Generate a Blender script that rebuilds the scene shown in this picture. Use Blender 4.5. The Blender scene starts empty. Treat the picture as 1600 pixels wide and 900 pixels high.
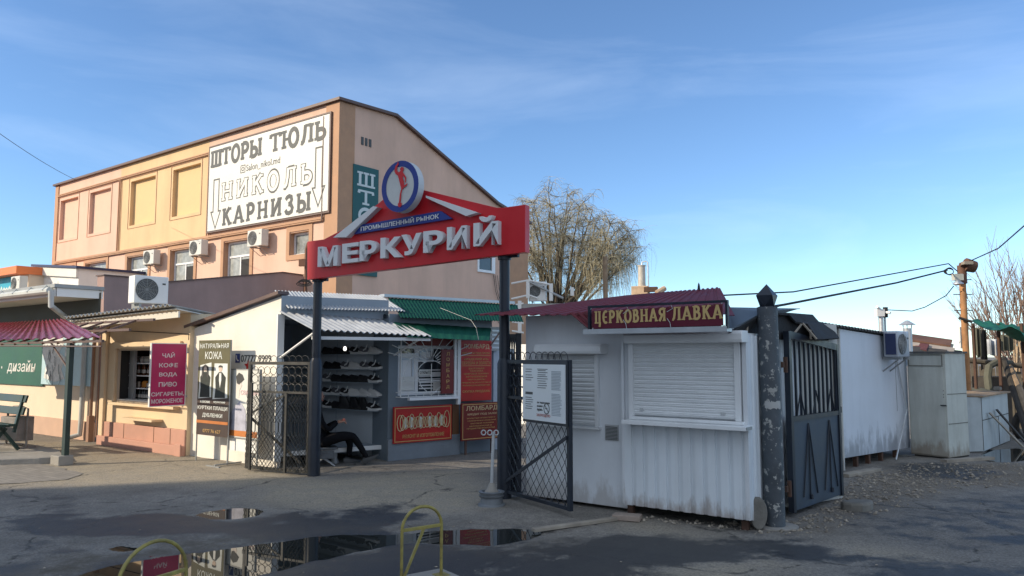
import bpy, bmesh, math, random
import numpy as np
from mathutils import Matrix, Vector
rnd = random.Random(7)
R = math.radians
scn = bpy.context.scene
COL = scn.collection

# ------------------------------------------------------------------ camera
HC = 1.65; FPX = 1200.0; PITCH = math.atan(106/1200.0)
cam_d = bpy.data.cameras.new('camera'); cam = bpy.data.objects.new('camera', cam_d); COL.objects.link(cam)
cam.location = (0, 0, HC); cam.rotation_euler = (math.pi/2+PITCH, 0, 0)
cam_d.sensor_width = 36; cam_d.lens = 36*FPX/1600; cam_d.clip_start = .05; cam_d.clip_end = 3000
scn.camera = cam
# ------------------------------------------------------------------ sun, sky, exposure
SUN_DIR = Vector((-.955, -.296, 0)).normalized(); EL = R(26)
SUN_STRENGTH = 3.4; SKY_STRENGTH = .129; EXPOSURE = 0.62
sun_d = bpy.data.lights.new('sun', 'SUN'); sun = bpy.data.objects.new('sun', sun_d); COL.objects.link(sun)
sun_d.energy = SUN_STRENGTH; sun_d.angle = R(.53); sun_d.color = (1, .86, .66)
to_sun = Vector((SUN_DIR.x*math.cos(EL), SUN_DIR.y*math.cos(EL), math.sin(EL)))
sun.rotation_euler = to_sun.to_track_quat('Z', 'Y').to_euler(); sun.location = (-30, -10, 30)
world = bpy.data.worlds.new('World'); scn.world = world; world.use_nodes = True
def build_world():
    nt = world.node_tree; n = nt.nodes; n.clear(); L = nt.links
    out = n.new('ShaderNodeOutputWorld'); bg = n.new('ShaderNodeBackground'); bg.inputs['Strength'].default_value = SKY_STRENGTH
    sky = n.new('ShaderNodeTexSky'); sky.sky_type = 'NISHITA'; sky.sun_disc = False
    sky.sun_elevation = EL; sky.sun_rotation = math.atan2(to_sun.x, to_sun.y) % (2*math.pi)
    sky.altitude = 0; sky.air_density = .85; sky.dust_density = .1; sky.ozone_density = 2.2
    # thin cirrus streaks, drawn over the sky by direction
    tc = n.new('ShaderNodeTexCoord'); mp = n.new('ShaderNodeMapping')
    mp.inputs['Rotation'].default_value = (R(18), R(-20), R(12)); mp.inputs['Scale'].default_value = (1.2, 2.0, 6.5)
    nz = n.new('ShaderNodeTexNoise'); nz.inputs['Scale'].default_value = 1.7; nz.inputs['Detail'].default_value = 9; nz.inputs['Roughness'].default_value = .56
    nz.inputs['Distortion'].default_value = .5
    cr = n.new('ShaderNodeValToRGB'); cr.color_ramp.elements[0].position = .5; cr.color_ramp.elements[1].position = .85
    cr.color_ramp.elements[1].color = (.13, .13, .13, 1); cr.color_ramp.elements[0].color = (0, 0, 0, 1)
    mx = n.new('ShaderNodeMix'); mx.data_type = 'RGBA'; mx.inputs[7].default_value = (7.6, 8.6, 9.8, 1)
    tint = n.new('ShaderNodeMix'); tint.data_type = 'RGBA'; tint.blend_type = 'MULTIPLY'; tint.inputs[0].default_value = 1
    tint.inputs[7].default_value = (.78, .92, 1.04, 1)
    L.new(tc.outputs['Generated'], mp.inputs['Vector']); L.new(mp.outputs[0], nz.inputs['Vector']); L.new(nz.outputs['Fac'], cr.inputs[0])
    L.new(sky.outputs[0], tint.inputs[6]); L.new(cr.outputs[0], mx.inputs[0]); L.new(tint.outputs[2], mx.inputs[6])
    # unseen broad bright cloud bank, added behind the camera to lift the shaded areas
    sx = n.new('ShaderNodeVectorMath'); sx.operation = 'DOT_PRODUCT'; sx.inputs[1].default_value = (-.35, -.88, .32)
    L.new(tc.outputs['Generated'], sx.inputs[0])
    n2 = n.new('ShaderNodeTexNoise'); n2.inputs['Scale'].default_value = 2.2; n2.inputs['Detail'].default_value = 6; L.new(tc.outputs['Generated'], n2.inputs['Vector'])
    ad = n.new('ShaderNodeMath'); ad.operation = 'MULTIPLY_ADD'; ad.inputs[1].default_value = .5; L.new(n2.outputs['Fac'], ad.inputs[0]); L.new(sx.outputs['Value'], ad.inputs[2])
    cb = n.new('ShaderNodeMapRange'); cb.inputs[1].default_value = .28; cb.inputs[2].default_value = .62; L.new(ad.outputs[0], cb.inputs[0])
    m3 = n.new('ShaderNodeMix'); m3.data_type = 'RGBA'; m3.inputs[7].default_value = (3.7, 4.3, 5.2, 1); L.new(cb.outputs[0], m3.inputs[0]); L.new(mx.outputs[2], m3.inputs[6]); mx = m3
    L.new(mx.outputs[2], bg.inputs['Color']); L.new(bg.outputs[0], out.inputs[0])
build_world()
scn.view_settings.view_transform = 'Standard'; scn.view_settings.look = 'None'; scn.view_settings.exposure = EXPOSURE
scn.view_settings.gamma = 1; scn.view_settings.use_curve_mapping = False
scn.cycles.max_bounces = 6; scn.cycles.use_denoising = True

# ------------------------------------------------------------------ measuring helpers: photograph point -> place in the world
cT, sT = math.cos(PITCH), math.sin(PITCH)
def ray(px, py):
    u = (px-800)/FPX; v = (450-py)/FPX
    return Vector((u, cT-v*sT, sT+v*cT))
CAM = Vector((0, 0, HC))
def at(px, py, Y):
    d = ray(px, py); return CAM+d*(Y/d.y)
def G(px, py, z=0.):
    d = ray(px, py); return CAM+d*((z-HC)/d.z)
class Fr:
    """an upright frame: x runs along a wall, y goes into it, z is up"""
    def __init__(s, p, ang, z=None):
        s.p = Vector((p[0], p[1], z if z is not None else 0.)); s.ang = ang
        s.m = Matrix.Translation(s.p) @ Matrix.Rotation(R(ang), 4, 'Z'); s.i = s.m.inverted()
    def hit(s, px, py, axis, val):
        o = s.i @ CAM; d = (s.i.to_3x3() @ ray(px, py)); t = (val-o[axis])/d[axis]
        return o+d*t
    def f(s, px, py, y=0.):
        q = s.hit(px, py, 1, y); return q.x, q.z
    def s_(s, px, py, x=0.):
        q = s.hit(px, py, 0, x); return q.y, q.z
    def w(s, x, y, z): return s.m @ Vector((x, y, z))
    def sub(s, x, y, dang=0., z=0.):
        p = s.w(x, y, z); return Fr(p, s.ang+dang, p.z)
def ang(a, b): return math.degrees(math.atan2(b[1]-a[1], b[0]-a[0]))
W0 = Fr((0, 0), 0)

# ------------------------------------------------------------------ materials
MAT = {}
def M(name, col, rough=.7, metal=0., var=.12, vs=2.5, bump=.0, bs=60., dirt=0., dcol=(.12, .09, .07), ds=1.6, streak=False, spec=.5, col2=None, c2at=.55, c2w=.08, emit=0., foot=None):
    """plain procedural surface: base colour, slow mottling, optional stains, fine bump"""
    m = bpy.data.materials.new(name); m.use_nodes = True; nt = m.node_tree; n = nt.nodes; L = nt.links
    b = n['Principled BSDF']; b.inputs['Roughness'].default_value = rough; b.inputs['Metallic'].default_value = metal
    b.inputs['Specular IOR Level'].default_value = spec
    tc = n.new('ShaderNodeTexCoord'); src = tc.outputs['Object']
    nz = n.new('ShaderNodeTexNoise'); nz.inputs['Scale'].default_value = vs; nz.inputs['Detail'].default_value = 8; nz.inputs['Roughness'].default_value = .6
    L.new(src, nz.inputs['Vector'])
    mr = n.new('ShaderNodeMapRange'); mr.inputs[1].default_value = .3; mr.inputs[2].default_value = .7; mr.inputs[3].default_value = 1-var; mr.inputs[4].default_value = 1+var
    L.new(nz.outputs['Fac'], mr.inputs[0])
    hs = n.new('ShaderNodeHueSaturation'); hs.inputs['Color'].default_value = (*col, 1); L.new(mr.outputs[0], hs.inputs['Value'])
    cur = hs.outputs[0]
    def layer(cur, c, scale, lo, hi, amount, st):
        mp = n.new('ShaderNodeMapping'); mp.inputs['Scale'].default_value = (1, 1, .12) if st else (1, 1, 1); mp.inputs['Location'].default_value = (3.1, 7.7, 1.3)
        z2 = n.new('ShaderNodeTexNoise'); z2.inputs['Scale'].default_value = scale; z2.inputs['Detail'].default_value = 10; z2.inputs['Roughness'].default_value = .68
        L.new(src, mp.inputs['Vector']); L.new(mp.outputs[0], z2.inputs['Vector'])
        r2 = n.new('ShaderNodeMapRange'); r2.inputs[1].default_value = lo; r2.inputs[2].default_value = hi; r2.inputs[3].default_value = 0; r2.inputs[4].default_value = amount
        L.new(z2.outputs['Fac'], r2.inputs[0])
        mx = n.new('ShaderNodeMix'); mx.data_type = 'RGBA'; L.new(r2.outputs[0], mx.inputs[0]); L.new(cur, mx.inputs[6]); mx.inputs[7].default_value = (*c, 1)
        return mx.outputs[2]
    if col2: cur = layer(cur, col2, ds*2.2, c2at, c2at+c2w, 1., False)
    if dirt: cur = layer(cur, dcol, ds, .45, .75, dirt, streak)
    if foot:                                             # patchy rust or splash stains low on a panel
        fc, fz0, fz1, fa = foot; sp = n.new('ShaderNodeSeparateXYZ'); L.new(src, sp.inputs[0])
        z4 = n.new('ShaderNodeTexNoise'); z4.inputs['Scale'].default_value = 5; z4.inputs['Detail'].default_value = 9; z4.inputs['Roughness'].default_value = .7; mp = n.new('ShaderNodeMapping'); mp.inputs['Scale'].default_value = (1.3, 1.3, .45); L.new(src, mp.inputs[0]); L.new(mp.outputs[0], z4.inputs['Vector'])
        r4 = n.new('ShaderNodeMapRange'); r4.inputs[1].default_value = fz0; r4.inputs[2].default_value = fz1; r4.inputs[3].default_value = .34; r4.inputs[4].default_value = -.15; L.new(sp.outputs['Z'], r4.inputs[0])
        a4 = n.new('ShaderNodeMath'); a4.operation = 'ADD'; L.new(r4.outputs[0], a4.inputs[0]); L.new(z4.outputs['Fac'], a4.inputs[1])
        r5 = n.new('ShaderNodeMapRange'); r5.inputs[1].default_value = .58; r5.inputs[2].default_value = .78; r5.inputs[4].default_value = fa; L.new(a4.outputs[0], r5.inputs[0])
        mx = n.new('ShaderNodeMix'); mx.data_type = 'RGBA'; L.new(r5.outputs[0], mx.inputs[0]); L.new(cur, mx.inputs[6]); mx.inputs[7].default_value = (*fc, 1); cur = mx.outputs[2]
    L.new(cur, b.inputs['Base Color'])
    rr = n.new('ShaderNodeMapRange'); rr.inputs[1].default_value = .3; rr.inputs[2].default_value = .7
    rr.inputs[3].default_value = max(.02, rough-.09); rr.inputs[4].default_value = min(1, rough+.09); L.new(nz.outputs['Fac'], rr.inputs[0]); L.new(rr.outputs[0], b.inputs['Roughness'])
    if bump:
        z3 = n.new('ShaderNodeTexNoise'); z3.inputs['Scale'].default_value = bs; z3.inputs['Detail'].default_value = 5; L.new(src, z3.inputs['Vector'])
        bp = n.new('ShaderNodeBump'); bp.inputs['Strength'].default_value = bump; bp.inputs['Distance'].default_value = .02; L.new(z3.outputs['Fac'], bp.inputs['Height']); L.new(bp.outputs[0], b.inputs['Normal'])
    if emit:
        b.inputs['Emission Color'].default_value = (*col, 1); b.inputs['Emission Strength'].default_value = emit
    MAT[name] = m; return m

# ------------------------------------------------------------------ mesh builder
class MB:
    def __init__(s, fr=None): s.fr = fr or W0; s.v = []; s.f = []; s.smooth = False
    def add(s, vs, fs, xf=None):
        o = len(s.v)
        s.v += [(xf @ Vector(p)) if xf is not None else Vector(p) for p in vs]; s.f += [[i+o for i in f] for f in fs]; return s
    def box(s, x0, x1, y0, y1, z0, z1, xf=None):
        v = [(x, y, z) for z in (z0, z1) for y in (y0, y1) for x in (x0, x1)]
        return s.add(v, [[0, 2, 3, 1], [4, 5, 7, 6], [0, 1, 5, 4], [2, 6, 7, 3], [0, 4, 6, 2], [1, 3, 7, 5]], xf)
    def quad(s, a, b, c, d): return s.add([a, b, c, d], [[0, 1, 2, 3]])
    def slab(s, a, b, c, d, t):
        a, b, c, d = map(Vector, (a, b, c, d)); n = (b-a).cross(d-a).normalized()*t
        v = [a, b, c, d, a-n, b-n, c-n, d-n]
        return s.add(v, [[0, 1, 2, 3], [7, 6, 5, 4], [0, 4, 5, 1], [1, 5, 6, 2], [2, 6, 7, 3], [3, 7, 4, 0]])
    def prism(s, poly, y0, y1, axis='y'):
        n = len(poly)
        def P(p, h):
            return (p[0], h, p[1]) if axis == 'y' else ((h, p[0], p[1]) if axis == 'x' else (p[0], p[1], h))
        v = [P(p, y0) for p in poly]+[P(p, y1) for p in poly]
        return s.add(v, [list(range(n)), list(range(2*n-1, n-1, -1))]+[[i, i+n, (i+1) % n+n, (i+1) % n] for i in range(n)])
    def tube(s, pts, r, n=8, closed=False, cap=True):
        pts = [Vector(p) for p in pts]; N = len(pts); rs = r if isinstance(r, (list, tuple)) else [r]*N
        vs = []; fs = []; prev = None
        for i, p in enumerate(pts):
            a = pts[i-1] if (i > 0 or closed) else p; b = pts[(i+1) % N] if (i < N-1 or closed) else p
            t = (b-a)
            t = t.normalized() if t.length > 1e-9 else Vector((0, 0, 1))
            if prev is None: u = t.orthogonal().normalized()
            else:
                u = prev-t*prev.dot(t); u = u.normalized() if u.length > 1e-6 else t.orthogonal().normalized()
            prev = u; w = t.cross(u)
            for k in range(n):
                th = 2*math.pi*(k+.5)/n; vs.append(p+(u*math.cos(th)+w*math.sin(th))*rs[i])
        for i in range(N if closed else N-1):
            j = (i+1) % N
            for k in range(n):
                l = (k+1) % n; fs.append([i*n+k, i*n+l, j*n+l, j*n+k])
        if cap and not closed: fs += [list(range(n-1, -1, -1)), [(N-1)*n+k for k in range(n)]]
        return s.add(vs, fs)
    def lathe(s, prof, n=16, c=(0, 0, 0)):
        vs = []; fs = []
        for r, z in prof:
            for k in range(n):
                th = 2*math.pi*k/n; vs.append((c[0]+r*math.cos(th), c[1]+r*math.sin(th), c[2]+z))
        for i in range(len(prof)-1):
            for k in range(n):
                l = (k+1) % n; fs.append([i*n+k, i*n+l, (i+1)*n+l, (i+1)*n+k])
        fs += [list(range(n-1, -1, -1)), [(len(prof)-1)*n+k for k in range(n)]]
        return s.add(vs, fs)
    def sheet(s, a, b, c, d, waves, amp, t=.004, kind='sin', nv=1, sag=0., tile=0):
        """corrugated sheet: waves run along a->b; a,b back edge, d,c front edge"""
        a, b, c, d = map(Vector, (a, b, c, d)); nrm = (b-a).cross(d-a).normalized()
        if nrm.z < 0: nrm = -nrm
        per = 6 if kind == 'sin' else 4; nu = waves*per; vs = []; fs = []
        us = []
        for i in range(nu+1):
            if kind == 'sin': us.append((i/nu, math.sin(2*math.pi*i/per)))
            else:
                k = i % 4; us.append(((i//4+[0, .12, .5, .62][k])/waves, [-1, 1, 1, -1][k]))
        for off in (0, -t):
            for j in range(nv+1):
                v = j/nv
                for u, h in us:
                    p = (a*(1-u)+b*u)*(1-v)+(d*(1-u)+c*u)*v
                    st = 0.
                    if tile: st = -.018*((v*tile) % 1.)+.009
                    vs.append(p+nrm*(h*amp+off+st)+Vector((0, 0, -sag*math.sin(math.pi*v))))
        W = len(us); o = W*(nv+1)
        for j in range(nv):
            for i in range(W-1):
                q = [j*W+i, j*W+i+1, (j+1)*W+i+1, (j+1)*W+i]; fs.append(q); fs.append([o+x for x in reversed(q)])
        for i in range(W-1):
            fs.append([i, o+i, o+i+1, i+1]); k = nv*W+i; fs.append([k, k+1, o+k+1, o+k])
        for j in range(nv):
            k = j*W; fs.append([k, k+W, o+k+W, o+k]); k = j*W+W-1; fs.append([k, o+k, o+k+W, k+W])
        return s.add(vs, fs)
    def holes(s, x0, x1, z0, z1, hs, y=0., dep=.15):
        """wall skin in the xz plane with rectangular openings and reveals"""
        xs = sorted({x0, x1, *[h[0] for h in hs], *[h[1] for h in hs]}); zs = sorted({z0, z1, *[h[2] for h in hs], *[h[3] for h in hs]})
        for i in range(len(xs)-1):
            for j in range(len(zs)-1):
                cx, cz = (xs[i]+xs[i+1])/2, (zs[j]+zs[j+1])/2
                if any(h[0] < cx < h[1] and h[2] < cz < h[3] for h in hs): continue
                s.quad((xs[i], y, zs[j]), (xs[i+1], y, zs[j]), (xs[i+1], y, zs[j+1]), (xs[i], y, zs[j+1]))
        for a, b, c, d in hs:
            e = y+dep
            s.quad((a, y, c), (a, e, c), (a, e, d), (a, y, d)); s.quad((b, y, c), (b, y, d), (b, e, d), (b, e, c))
            s.quad((a, y, d), (a, e, d), (b, e, d), (b, y, d)); s.quad((a, y, c), (b, y, c), (b, e, c), (a, e, c))
        return s
    def frame(s, x0, x1, z0, z1, w, y0, y1):
        s.box(x0, x1, y0, y1, z0, z0+w); s.box(x0, x1, y0, y1, z1-w, z1)
        s.box(x0, x0+w, y0, y1, z0+w, z1-w); return s.box(x1-w, x1, y0, y1, z0+w, z1-w)
    def text(s, body, x0, x1, z0, z1, y0, y1, bold=0., res=3, shear=0., italic=0.):
        """lettering fitted to a box on the xz plane; y0 is its face, y1 its back"""
        c = bpy.data.curves.new('lettering', 'FONT'); c.body = body; c.extrude = .5; c.offset = bold; c.resolution_u = res; c.shear = italic
        o = bpy.data.objects.new('lettering', c); m = o.to_mesh()
        P = np.array([v.co[:] for v in m.vertices]); fs = [list(p.vertices) for p in m.polygons]
        o.to_mesh_clear(); bpy.data.objects.remove(o); bpy.data.curves.remove(c)
        lo = P.min(0); hi = P.max(0); q = (P-lo)/(hi-lo)
        X = x0+q[:, 0]*(x1-x0); Z = z0+q[:, 1]*(z1-z0)+shear*q[:, 0]; Y = y1+(y0-y1)*q[:, 2]
        return s.add([tuple(t) for t in np.stack([X, Y, Z], 1)], fs)
    def ribbon(s, pts, w, y, closed=False, back=None):
        P = [Vector((p[0], p[1])) for p in pts]; N = len(P); L = []; Rr = []
        for i in range(N):
            a = P[i-1] if (i > 0 or closed) else None; b = P[(i+1) % N] if (i < N-1 or closed) else None
            d1 = (P[i]-a).normalized() if a is not None else None; d2 = (b-P[i]).normalized() if b is not None else None
            d1 = d1 or d2; d2 = d2 or d1
            n1 = Vector((-d1.y, d1.x)); n2 = Vector((-d2.y, d2.x)); n = n1+n2
            n = n.normalized() if n.length > 1e-6 else n1
            k = min(1/max(.3, n.dot(n1)), 1.8); L.append(P[i]+n*(w/2*k)); Rr.append(P[i]-n*(w/2*k))
        v = [(p.x, y, p.y) for p in L]+[(p.x, y, p.y) for p in Rr]
        f = [[i, (i+1) % N, (i+1) % N+N, i+N] for i in range(N if closed else N-1)]
        return s.add(v, f)
    def build(s, name, mat, parent=None, top=None, smooth=False, bevel=0., kind=None, label=None):
        """link as ONE mesh object; parent: a thing or part; top: frame of a thing that is a single mesh"""
        me = bpy.data.meshes.new(name)
        if parent is not None:
            r = parent
            while r.parent: r = r.parent
            inv = r.matrix_basis.inverted()
        else: inv = top.i if top else Matrix()
        xf = inv @ s.fr.m
        me.from_pydata([tuple(xf @ p) for p in s.v], [], s.f); me.materials.append(MAT[mat] if isinstance(mat, str) else mat)
        bm = bmesh.new(); bm.from_mesh(me); bmesh.ops.recalc_face_normals(bm, faces=bm.faces)
        bm.to_mesh(me); bm.free()
        o = bpy.data.objects.new(name, me); COL.objects.link(o)
        if parent is not None: o.parent = parent
        elif top: o.matrix_basis = top.m
        if smooth:
            for p in me.polygons: p.use_smooth = True
            if smooth == 'auto': 
                try: me.set_sharp_from_angle(angle=R(40))
                except Exception: pass
        if bevel:
            md = o.modifiers.new('bevel', 'BEVEL'); md.width = bevel; md.segments = 2; md.limit_method = 'ANGLE'; md.angle_limit = R(50)
        if kind: o['kind'] = kind
        if label: o['label'] = label
        return o
def thing(name, fr, label, cat, group=None):
    o = bpy.data.objects.new(name, None); COL.objects.link(o); o.empty_display_size = .2; o.matrix_basis = fr.m
    o['label'] = label; o['category'] = cat
    if group: o['group'] = group
    return o
def tag(o, label, cat, group=None):
    o['label'] = label; o['category'] = cat
    if group: o['group'] = group
    return o
def dup(root, fr, label, group=None):
    r = root.copy(); COL.objects.link(r); r.matrix_basis = fr.m; r['label'] = label
    if group: r['group'] = group
    for ch in list(root.children):
        c = ch.copy(); COL.objects.link(c); c.parent = r
        for g in list(ch.children):
            d = g.copy(); COL.objects.link(d); d.parent = c
    return r
# ------------------------------------------------------------------ brush lettering drawn as strokes
def ell(cx, cz, rx, rz, a0=0, a1=360, n=18):
    return [(cx+rx*math.cos(R(a0+(a1-a0)*i/n)), cz+rz*math.sin(R(a0+(a1-a0)*i/n))) for i in range(n+1)]
GL = {
 'Ш': (.95, [[(.13, 0), (.13, 1)], [(.47, 0), (.47, 1)], [(.82, 0), (.82, 1)], [(.13, .06), (.82, .06)]]),
 'Т': (.78, [[(.39, 0), (.39, .94)], [(.06, .94), (.72, .94)], [(.08, .98), (.06, .76)], [(.70, .98), (.72, .76)]]),
 'О': (.82, [ell(.41, .5, .3, .47)]),
 'Р': (.72, [[(.16, 0), (.16, 1)], [(.16, .95)]+ell(.36, .7, .24, .25, 90, -90, 10)+[(.16, .45)]]),
 'Ы': (1.02, [[(.16, 0), (.16, 1)], [(.16, .53)]+ell(.38, .29, .22, .24, 90, -90, 10)+[(.16, .05)], [(.86, 0), (.86, 1)]]),
 'Ю': (1.15, [[(.15, 0), (.15, 1)], [(.15, .5), (.5, .5)], ell(.77, .5, .27, .47)]),
 'Л': (.86, [[(.68, 0), (.68, 1)], [(.3, .95), (.68, .95)], [(.32, 1), (.29, .5), (.22, .15), (.14, .06), (.06, .08)]]),
 'Ь': (.72, [[(.16, 0), (.16, 1)], [(.16, .55)]+ell(.37, .3, .25, .25, 90, -90, 10)+[(.16, .05)]]),
 'Н': (.86, [[(.16, 0), (.16, 1)], [(.68, 0), (.68, 1)], [(.16, .5), (.68, .5)]]),
 'И': (.86, [[(.16, 0), (.16, 1)], [(.68, 0), (.68, 1)], [(.16, .08), (.68, .92)]]),
 'К': (.8, [[(.16, 0), (.16, 1)], [(.17, .45), (.62, 1)], [(.34, .62), (.68, 0)]]),
 'А': (.86, [[(.1, 0), (.42, 1)], [(.42, 1), (.76, 0)], [(.2, .3), (.64, .3)]]),
 'З': (.7, [[(.1, .78), (.18, .9), (.34, .96), (.5, .9), (.54, .74), (.46, .58), (.3, .53)], [(.3, .53), (.5, .48), (.6, .3), (.54, .11), (.36, .04), (.18, .08), (.08, .24)]]),
 'Ц': (.8, [[(.16, 0), (.16, 1)], [(.58, 0), (.58, 1)], [(.16, .05), (.7, .05)], [(.66, .08), (.6, -.28)]]),
 'Е': (.62, [ell(.36, .5, .25, .46, 55, 305, 16), [(.14, .5), (.5, .5)]]),
 'В': (.72, [[(.16, 0), (.16, 1)], [(.16, .95)]+ell(.33, .75, .2, .2, 90, -90, 8)+[(.16, .55)], [(.2, .55)]+ell(.36, .3, .24, .25, 90, -90, 10)+[(.16, .05)]]),
 'Я': (.78, [[(.6, 0), (.6, 1)], [(.6, .95)]+ell(.38, .72, .23, .23, 90, 270, 10)+[(.6, .49)], [(.42, .49), (.12, 0)]]),
}
def stroke_text(mb, body, x0, x1, z0, z1, y, w, slab=.16, step=.0011, thin=None, slabw=.6, gap=0.):
    tot = sum(GL[c][0]+gap if c != ' ' else .5 for c in body)-gap; kx = (x1-x0)/tot; kz = z1-z0; x = x0
    for c in body:
        if c == ' ': x += .5*kx; continue
        gw, ss = GL[c]; k = 0
        for st in ss:
            pts = [(x+p[0]*kx, z0+p[1]*kz) for p in st]; closed = abs(st[0][0]-st[-1][0])+abs(st[0][1]-st[-1][1]) < 1e-3 and len(st) > 4
            if closed: pts = pts[:-1]
            dx, dz = abs(st[-1][0]-st[0][0]), abs(st[-1][1]-st[0][1])
            ww = w*(thin if (thin and dz < .2 and dx > .1) else 1.)
            mb.ribbon(pts, ww, y-k*step, closed); k += 1
            if closed or len(st) > 2 or dz < .55 or c in 'ТЦ' and dz < .5: continue
            for p in (st[0], st[-1]):
                if p[1] in (0, 1) and slab and not (c == 'А' and p[1] == 1):
                    zz = z0+p[1]*kz+(w*slabw*.5 if p[1] == 0 else -w*slabw*.5); xx = x+p[0]*kx
                    mb.ribbon([(xx-slab*kx, zz), (xx+slab*kx, zz)], w*slabw, y-k*step); k += 1
        x += (gw+gap)*kx
    return mb
# ================================================================== ground
def vnoise(x, y, seed=0):
    xi = np.floor(x).astype(int); yi = np.floor(y).astype(int); fx = x-xi; fy = y-yi
    fx = fx*fx*(3-2*fx); fy = fy*fy*(3-2*fy)
    def h(a, b):
        n = (a*374761393+b*668265263+seed*1442695041) & 0x7fffffff; n = ((n ^ (n >> 13))*1274126177) & 0x7fffffff
        return ((n ^ (n >> 16)) & 0xffff)/65535.
    return (h(xi, yi)*(1-fx)+h(xi+1, yi)*fx)*(1-fy)+(h(xi, yi+1)*(1-fx)+h(xi+1, yi+1)*fx)*fy
def fbm(x, y, seed=0, o=4):
    t = 0; a = .5; f = 1.
    for i in range(o): t = t+a*vnoise(x*f, y*f, seed+i); a *= .5; f *= 2.1
    return t
def inpoly(x, y, poly):
    r = np.zeros(x.shape, bool); n = len(poly)
    for i in range(n):
        x1, y1 = poly[i]; x2, y2 = poly[(i+1) % n]
        if y1 == y2: continue
        r ^= ((y1 > y) != (y2 > y)) & (x < (x2-x1)*(y-y1)/(y2-y1)+x1)
    return r
def gp(pts): return [tuple(G(*p)[:2]) for p in pts]
GX0, GX1, GY0, GY1, GS = -11., 11., 2.6, 17., .045
gx = np.arange(GX0, GX1+1e-6, GS); gy = np.arange(GY0, GY1+1e-6, GS); NX, NY = len(gx), len(gy)
XX, YY = np.meshgrid(gx, gy)
def blur(a, k):
    for ax in (0, 1):
        for _ in range(2):
            c = np.cumsum(np.pad(a, [(k+1, k) if i == ax else (0, 0) for i in (0, 1)], mode='edge'), axis=ax)
            a = (np.take(c, range(2*k+1, c.shape[ax]), ax)-np.take(c, range(0, c.shape[ax]-2*k-1), ax))/(2*k+1)
    return a
wob = (fbm(XX*1.9, YY*1.9, 5, 6)-.47)*.8; wob2 = (fbm(XX*1.9, YY*1.9, 55, 6)-.47)*.8
def mask(polys, k=2, w=1.):
    a = np.zeros(XX.shape)
    for p in polys: a = np.maximum(a, inpoly(XX+wob*w, YY+wob2*w, gp(p)).astype(float))
    return blur(a, k)
PUD_MAIN = [(90, 905), (150, 893), (205, 878), (250, 868), (300, 866), (345, 858), (400, 850), (467, 840), (550, 832), (640, 832), (705, 824), (780, 823), (846, 822), (842, 832), (800, 846), (765, 853), (712, 851), (640, 846), (575, 856), (500, 873), (400, 895), (370, 915), (330, 960), (120, 960)]
PUD_FAR = [(308, 800), (330, 795), (375, 793), (408, 795), (402, 805), (370, 809), (330, 808)]
PUD_MID = [(163, 856), (185, 849), (216, 852), (232, 860), (205, 863), (178, 862)]
PUD_TINY = [(186, 829), (205, 826), (222, 825), (214, 831), (196, 832)]
PUD_ALLEY = [(1535, 722), (1552, 703), (1600, 700), (1620, 712), (1585, 722)]
PUD_FEET = [(835, 862), (850, 857), (880, 862), (905, 871), (880, 877), (846, 872)]
water = mask([PUD_MAIN, PUD_FAR, PUD_MID, PUD_TINY, PUD_ALLEY], 2, .35)
WET = [[(40, 800), (60, 775), (110, 768), (165, 774), (160, 790), (150, 805), (120, 815), (90, 806)], [(60, 815), (130, 808), (160, 800), (150, 826), (100, 835), (60, 832)],
       [(180, 812), (215, 800), (255, 804), (285, 812), (340, 815), (400, 815), (470, 800), (545, 792), (580, 800), (620, 815), (600, 830), (480, 842), (400, 848), (300, 845), (240, 835), (180, 825)],
       [(0, 848), (60, 845), (130, 855), (180, 870), (120, 890), (60, 905), (0, 905)], [(0, 865), (60, 850), (130, 860), (120, 900), (0, 930)],
       [(560, 792), (640, 778), (690, 775), (655, 785), (690, 793), (670, 800), (640, 795), (600, 793)],
       [(560, 862), (640, 852), (720, 856), (790, 852), (850, 838), (960, 835), (1100, 838), (1175, 842), (1130, 855), (1050, 862), (1000, 880), (900, 905), (860, 960), (600, 960), (520, 920), (500, 890)],
       [(400, 900), (500, 880), (560, 868), (620, 880), (600, 960), (380, 960)],
       [(1040, 870), (1150, 850), (1260, 855), (1300, 870), (1200, 880), (1090, 885)], [(1330, 880), (1420, 868), (1560, 878), (1700, 870), (1700, 960), (1400, 960)],
       [(1400, 738), (1440, 722), (1540, 728), (1580, 740), (1500, 752), (1420, 748)]]
WET_SOFT = [[(1300, 800), (1420, 785), (1600, 765), (1750, 770), (1750, 855), (1560, 862), (1400, 848), (1290, 828)]]
wet = np.maximum(mask(WET_SOFT, 9, 2.)*(.30+.45*fbm(XX*3, YY*3, 91)), np.maximum(mask(WET, 4, 1.5)*(.56+.56*fbm(XX*2.2, YY*2.2, 11))+np.clip(fbm(XX*.9, YY*2.0, 77, 5)-.52, 0, 1)*3.2*np.clip((9.3-YY)/1.2, 0, 1), mask([PUD_MAIN, PUD_FAR, PUD_MID, PUD_TINY], 6, .6)*1.1))
PALE = [[(-100, 688), (140, 690), (300, 715), (480, 742), (420, 760), (200, 762), (0, 760), (-100, 760)], [(880, 890), (960, 882), (1060, 880), (1200, 884), (1240, 880), (1200, 960), (860, 960)], [(1260, 846), (1320, 850), (1420, 858), (1520, 874), (1460, 880), (1380, 876), (1330, 866)], [(1080, 848), (1125, 846), (1150, 850), (1120, 856), (1090, 853)],  # first outline follows the sunlit strip: warm light put into the ground colour
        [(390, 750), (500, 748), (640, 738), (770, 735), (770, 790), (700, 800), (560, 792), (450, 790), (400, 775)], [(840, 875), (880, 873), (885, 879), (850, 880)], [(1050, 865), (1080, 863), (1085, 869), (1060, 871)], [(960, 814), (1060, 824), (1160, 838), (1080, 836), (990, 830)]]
pale = mask(PALE, 4, 1.2)
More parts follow.
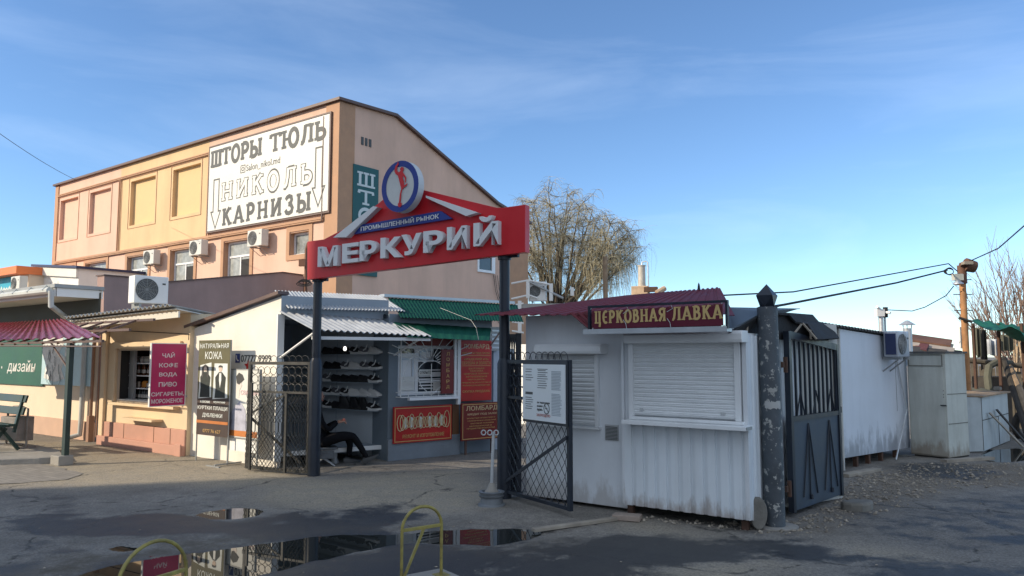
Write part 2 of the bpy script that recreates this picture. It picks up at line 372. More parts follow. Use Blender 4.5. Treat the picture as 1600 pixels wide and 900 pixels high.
rim = np.clip(mask([PUD_MAIN, PUD_FAR, PUD_MID, PUD_TINY], 9, 1.2)*3.2-blur(water, 1)*3.2, 0, 1)
MUD = [[(1215, 838), (1250, 815), (1300, 790), (1330, 750), (1420, 725), (1700, 725), (1700, 752), (1480, 768), (1420, 790), (1330, 815), (1280, 842)]]
mud = mask(MUD, 5, 1.2)
zz = (fbm(XX*5, YY*5, 21, 5)-.47)*.012+(fbm(XX*1.1, YY*1.1, 31)-.47)*.006-blur(water, 2)*.030+.004+mud*(fbm(XX*9, YY*9, 41)-.3)*.05
edge = np.minimum.reduce([XX-GX0, GX1-XX, YY-GY0, GY1-YY]); zz *= np.clip(edge/.4, 0, 1)
def build_ground():
    v = np.stack([XX, YY, zz], -1).reshape(-1, 3)
    i = np.arange(NX*NY).reshape(NY, NX); q = np.stack([i[:-1, :-1], i[:-1, 1:], i[1:, 1:], i[1:, :-1]], -1).reshape(-1, 4)
    far = [(-600, -600), (GX0, -600), (GX1, -600), (600, -600), (-600, GY0), (600, GY0), (-600, GY1), (600, GY1), (-600, 900), (GX0, 900), (GX1, 900), (600, 900)]
    o = NX*NY; fv = np.array([(a, b, 0) for a, b in far], float); cs = [i[0, 0], i[0, -1], i[-1, 0], i[-1, -1]]
    A = lambda k: o+k
    fq = [[A(0), A(1), cs[0], A(4)], [A(1), A(2), cs[1], cs[0]], [A(2), A(3), A(5), cs[1]], [A(4), cs[0], cs[2], A(6)], [cs[1], A(5), A(7), cs[3]], [A(6), cs[2], A(9), A(8)], [cs[2], cs[3], A(10), A(9)], [cs[3], A(7), A(11), A(10)]]
    me = bpy.data.meshes.new('ground'); me.from_pydata([tuple(p) for p in np.vstack([v, fv])], [], q.tolist()+fq)
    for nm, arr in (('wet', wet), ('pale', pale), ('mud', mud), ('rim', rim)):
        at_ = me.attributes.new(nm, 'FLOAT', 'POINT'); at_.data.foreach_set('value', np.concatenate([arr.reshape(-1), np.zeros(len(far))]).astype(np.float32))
    me.polygons.foreach_set('use_smooth', np.ones(len(me.polygons), bool))
    m = bpy.data.materials.new('worn_asphalt'); m.use_nodes = True; nt = m.node_tree; n = nt.nodes; L = nt.links; b = n['Principled BSDF']
    tc = n.new('ShaderNodeTexCoord')
    def noise(sc, det=8, ro=.6):
        z = n.new('ShaderNodeTexNoise'); z.inputs['Scale'].default_value = sc; z.inputs['Detail'].default_value = det; z.inputs['Roughness'].default_value = ro; L.new(tc.outputs['Object'], z.inputs['Vector']); return z.outputs['Fac']
    def attr(k): a = n.new('ShaderNodeAttribute'); a.attribute_name = k; return a.outputs['Fac']
    def mrange(x, a, b_, c, d):
        r = n.new('ShaderNodeMapRange'); r.inputs[1].default_value = a; r.inputs[2].default_value = b_; r.inputs[3].default_value = c; r.inputs[4].default_value = d; L.new(x, r.inputs[0]); return r.outputs[0]
    def mix(f, a, c, mode='MIX'):
        x = n.new('ShaderNodeMix'); x.data_type = 'RGBA'; x.blend_type = mode
        for s_, val in ((0, f), (6, a), (7, c)):
            if isinstance(val, (int, float)): x.inputs[s_].default_value = val
            elif isinstance(val, tuple): x.inputs[s_].default_value = (*val, 1)
            else: L.new(val, x.inputs[s_])
        return x.outputs[2]
    def math_(op, a, c):
        x = n.new('ShaderNodeMath'); x.operation = op; x.use_clamp = True
        for s_, val in ((0, a), (1, c)):
            if isinstance(val, (int, float)): x.inputs[s_].default_value = val
            else: L.new(val, x.inputs[s_])
        return x.outputs[0]
    big = noise(.8); mid = noise(4.5, 10, .7); fine = noise(48, 9, .78)
    base = mix(mrange(big, .35, .65, 0, 1), (.18, .165, .145), (.265, .243, .212))
    base = mix(mrange(mid, .40, .62, 0, .5), base, (.12, .11, .10))
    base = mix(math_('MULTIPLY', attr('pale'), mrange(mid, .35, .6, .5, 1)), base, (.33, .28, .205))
    base = mix(math_('MULTIPLY', attr('mud'), mrange(mid, .3, .55, .4, 1)), base, (.17, .14, .105))
    base = mix(1., base, mix(mrange(fine, .34, .66, 0, 1), (.52, .52, .52), (1.42, 1.42, 1.42)), 'MULTIPLY')
    # cracks
    vo = n.new('ShaderNodeTexVoronoi'); vo.feature = 'DISTANCE_TO_EDGE'; vo.inputs['Scale'].default_value = .42
    dv = n.new('ShaderNodeVectorMath'); dv.operation = 'ADD'; nz = n.new('ShaderNodeTexNoise'); nz.inputs['Scale'].default_value = 1.3; nz.inputs['Detail'].default_value = 6
    L.new(tc.outputs['Object'], nz.inputs['Vector']); sc = n.new('ShaderNodeVectorMath'); sc.operation = 'SCALE'; sc.inputs['Scale'].default_value = .7; L.new(nz.outputs['Color'], sc.inputs[0])
    L.new(tc.outputs['Object'], dv.inputs[0]); L.new(sc.outputs[0], dv.inputs[1]); L.new(dv.outputs[0], vo.inputs['Vector'])
    crack = math_('MULTIPLY', mrange(vo.outputs['Distance'], .002, .011, 1, 0), mrange(mid, .47, .56, 0, 1))
    base = mix(math_('MULTIPLY', crack, .8), base, (.03, .028, .026))
    spots = noise(22, 6, .7); base = mix(mrange(spots, .58, .66, 0, .55), base, (.07, .065, .06)); base = mix(mrange(spots, .36, .30, 0, .4), base, (.30, .28, .25))
    w_ = math_('ADD', attr('wet'), mrange(noise(3.2, 12, .74), .32, .68, -.42, .42)); wf = mrange(w_, .36, .74, 0, 1)
    base = mix(math_('MULTIPLY', wf, .9), base, (.030, .031, .033))
    base = mix(math_('MULTIPLY', attr('rim'), mrange(mid, .38, .6, .25, .95)), base, (.095, .08, .06))
    L.new(base, b.inputs['Base Color']); L.new(mrange(wf, 0, 1, .9, .5), b.inputs['Roughness']); b.inputs['Specular IOR Level'].default_value = .35
    bp = n.new('ShaderNodeBump'); bp.inputs['Strength'].default_value = .8; bp.inputs['Distance'].default_value = .01
    hh = math_('SUBTRACT', fine, math_('MULTIPLY', crack, .9)); L.new(hh, bp.inputs['Height']); L.new(bp.outputs[0], b.inputs['Normal'])
    me.materials.append(m); o = bpy.data.objects.new('ground', me); COL.objects.link(o); o['kind'] = 'structure'
build_ground()
M('water', (.02, .022, .02), .02, var=0, spec=.5)
MAT['water'].node_tree.nodes['Principled BSDF'].inputs['IOR'].default_value = 1.45
for ln in [l for l in MAT['water'].node_tree.links if l.to_socket.name == 'Roughness']: MAT['water'].node_tree.links.remove(ln)
MAT['water'].node_tree.nodes['Principled BSDF'].inputs['Roughness'].default_value = .015
def puddle(pts, grow=.12, z=-.006):
    P = gp(pts); cx = sum(p[0] for p in P)/len(P); cy = sum(p[1] for p in P)/len(P); mb = MB()
    x0, x1 = min(p[0] for p in P)-grow, max(p[0] for p in P)+grow; y0, y1 = min(p[1] for p in P)-grow, max(p[1] for p in P)+grow
    mb.quad((x0, y0, z), (x1, y0, z), (x1, y1, z), (x0, y1, z)); mb.build('puddle', 'water', kind='structure')
for p, z_ in ((PUD_MAIN, -.011), (PUD_FAR, -.006), (PUD_MID, -.0078), (PUD_TINY, -.0045), (PUD_ALLEY, -.006)): puddle(p, z=z_)
# old paving blocks by the shelter
def paving():
    m = bpy.data.materials.new('paving_blocks'); m.use_nodes = True; n = m.node_tree.nodes; L = m.node_tree.links; b = n['Principled BSDF']
    tc = n.new('ShaderNodeTexCoord'); mp = n.new('ShaderNodeMapping'); mp.inputs['Rotation'].default_value = (0, 0, R(37)); br = n.new('ShaderNodeTexBrick')
    br.inputs['Scale'].default_value = 3.; br.inputs['Color1'].default_value = (.26, .235, .2, 1); br.inputs['Color2'].default_value = (.20, .18, .155, 1); br.inputs['Mortar'].default_value = (.13, .115, .095, 1); br.inputs['Mortar Size'].default_value = .014; br.inputs['Mortar Smooth'].default_value = .6
    L.new(tc.outputs['Object'], mp.inputs[0]); L.new(mp.outputs[0], br.inputs['Vector']); L.new(br.outputs['Color'], b.inputs['Base Color']); b.inputs['Roughness'].default_value = .85
    mb = MB(); P0 = gp([(-140, 728), (60, 726), (100, 733), (128, 741), (105, 751), (30, 756), (-140, 760)]); P = []; r = random.Random(8)
    for i in range(len(P0)):
        a, b_ = P0[i], P0[(i+1) % len(P0)]; n_ = max(1, int(math.hypot(b_[0]-a[0], b_[1]-a[1])/.16))
        for k in range(n_): P.append((a[0]+(b_[0]-a[0])*k/n_+r.uniform(-.035, .035), a[1]+(b_[1]-a[1])*k/n_+r.uniform(-.05, .05)))
    mb.add([(x, y, .011) for x, y in P], [list(range(len(P)))]); o = mb.build('pavement', m, kind='structure')
paving()
# loose gravel and rubble by the alley
M('gravel', (.26, .225, .18), .9, var=.6, vs=14)
def gravel():
    mb = MB(); k = 0
    P1 = gp(MUD[0]); P2 = gp([(1130, 815), (1180, 836), (1260, 832), (1330, 800), (1440, 770), (1440, 745), (1340, 745), (1300, 790), (1240, 815)]); P3 = gp([(985, 812), (1175, 832), (1175, 822), (985, 806)])
    r = random.Random(3)
    while k < 3600:
        x, y = r.uniform(.8, 10), r.uniform(6.6, 12.5); q = np.array([x]); w = np.array([y])
        a, b_, c = inpoly(q, w, P1)[0], inpoly(q, w, P2)[0], inpoly(q, w, P3)[0]
        if not (a or b_ or c) or (a and not b_ and r.random() < .55): continue
        s = r.choice([.004, .005, .006, .007, .009, .012, .017, .026]) * r.uniform(.7, 1.3)*(1.25 if r.random() < .04 else 1); k += 1
        zi = zz[min(NY-1, max(0, int((y-GY0)/GS))), min(NX-1, max(0, int((x-GX0)/GS)))]
        rot = Matrix.Translation((x, y, zi+s*.2)) @ Matrix.Rotation(r.uniform(0, 6), 4, 'Z') @ Matrix.Rotation(r.uniform(-.5, .5), 4, 'X')
        mb.add([(s*u*r.uniform(.7, 1.2), s*v*r.uniform(.6, 1.1), s*h*r.uniform(.4, .8)) for u, v, h in ((1, 0, 0), (0, 1, 0), (-1, 0, 0), (0, -1, 0), (0, 0, 1), (0, 0, -1))],
               [[0, 1, 4], [1, 2, 4], [2, 3, 4], [3, 0, 4], [1, 0, 5], [2, 1, 5], [3, 2, 5], [0, 3, 5]], rot)
    o = mb.build('gravel', 'gravel', kind='stuff')
    tag(o, 'loose pale gravel and rubble spread beside the alley gate', 'gravel')
gravel()
def pebbles():
    mb = MB(); r = random.Random(9)
    for k in range(420):
        x, y = r.uniform(-7, 6), r.uniform(4.6, 12.5)
        zi = zz[min(NY-1, max(0, int((y-GY0)/GS))), min(NX-1, max(0, int((x-GX0)/GS)))]
        if zi < -.004: continue
        s = r.choice([.004, .005, .006, .008, .012])*r.uniform(.7, 1.4); rot = Matrix.Translation((x, y, zi+s*.2)) @ Matrix.Rotation(r.uniform(0, 6), 4, 'Z')
        mb.add([(s*1.4*u*r.uniform(.7, 1.2), s*v*r.uniform(.6, 1.1), s*h*.5) for u, v, h in ((1, 0, 0), (0, 1, 0), (-1, 0, 0), (0, -1, 0), (0, 0, 1), (0, 0, -1))], [[0, 1, 4], [1, 2, 4], [2, 3, 4], [3, 0, 4], [1, 0, 5], [2, 1, 5], [3, 2, 5], [0, 3, 5]], rot)
    tag(mb.build('pebbles', 'gravel', kind='stuff'), 'tiny pebbles and grit scattered over the asphalt forecourt', 'grit')
pebbles()
# ================================================================== large buildings
M('peach', (.68, .46, .355), .85, var=.09, vs=.7, bump=.2, bs=45, dirt=.42, dcol=(.42, .29, .21), ds=.9, streak=True)
M('apricot', (.68, .48, .275), .85, var=.09, vs=.7, bump=.2, bs=45, dirt=.38, dcol=(.45, .28, .15), ds=.9, streak=True)
M('apricot_panel', (.68, .49, .26), .85, var=.05, bump=.12, bs=45)
M('peach_panel', (.68, .475, .36), .85, var=.05, bump=.12, bs=45)
M('ochre_trim', (.46, .27, .165), .8, var=.1, bump=.1, bs=45, dirt=.2, dcol=(.3, .16, .09))
M('brown_metal', (.12, .07, .055), .5, var=.15)
M('mauve', (.36, .245, .22), .9, var=.1, vs=1.5, bump=.2, bs=30, dirt=.35, dcol=(.2, .15, .14), ds=1.2, streak=True)
M('cream_wall', (.70, .54, .35), .85, var=.06, bump=.15, bs=40, dirt=.2, dcol=(.5, .37, .23), streak=True)
M('pale_wall', (.76, .62, .47), .85, var=.05, bump=.12, bs=40, dirt=.15, dcol=(.6, .46, .33), streak=True)
M('rose_plinth', (.50, .27, .20), .85, var=.09, bump=.2, bs=40, dirt=.3, dcol=(.36, .2, .15))
M('tan_plinth', (.56, .37, .27), .85, var=.08, bump=.2, bs=40, dirt=.3, dcol=(.4, .28, .2))
M('white_paint', (.76, .76, .74), .55, var=.05, dirt=.12, dcol=(.5, .48, .44), streak=True)
M('white_plaster', (.76, .72, .65), .8, var=.06, bump=.12, bs=35, dirt=.4, dcol=(.56, .50, .42), ds=1.4, streak=True)
M('pvc', (.78, .79, .80), .35, var=.02)
M('glass', (.035, .045, .055), .05, var=.2, spec=.6)
M('curtain_glass', (.22, .23, .22), .08, var=.6, vs=4, spec=.6)
M('blind_glass', (.34, .36, .35), .12, var=.3, vs=5, spec=.6)
M('zinc', (.50, .53, .56), .4, .5, var=.12, vs=4, dirt=.25, dcol=(.3, .3, .3), streak=True)
M('grey_metal', (.30, .31, .31), .5, .3, var=.15)
M('plastic_grey', (.62, .62, .58), .5, var=.04, dirt=.1)
M('grille_dark', (.07, .075, .075), .6, var=.1)
M('dark', (.02, .02, .022), .8, var=.2)
M('banner_white', (.68, .68, .64), .5, var=.03)
M('ink', (.075, .08, .08), .6, var=.05)
M('teal', (.006, .085, .085), .5, var=.08)
M('letter_pale', (.55, .62, .62), .5, var=.03)

CB = at(523, 556, 24.0); FB = Fr((CB.x, CB.y), -37.2)          # street corner of the three-storey building
def pxr(fr, a, b, y=0):                                          # two photo corners -> x0,x1,z0,z1 on a plane
    p = fr.f(*a, y); q = fr.f(*b, y); return min(p[0], q[0]), max(p[0], q[0]), min(p[1], q[1]), max(p[1], q[1])
def ac_unit(fr, w, h, d, label, group, mirror=False, tone='plastic_grey', stand=False):
    """split air-conditioner outdoor unit; local x along its face, y into the wall, z up from its base"""
    t = thing('air_conditioner', fr, label, 'air conditioner', group)
    b = MB(fr); b.box(0, w, 0, d, 0, h); body = b.build('casing', tone, t, bevel=.015)
    cx = w*.36 if not mirror else w*.64; r = min(h*.43, w*.33)
    g = MB(fr)
    for k in range(7): 
        rr = r*(k+1)/7; g.tube([(cx+rr*math.cos(a*.2618), -.012, h/2+rr*math.sin(a*.2618)) for a in range(24)], .004, 4, True)
    for k in range(12):
        a = k*math.pi/6; g.tube([(cx, -.012, h/2), (cx+r*math.cos(a), -.012, h/2+r*math.sin(a))], .004, 4)
    g.build('fan_grille', 'grey_metal', t)
    f = MB(fr); f.prism([(cx+r*math.cos(a*.2618), h/2+r*math.sin(a*.2618)) for a in range(24)], -.006, -.002); f.build('fan_opening', 'grille_dark', t)
    k = MB(fr); xl = w*.86 if not mirror else w*.14; k.box(xl-.03, xl+.03, -.005, -.001, h*.7, h*.76); k.build('badge', 'ink', body)
    s = MB(fr)
    for x in (w*.2, w*.8):
        if stand: s.box(x-.02, x+.02, .02, d+.1, -.09, -.0)
        else: s.box(x-.018, x+.018, -.02, d+.14, -.04, -.003); s.tube([(x, .04, -.04), (x, d+.13, -.28)], .012, 5)
    s.build('bracket', 'grey_metal', t); return t
def apartment_window(fr, t, x0, x1, z0, z1, y, pane='curtain_glass', transom=.62, mull=True):
    w = MB(fr); w.frame(x0, x1, z0, z1, .06, y-.05, y)
    zt = z0+(z1-z0)*transom
    if transom < 1: w.box(x0+.06, x1-.06, y-.048, y-.002, zt-.035, zt+.035)
    if mull: w.box((x0+x1)/2-.03, (x0+x1)/2+.03, y-.046, y-.004, z0+.06, (zt-.035 if transom < 1 else z1-.06))
    o = w.build('window', 'pvc', t); p = MB(fr); p.quad((x0+.03, y-.02, z0+.03), (x1-.03, y-.02, z0+.03), (x1-.03, y-.02, z1-.03), (x0+.03, y-.02, z1-.03)); p.build('pane', pane, o); return o
def main_building():
    t = thing('commercial_building', FB, 'tall peach building with blank window recesses and a big white curtain banner', 'building')
    xl = FB.f(78, 500)[0]; zc = FB.f(532, 154)[1]; zl = FB.f(75, 298)[1]; ztop = (zc+zl)/2
    D = 10.2
    # windows seen above the low wing
    W = [((86, 416), (117, 470)), ((132, 407), (167, 470)), ((197, 397), (233, 470)), ((264, 384), (306, 450)), ((347, 370), (394, 450)), ((449, 354), (488, 405))]
    zs = FB.f(347, 371)[1]; zb = zs-1.75; hs = []; trims = []
    for i, (a, b) in enumerate(W):
        x0, x1, z0, z1 = pxr(FB, a, b); z1 = zs if i < 5 else FB.f(449, 356)[1]; z0 = zb if i < 5 else FB.f(488, 403)[1]
        trims.append((x0, x1, z0, z1)); hs.append((x0+.18, x1-.18, z0+(.05 if i < 5 else .16), z1-.2))
    BW = [((95, 315), (119, 378)), ((141, 305), (170, 370)), ((205, 283), (240, 356)), ((271, 264), (311, 336))]
    bz1 = FB.f(271, 266)[1]; bz0 = FB.f(300, 333)[1]; bl = []
    for a, b in BW:
        x0, x1, _, _ = pxr(FB, a, b); bl.append((x0, x1, bz0, bz1))
    xd = FB.f(187, 330)[0]; zled = FB.f(300, 374.5)[1]; xs = FB.f(325, 300)[0]
    w = MB(FB)
    w.holes(xl, 0, 0, zled, hs, 0, .22)
    w.holes(xl, xd, zled, ztop, bl[:2], 0, .17); w.holes(xs, 0, zled, ztop, [], 0, .1)
    # gable side and back
    g1 = FB.s_(617, 183); g2 = FB.s_(776, 320); gab = [(0, ztop), (g1[0], g1[1]), (g2[0], g2[1]), (D, g2[1]-.5), (D, 0), (0, 0)]
    wz = FB.s_(772, 402)[1]; 
    w.add([(0, y, z) for y, z in gab], [list(range(6))]); w.add([(xl, y, z) for y, z in gab], [list(range(6))])
    w.quad((xl, D, 0), (0, D, 0), (0, D, g2[1]-.5), (xl, D, g2[1]-.5)); w.build('wall', 'peach', t)
    w = MB(FB); w.holes(xd, xs, zled, ztop, bl[2:], 0, .17); w.build('wall_panel', 'apricot', t)
    for i, (x0, x1, z0, z1) in enumerate(bl):
        p = MB(FB); p.box(x0, x1, .165, .2, z0, z1); q = p.build('blind_window', 'apricot_panel' if i > 1 else 'peach_panel', t)
        f = MB(FB); f.frame(x0-.13, x1+.13, z0-.13, z1+.16, .02, -.018, -.002); f.build('groove', 'ochre_trim', q)
    for i, (x0, x1, z0, z1) in enumerate(trims):
        f = MB(FB); f.frame(x0, x1, z0, z1, .17, -.035, -.002)
        rv = MB(FB); h = hs[i]
        f.box(h[0]+.002, h[0]+.012, 0, .2, h[2], h[3]); f.box(h[1]-.012, h[1]-.002, 0, .2, h[2], h[3]); f.box(h[0]+.012, h[1]-.012, 0, .2, h[3]-.012, h[3]-.002)
        f.build('window_surround', 'ochre_trim', t)
        o = apartment_window(FB, t, h[0]+.013, h[1]-.013, h[2], h[3]-.013, .2, ['curtain_glass', 'blind_glass', 'blind_glass', 'blind_glass', 'blind_glass', 'curtain_glass'][i], .64 if i < 5 else 1., i < 5 and i > 1)
        if i in (3, 4):                                        # casement standing open: dark room behind
            p = MB(FB); p.box((h[0]+h[1])/2+.04, h[1]-.08, .165, .172, h[2]+.06, h[2]+(h[3]-h[2])*.55); p.build('open_casement', 'dark', o)
    r = MB(FB); e = .14
    r.prism([(-e, ztop+.002), (-e, ztop+.09), (g1[0], g1[1]+.1), (g2[0], g2[1]+.1), (D+e, g2[1]-.4), (D+e, g2[1]-.5), (g2[0], g2[1]+.003), (g1[0], g1[1]+.003), (0, ztop+.002)], xl-e, e, axis='x'); r.build('roof', 'brown_metal', t)
    c = MB(FB); c.box(-.62, .035, -.035, .0-.002, 0, ztop-.02); c.box(.002, .035, -.002, .62, 0, ztop-.02); c.build('corner_pilaster', 'ochre_trim', t)
    c = MB(FB); c.box(xl-.04, xl+.3, -.04, -.003, 0, ztop-.02); c.build('corner_pilaster', 'ochre_trim', t)
    y2 = FB.s_(791, 430)[0]; c = MB(FB); c.box(.002, .03, y2, D, 0, g2[1]-.52); c.build('corner_pilaster', 'ochre_trim', t)
    c = MB(FB); c.box(xl+.3, -.62, -.09, -.003, zled-.05, zled+.03); c.tube([(xl+.3, -.07, zled-.09), (-.62, -.07, zled-.09)], .03, 6); c.build('ledge', 'ochre_trim', t)
    zu = FB.f(79, 307)[1]; c = MB(FB); c.box(xl+.3, -.62, -.05, -.003, ztop-.5, ztop-.46); c.tube([(xl+.3, -.06, ztop-.56), (-.62, -.06, ztop-.56)], .03, 6); c.build('ledge', 'ochre_trim', t)
    for px in (187, 326): 
        x = FB.f(px, 330)[0]; c = MB(FB); c.tube([(x, -.06, zled), (x, -.06, ztop-.5)], .03, 6); c.tube([(x+.1, -.05, zled), (x+.1, -.05, ztop-.5)], .02, 6); c.build('drainpipe', 'ochre_trim', t)
    x = -.66; c = MB(FB); c.tube([(x, -.09, zled-.1), (x, -.09, ztop-.4)], .03, 6); c.build('drainpipe', 'brown_metal', t)
    v = MB(FB); y, z = FB.s_(572, 222)
    for k in range(3): v.box(.003, .02, y-.22+k*.17, y-.12+k*.17, z-.13, z+.13)
    v.build('vent', 'grille_dark', t)
    # gable window
    (ya, za), (yb, zb_) = FB.s_(745, 396), FB.s_(772, 428); o = MB(FB)
    for a, b, c_, d in ((ya, yb, zb_, zb_+.1), (ya, yb, za-.1, za), (ya, ya+.09, zb_+.1, za-.1), (yb-.2, yb, zb_+.1, za-.1)): o.box(.003, .06, a, b, c_, d)
    o = o.build('window', 'pvc', t); p = MB(FB); p.box(.005, .02, ya+.05, yb-.1, zb_+.05, za-.05); p.build('pane', 'glass', o)
    # loose cables on the gable
    c = MB(FB); y, z = FB.s_(772, 430)
    for dy in (0, .15, -.1): c.tube([(.05, y+dy, z), (.07, y+dy+.1, z-.6), (.06, y+.35+dy, z-1.1), (.08, y+.3+dy, z-1.9)], .012, 4)
    c.build('cable', 'dark', t)
    return ztop, zled
ZTOP, ZLED = main_building()
def curtain_banner():
    A, B_, C_, D_ = FB.f(329, 233, -.1), FB.f(515, 176, -.1), FB.f(512, 331, -.1), FB.f(323, 360, -.1)
    x0, x1 = (A[0]+D_[0])/2, (B_[0]+C_[0])/2; z0, z1 = (C_[1]+D_[1])/2, (A[1]+B_[1])/2
    fr = FB.sub(x0, -.1, 0, z0); W_, H = x1-x0, z1-z0
    t = thing('wall_banner', fr, 'large white curtain shop banner on the tall peach building', 'banner')
    b = MB(fr); b.box(0, W_, 0, .05, 0, H); b.build('sheet', 'banner_white', t)
    f = MB(fr); f.frame(-.07, W_+.07, -.07, H+.07, .05, .0, .09); f.build('frame', 'brown_metal', t)
    def X(u): return u*W_
    def Z(v): return v*H
    m = MB(fr); stroke_text(m, 'ШТОРЫ', X(.015), X(.475), Z(.755), Z(.955), -.004, .155, thin=.62, slabw=.62, gap=.04); m.build('lettering', 'ink', t)
    m = MB(fr); stroke_text(m, 'ТЮЛЬ', X(.54), X(.98), Z(.755), Z(.955), -.004, .155, thin=.62, slabw=.62, gap=.04); m.build('lettering', 'ink', t)
    m = MB(fr); stroke_text(m, 'КАРНИЗЫ', X(.14), X(.875), Z(.035), Z(.235), -.004, .145, thin=.62, slabw=.62, gap=.2); m.build('lettering', 'ink', t)
    m = MB(fr); stroke_text(m, 'НИКОЛЬ', X(.125), X(.885), Z(.32), Z(.545), -.003, .205, thin=.72, slabw=.65, step=.0003, gap=.22); m.build('lettering', 'ink', t)
    m = MB(fr); stroke_text(m, 'НИКОЛЬ', X(.125)+.0, X(.885), Z(.32)+.03, Z(.545)-.03, -.008, .125, thin=.56, slab=.12, slabw=.55, step=.0003, gap=.22); m.build('lettering_fill', 'banner_white', t)
    m = MB(fr); m.text('Salon_nikol.md', X(.345), X(.63), Z(.60), Z(.685), -.005, -.001, .004); m.build('lettering', 'ink', t)
    m = MB(fr); cx, cz, r = X(.315), Z(.648), .13
    m.ribbon([(cx-r, cz-r), (cx+r, cz-r), (cx+r, cz+r), (cx-r, cz+r)], .03, -.004, True); m.ribbon(ell(cx, cz, r*.5, r*.5)[:-1], .03, -.004, True); m.build('icon', 'ink', t)
    for u, zb, zt in ((.075, .02, .60), (.93, .06, .675)):
        m = MB(fr); a = .045; P = [(u-a*.55, zt), (u+a*.55, zt), (u+a*.55, zb+.2), (u+a, zb+.2), (u, zb), (u-a, zb+.2), (u-a*.55, zb+.2)]
        m.ribbon([(X(p[0]), Z(p[1])) for p in P], .055, -.004, True); m.build('arrow', 'ink', t)
curtain_banner()
def green_gable_sign():
    (ya, za), (yb, zb) = FB.s_(550.5, 256), FB.s_(590, 264)
    fr = Fr(FB.w(.06, ya, za), FB.ang+90, za)
    t = thing('gable_sign', fr, 'tall teal sign with white letters on the shaded gable wall', 'sign')
    w = yb-ya; b = MB(fr); H = 3.6; b.box(0, w, 0, .04, -H, 0); b.build('sheet', 'teal', t)
    for i, c in enumerate('ШТОРЫ'):
        if i > 3: break
        m = MB(fr); stroke_text(m, c, w*.17, w*.83, -.68-i*.60, -.20-i*.60, -.004, .11, thin=.6); m.build('lettering', 'letter_pale', t)
green_gable_sign()
# small outdoor units under the blank windows
for (a, b, lab) in (((223, 389), (251, 414), 'small outdoor unit on the peach facade, nearest the far left end'), ((295, 374), (326, 400), 'middle one of three small outdoor units on the peach facade'), ((386, 356), (420, 386), 'small outdoor unit under the white curtain banner, beside the small window')):
    x0, z0 = FB.f(a[0], b[1], -.42)
    fr = FB.sub(x0, -.42, 0, z0); ac_unit(fr, .82, .56, .28, lab, 'outdoor units on the peach facade')

# ------------------------------------------------------------------ low wing in front of the facade
FWp = FB.w(-1.55, 0, 0); d2 = Vector((math.cos(R(52.8)), math.sin(R(52.8))))
def wing():
    # near corner where photo column 163 meets the wing's side wall
    X, Y = FWp.x, FWp.y; k = (163-800)/1204.7; s = (X-k*Y)/(d2.x-k*d2.y); fr = Fr((X-d2.x*s, Y-d2.y*s), -37.2)
    t = thing('parapet_wing', fr, 'low mauve wing with a plain parapet in front of the peach facade', 'building')
    pr = [fr.s_(163, 430.5), fr.s_(200, 433.5), fr.s_(264, 441), fr.s_(441, 426), fr.s_(474, 430.5)]
    ys = [p[0] for p in pr]; ys[-1] = min(ys[-1], s-.05); pts = [(ys[i], pr[i][1]) for i in range(5)]
    w = MB(fr); w.prism([(0, 0)]+[(ys[-1], 0)]+pts[::-1], -.38, 0, axis='x'); w.build('wall', 'mauve', t)
    c = MB(fr)
    for i in range(4):
        a, b = pts[i], pts[i+1]; c.slab((-.42, a[0]-.03*(i == 0), a[1]+.03), (.04, a[0]-.03*(i == 0), a[1]+.03), (.04, b[0], b[1]+.03), (-.42, b[0], b[1]+.03), .028)
    c.build('coping', 'brown_metal', t)
    r = MB(fr); r.box(-3.2, -.385, .3, ys[-1], 0, 2.9); r.build('roof', 'mauve', t)
wing()
# ------------------------------------------------------------------ far shop at the left edge
def far_shop():
    p = at(-60, 556, 33.); q = at(38, 556, 31.); A = Vector((q.x, q.y)); fr = Fr(A, -37.2)
    t = thing('far_shop', fr, 'distant shop with an orange roof fascia and a blue sign at the left edge', 'building')
    x1 = 0; z_o = fr.f(36, 413, -.5)[1]; z_u = fr.f(36, 425, -.5)[1]
    w = MB(fr); w.box(-9, 0, 0, 2, 0, z_u); w.build('wall', 'pale_wall', t)
    f = MB(fr); f.box(-9.3, .1, -.5, 2, z_u, z_o); f.build('fascia', 'orange', t)
    s = MB(fr); a = fr.f(26, 431, -.08); s.box(-7, a[0], -.08, -.003, a[1]-1.9, a[1]); s = s.build('sign_board', 'cyan', t)
    m = MB(fr); zt = a[1]
    for i in range(3): m.ribbon([(a[0]-.25-k*.14, zt-.5-i*.5+(.07 if k % 2 else -.07)+.03*math.sin(k*2.3+i)) for k in range(22-i*4)], .07, -.084)
    m.build('script', 'banner_white', s)
    # white clad annex to its right
    a2 = at(40, 556, 31.8); fr2 = Fr((a2.x, a2.y), -37.2); t2 = thing('white_annex', fr2, 'white panelled annex between the orange roofed shop and the peach building', 'building')
    zt = fr2.f(42, 417)[1]; w = MB(fr2); w.prism([(0, 0), (4, 0), (4, zt-.35), (0, zt)], .2, 3); w.build('wall', 'white_paint', t2)
    r = MB(fr2); r.prism([(-.1, zt+.004), (4.1, zt-.36), (4.1, zt-.26), (-.1, zt+.1)], .05, 3.1); r.build('roof', 'navy', t2)
    r = MB(fr2); r.prism([(0, zt-.35), (4, zt-.7), (4, zt-.37), (0, zt-.01)], .1, .197); r.build('fascia', 'banner_white', t2)
    j = MB(fr2)
    for x in (.75, 1.5, 2.2): j.box(x, x+.03, .19, .197, 0, zt-.75)
    j.build('joint', 'grey_metal', t2)
    x0, z0 = fr.f(16, 456, -.6); ac_unit(fr.sub(x0, -.6, 0, z0), .85, .6, .3, 'far outdoor unit beside the blue sign at the left edge', None)
M('orange', (.75, .20, .06), .6, var=.05); M('cyan', (.02, .38, .55), .5, var=.1); M('navy', (.02, .03, .09), .5)
far_shop()
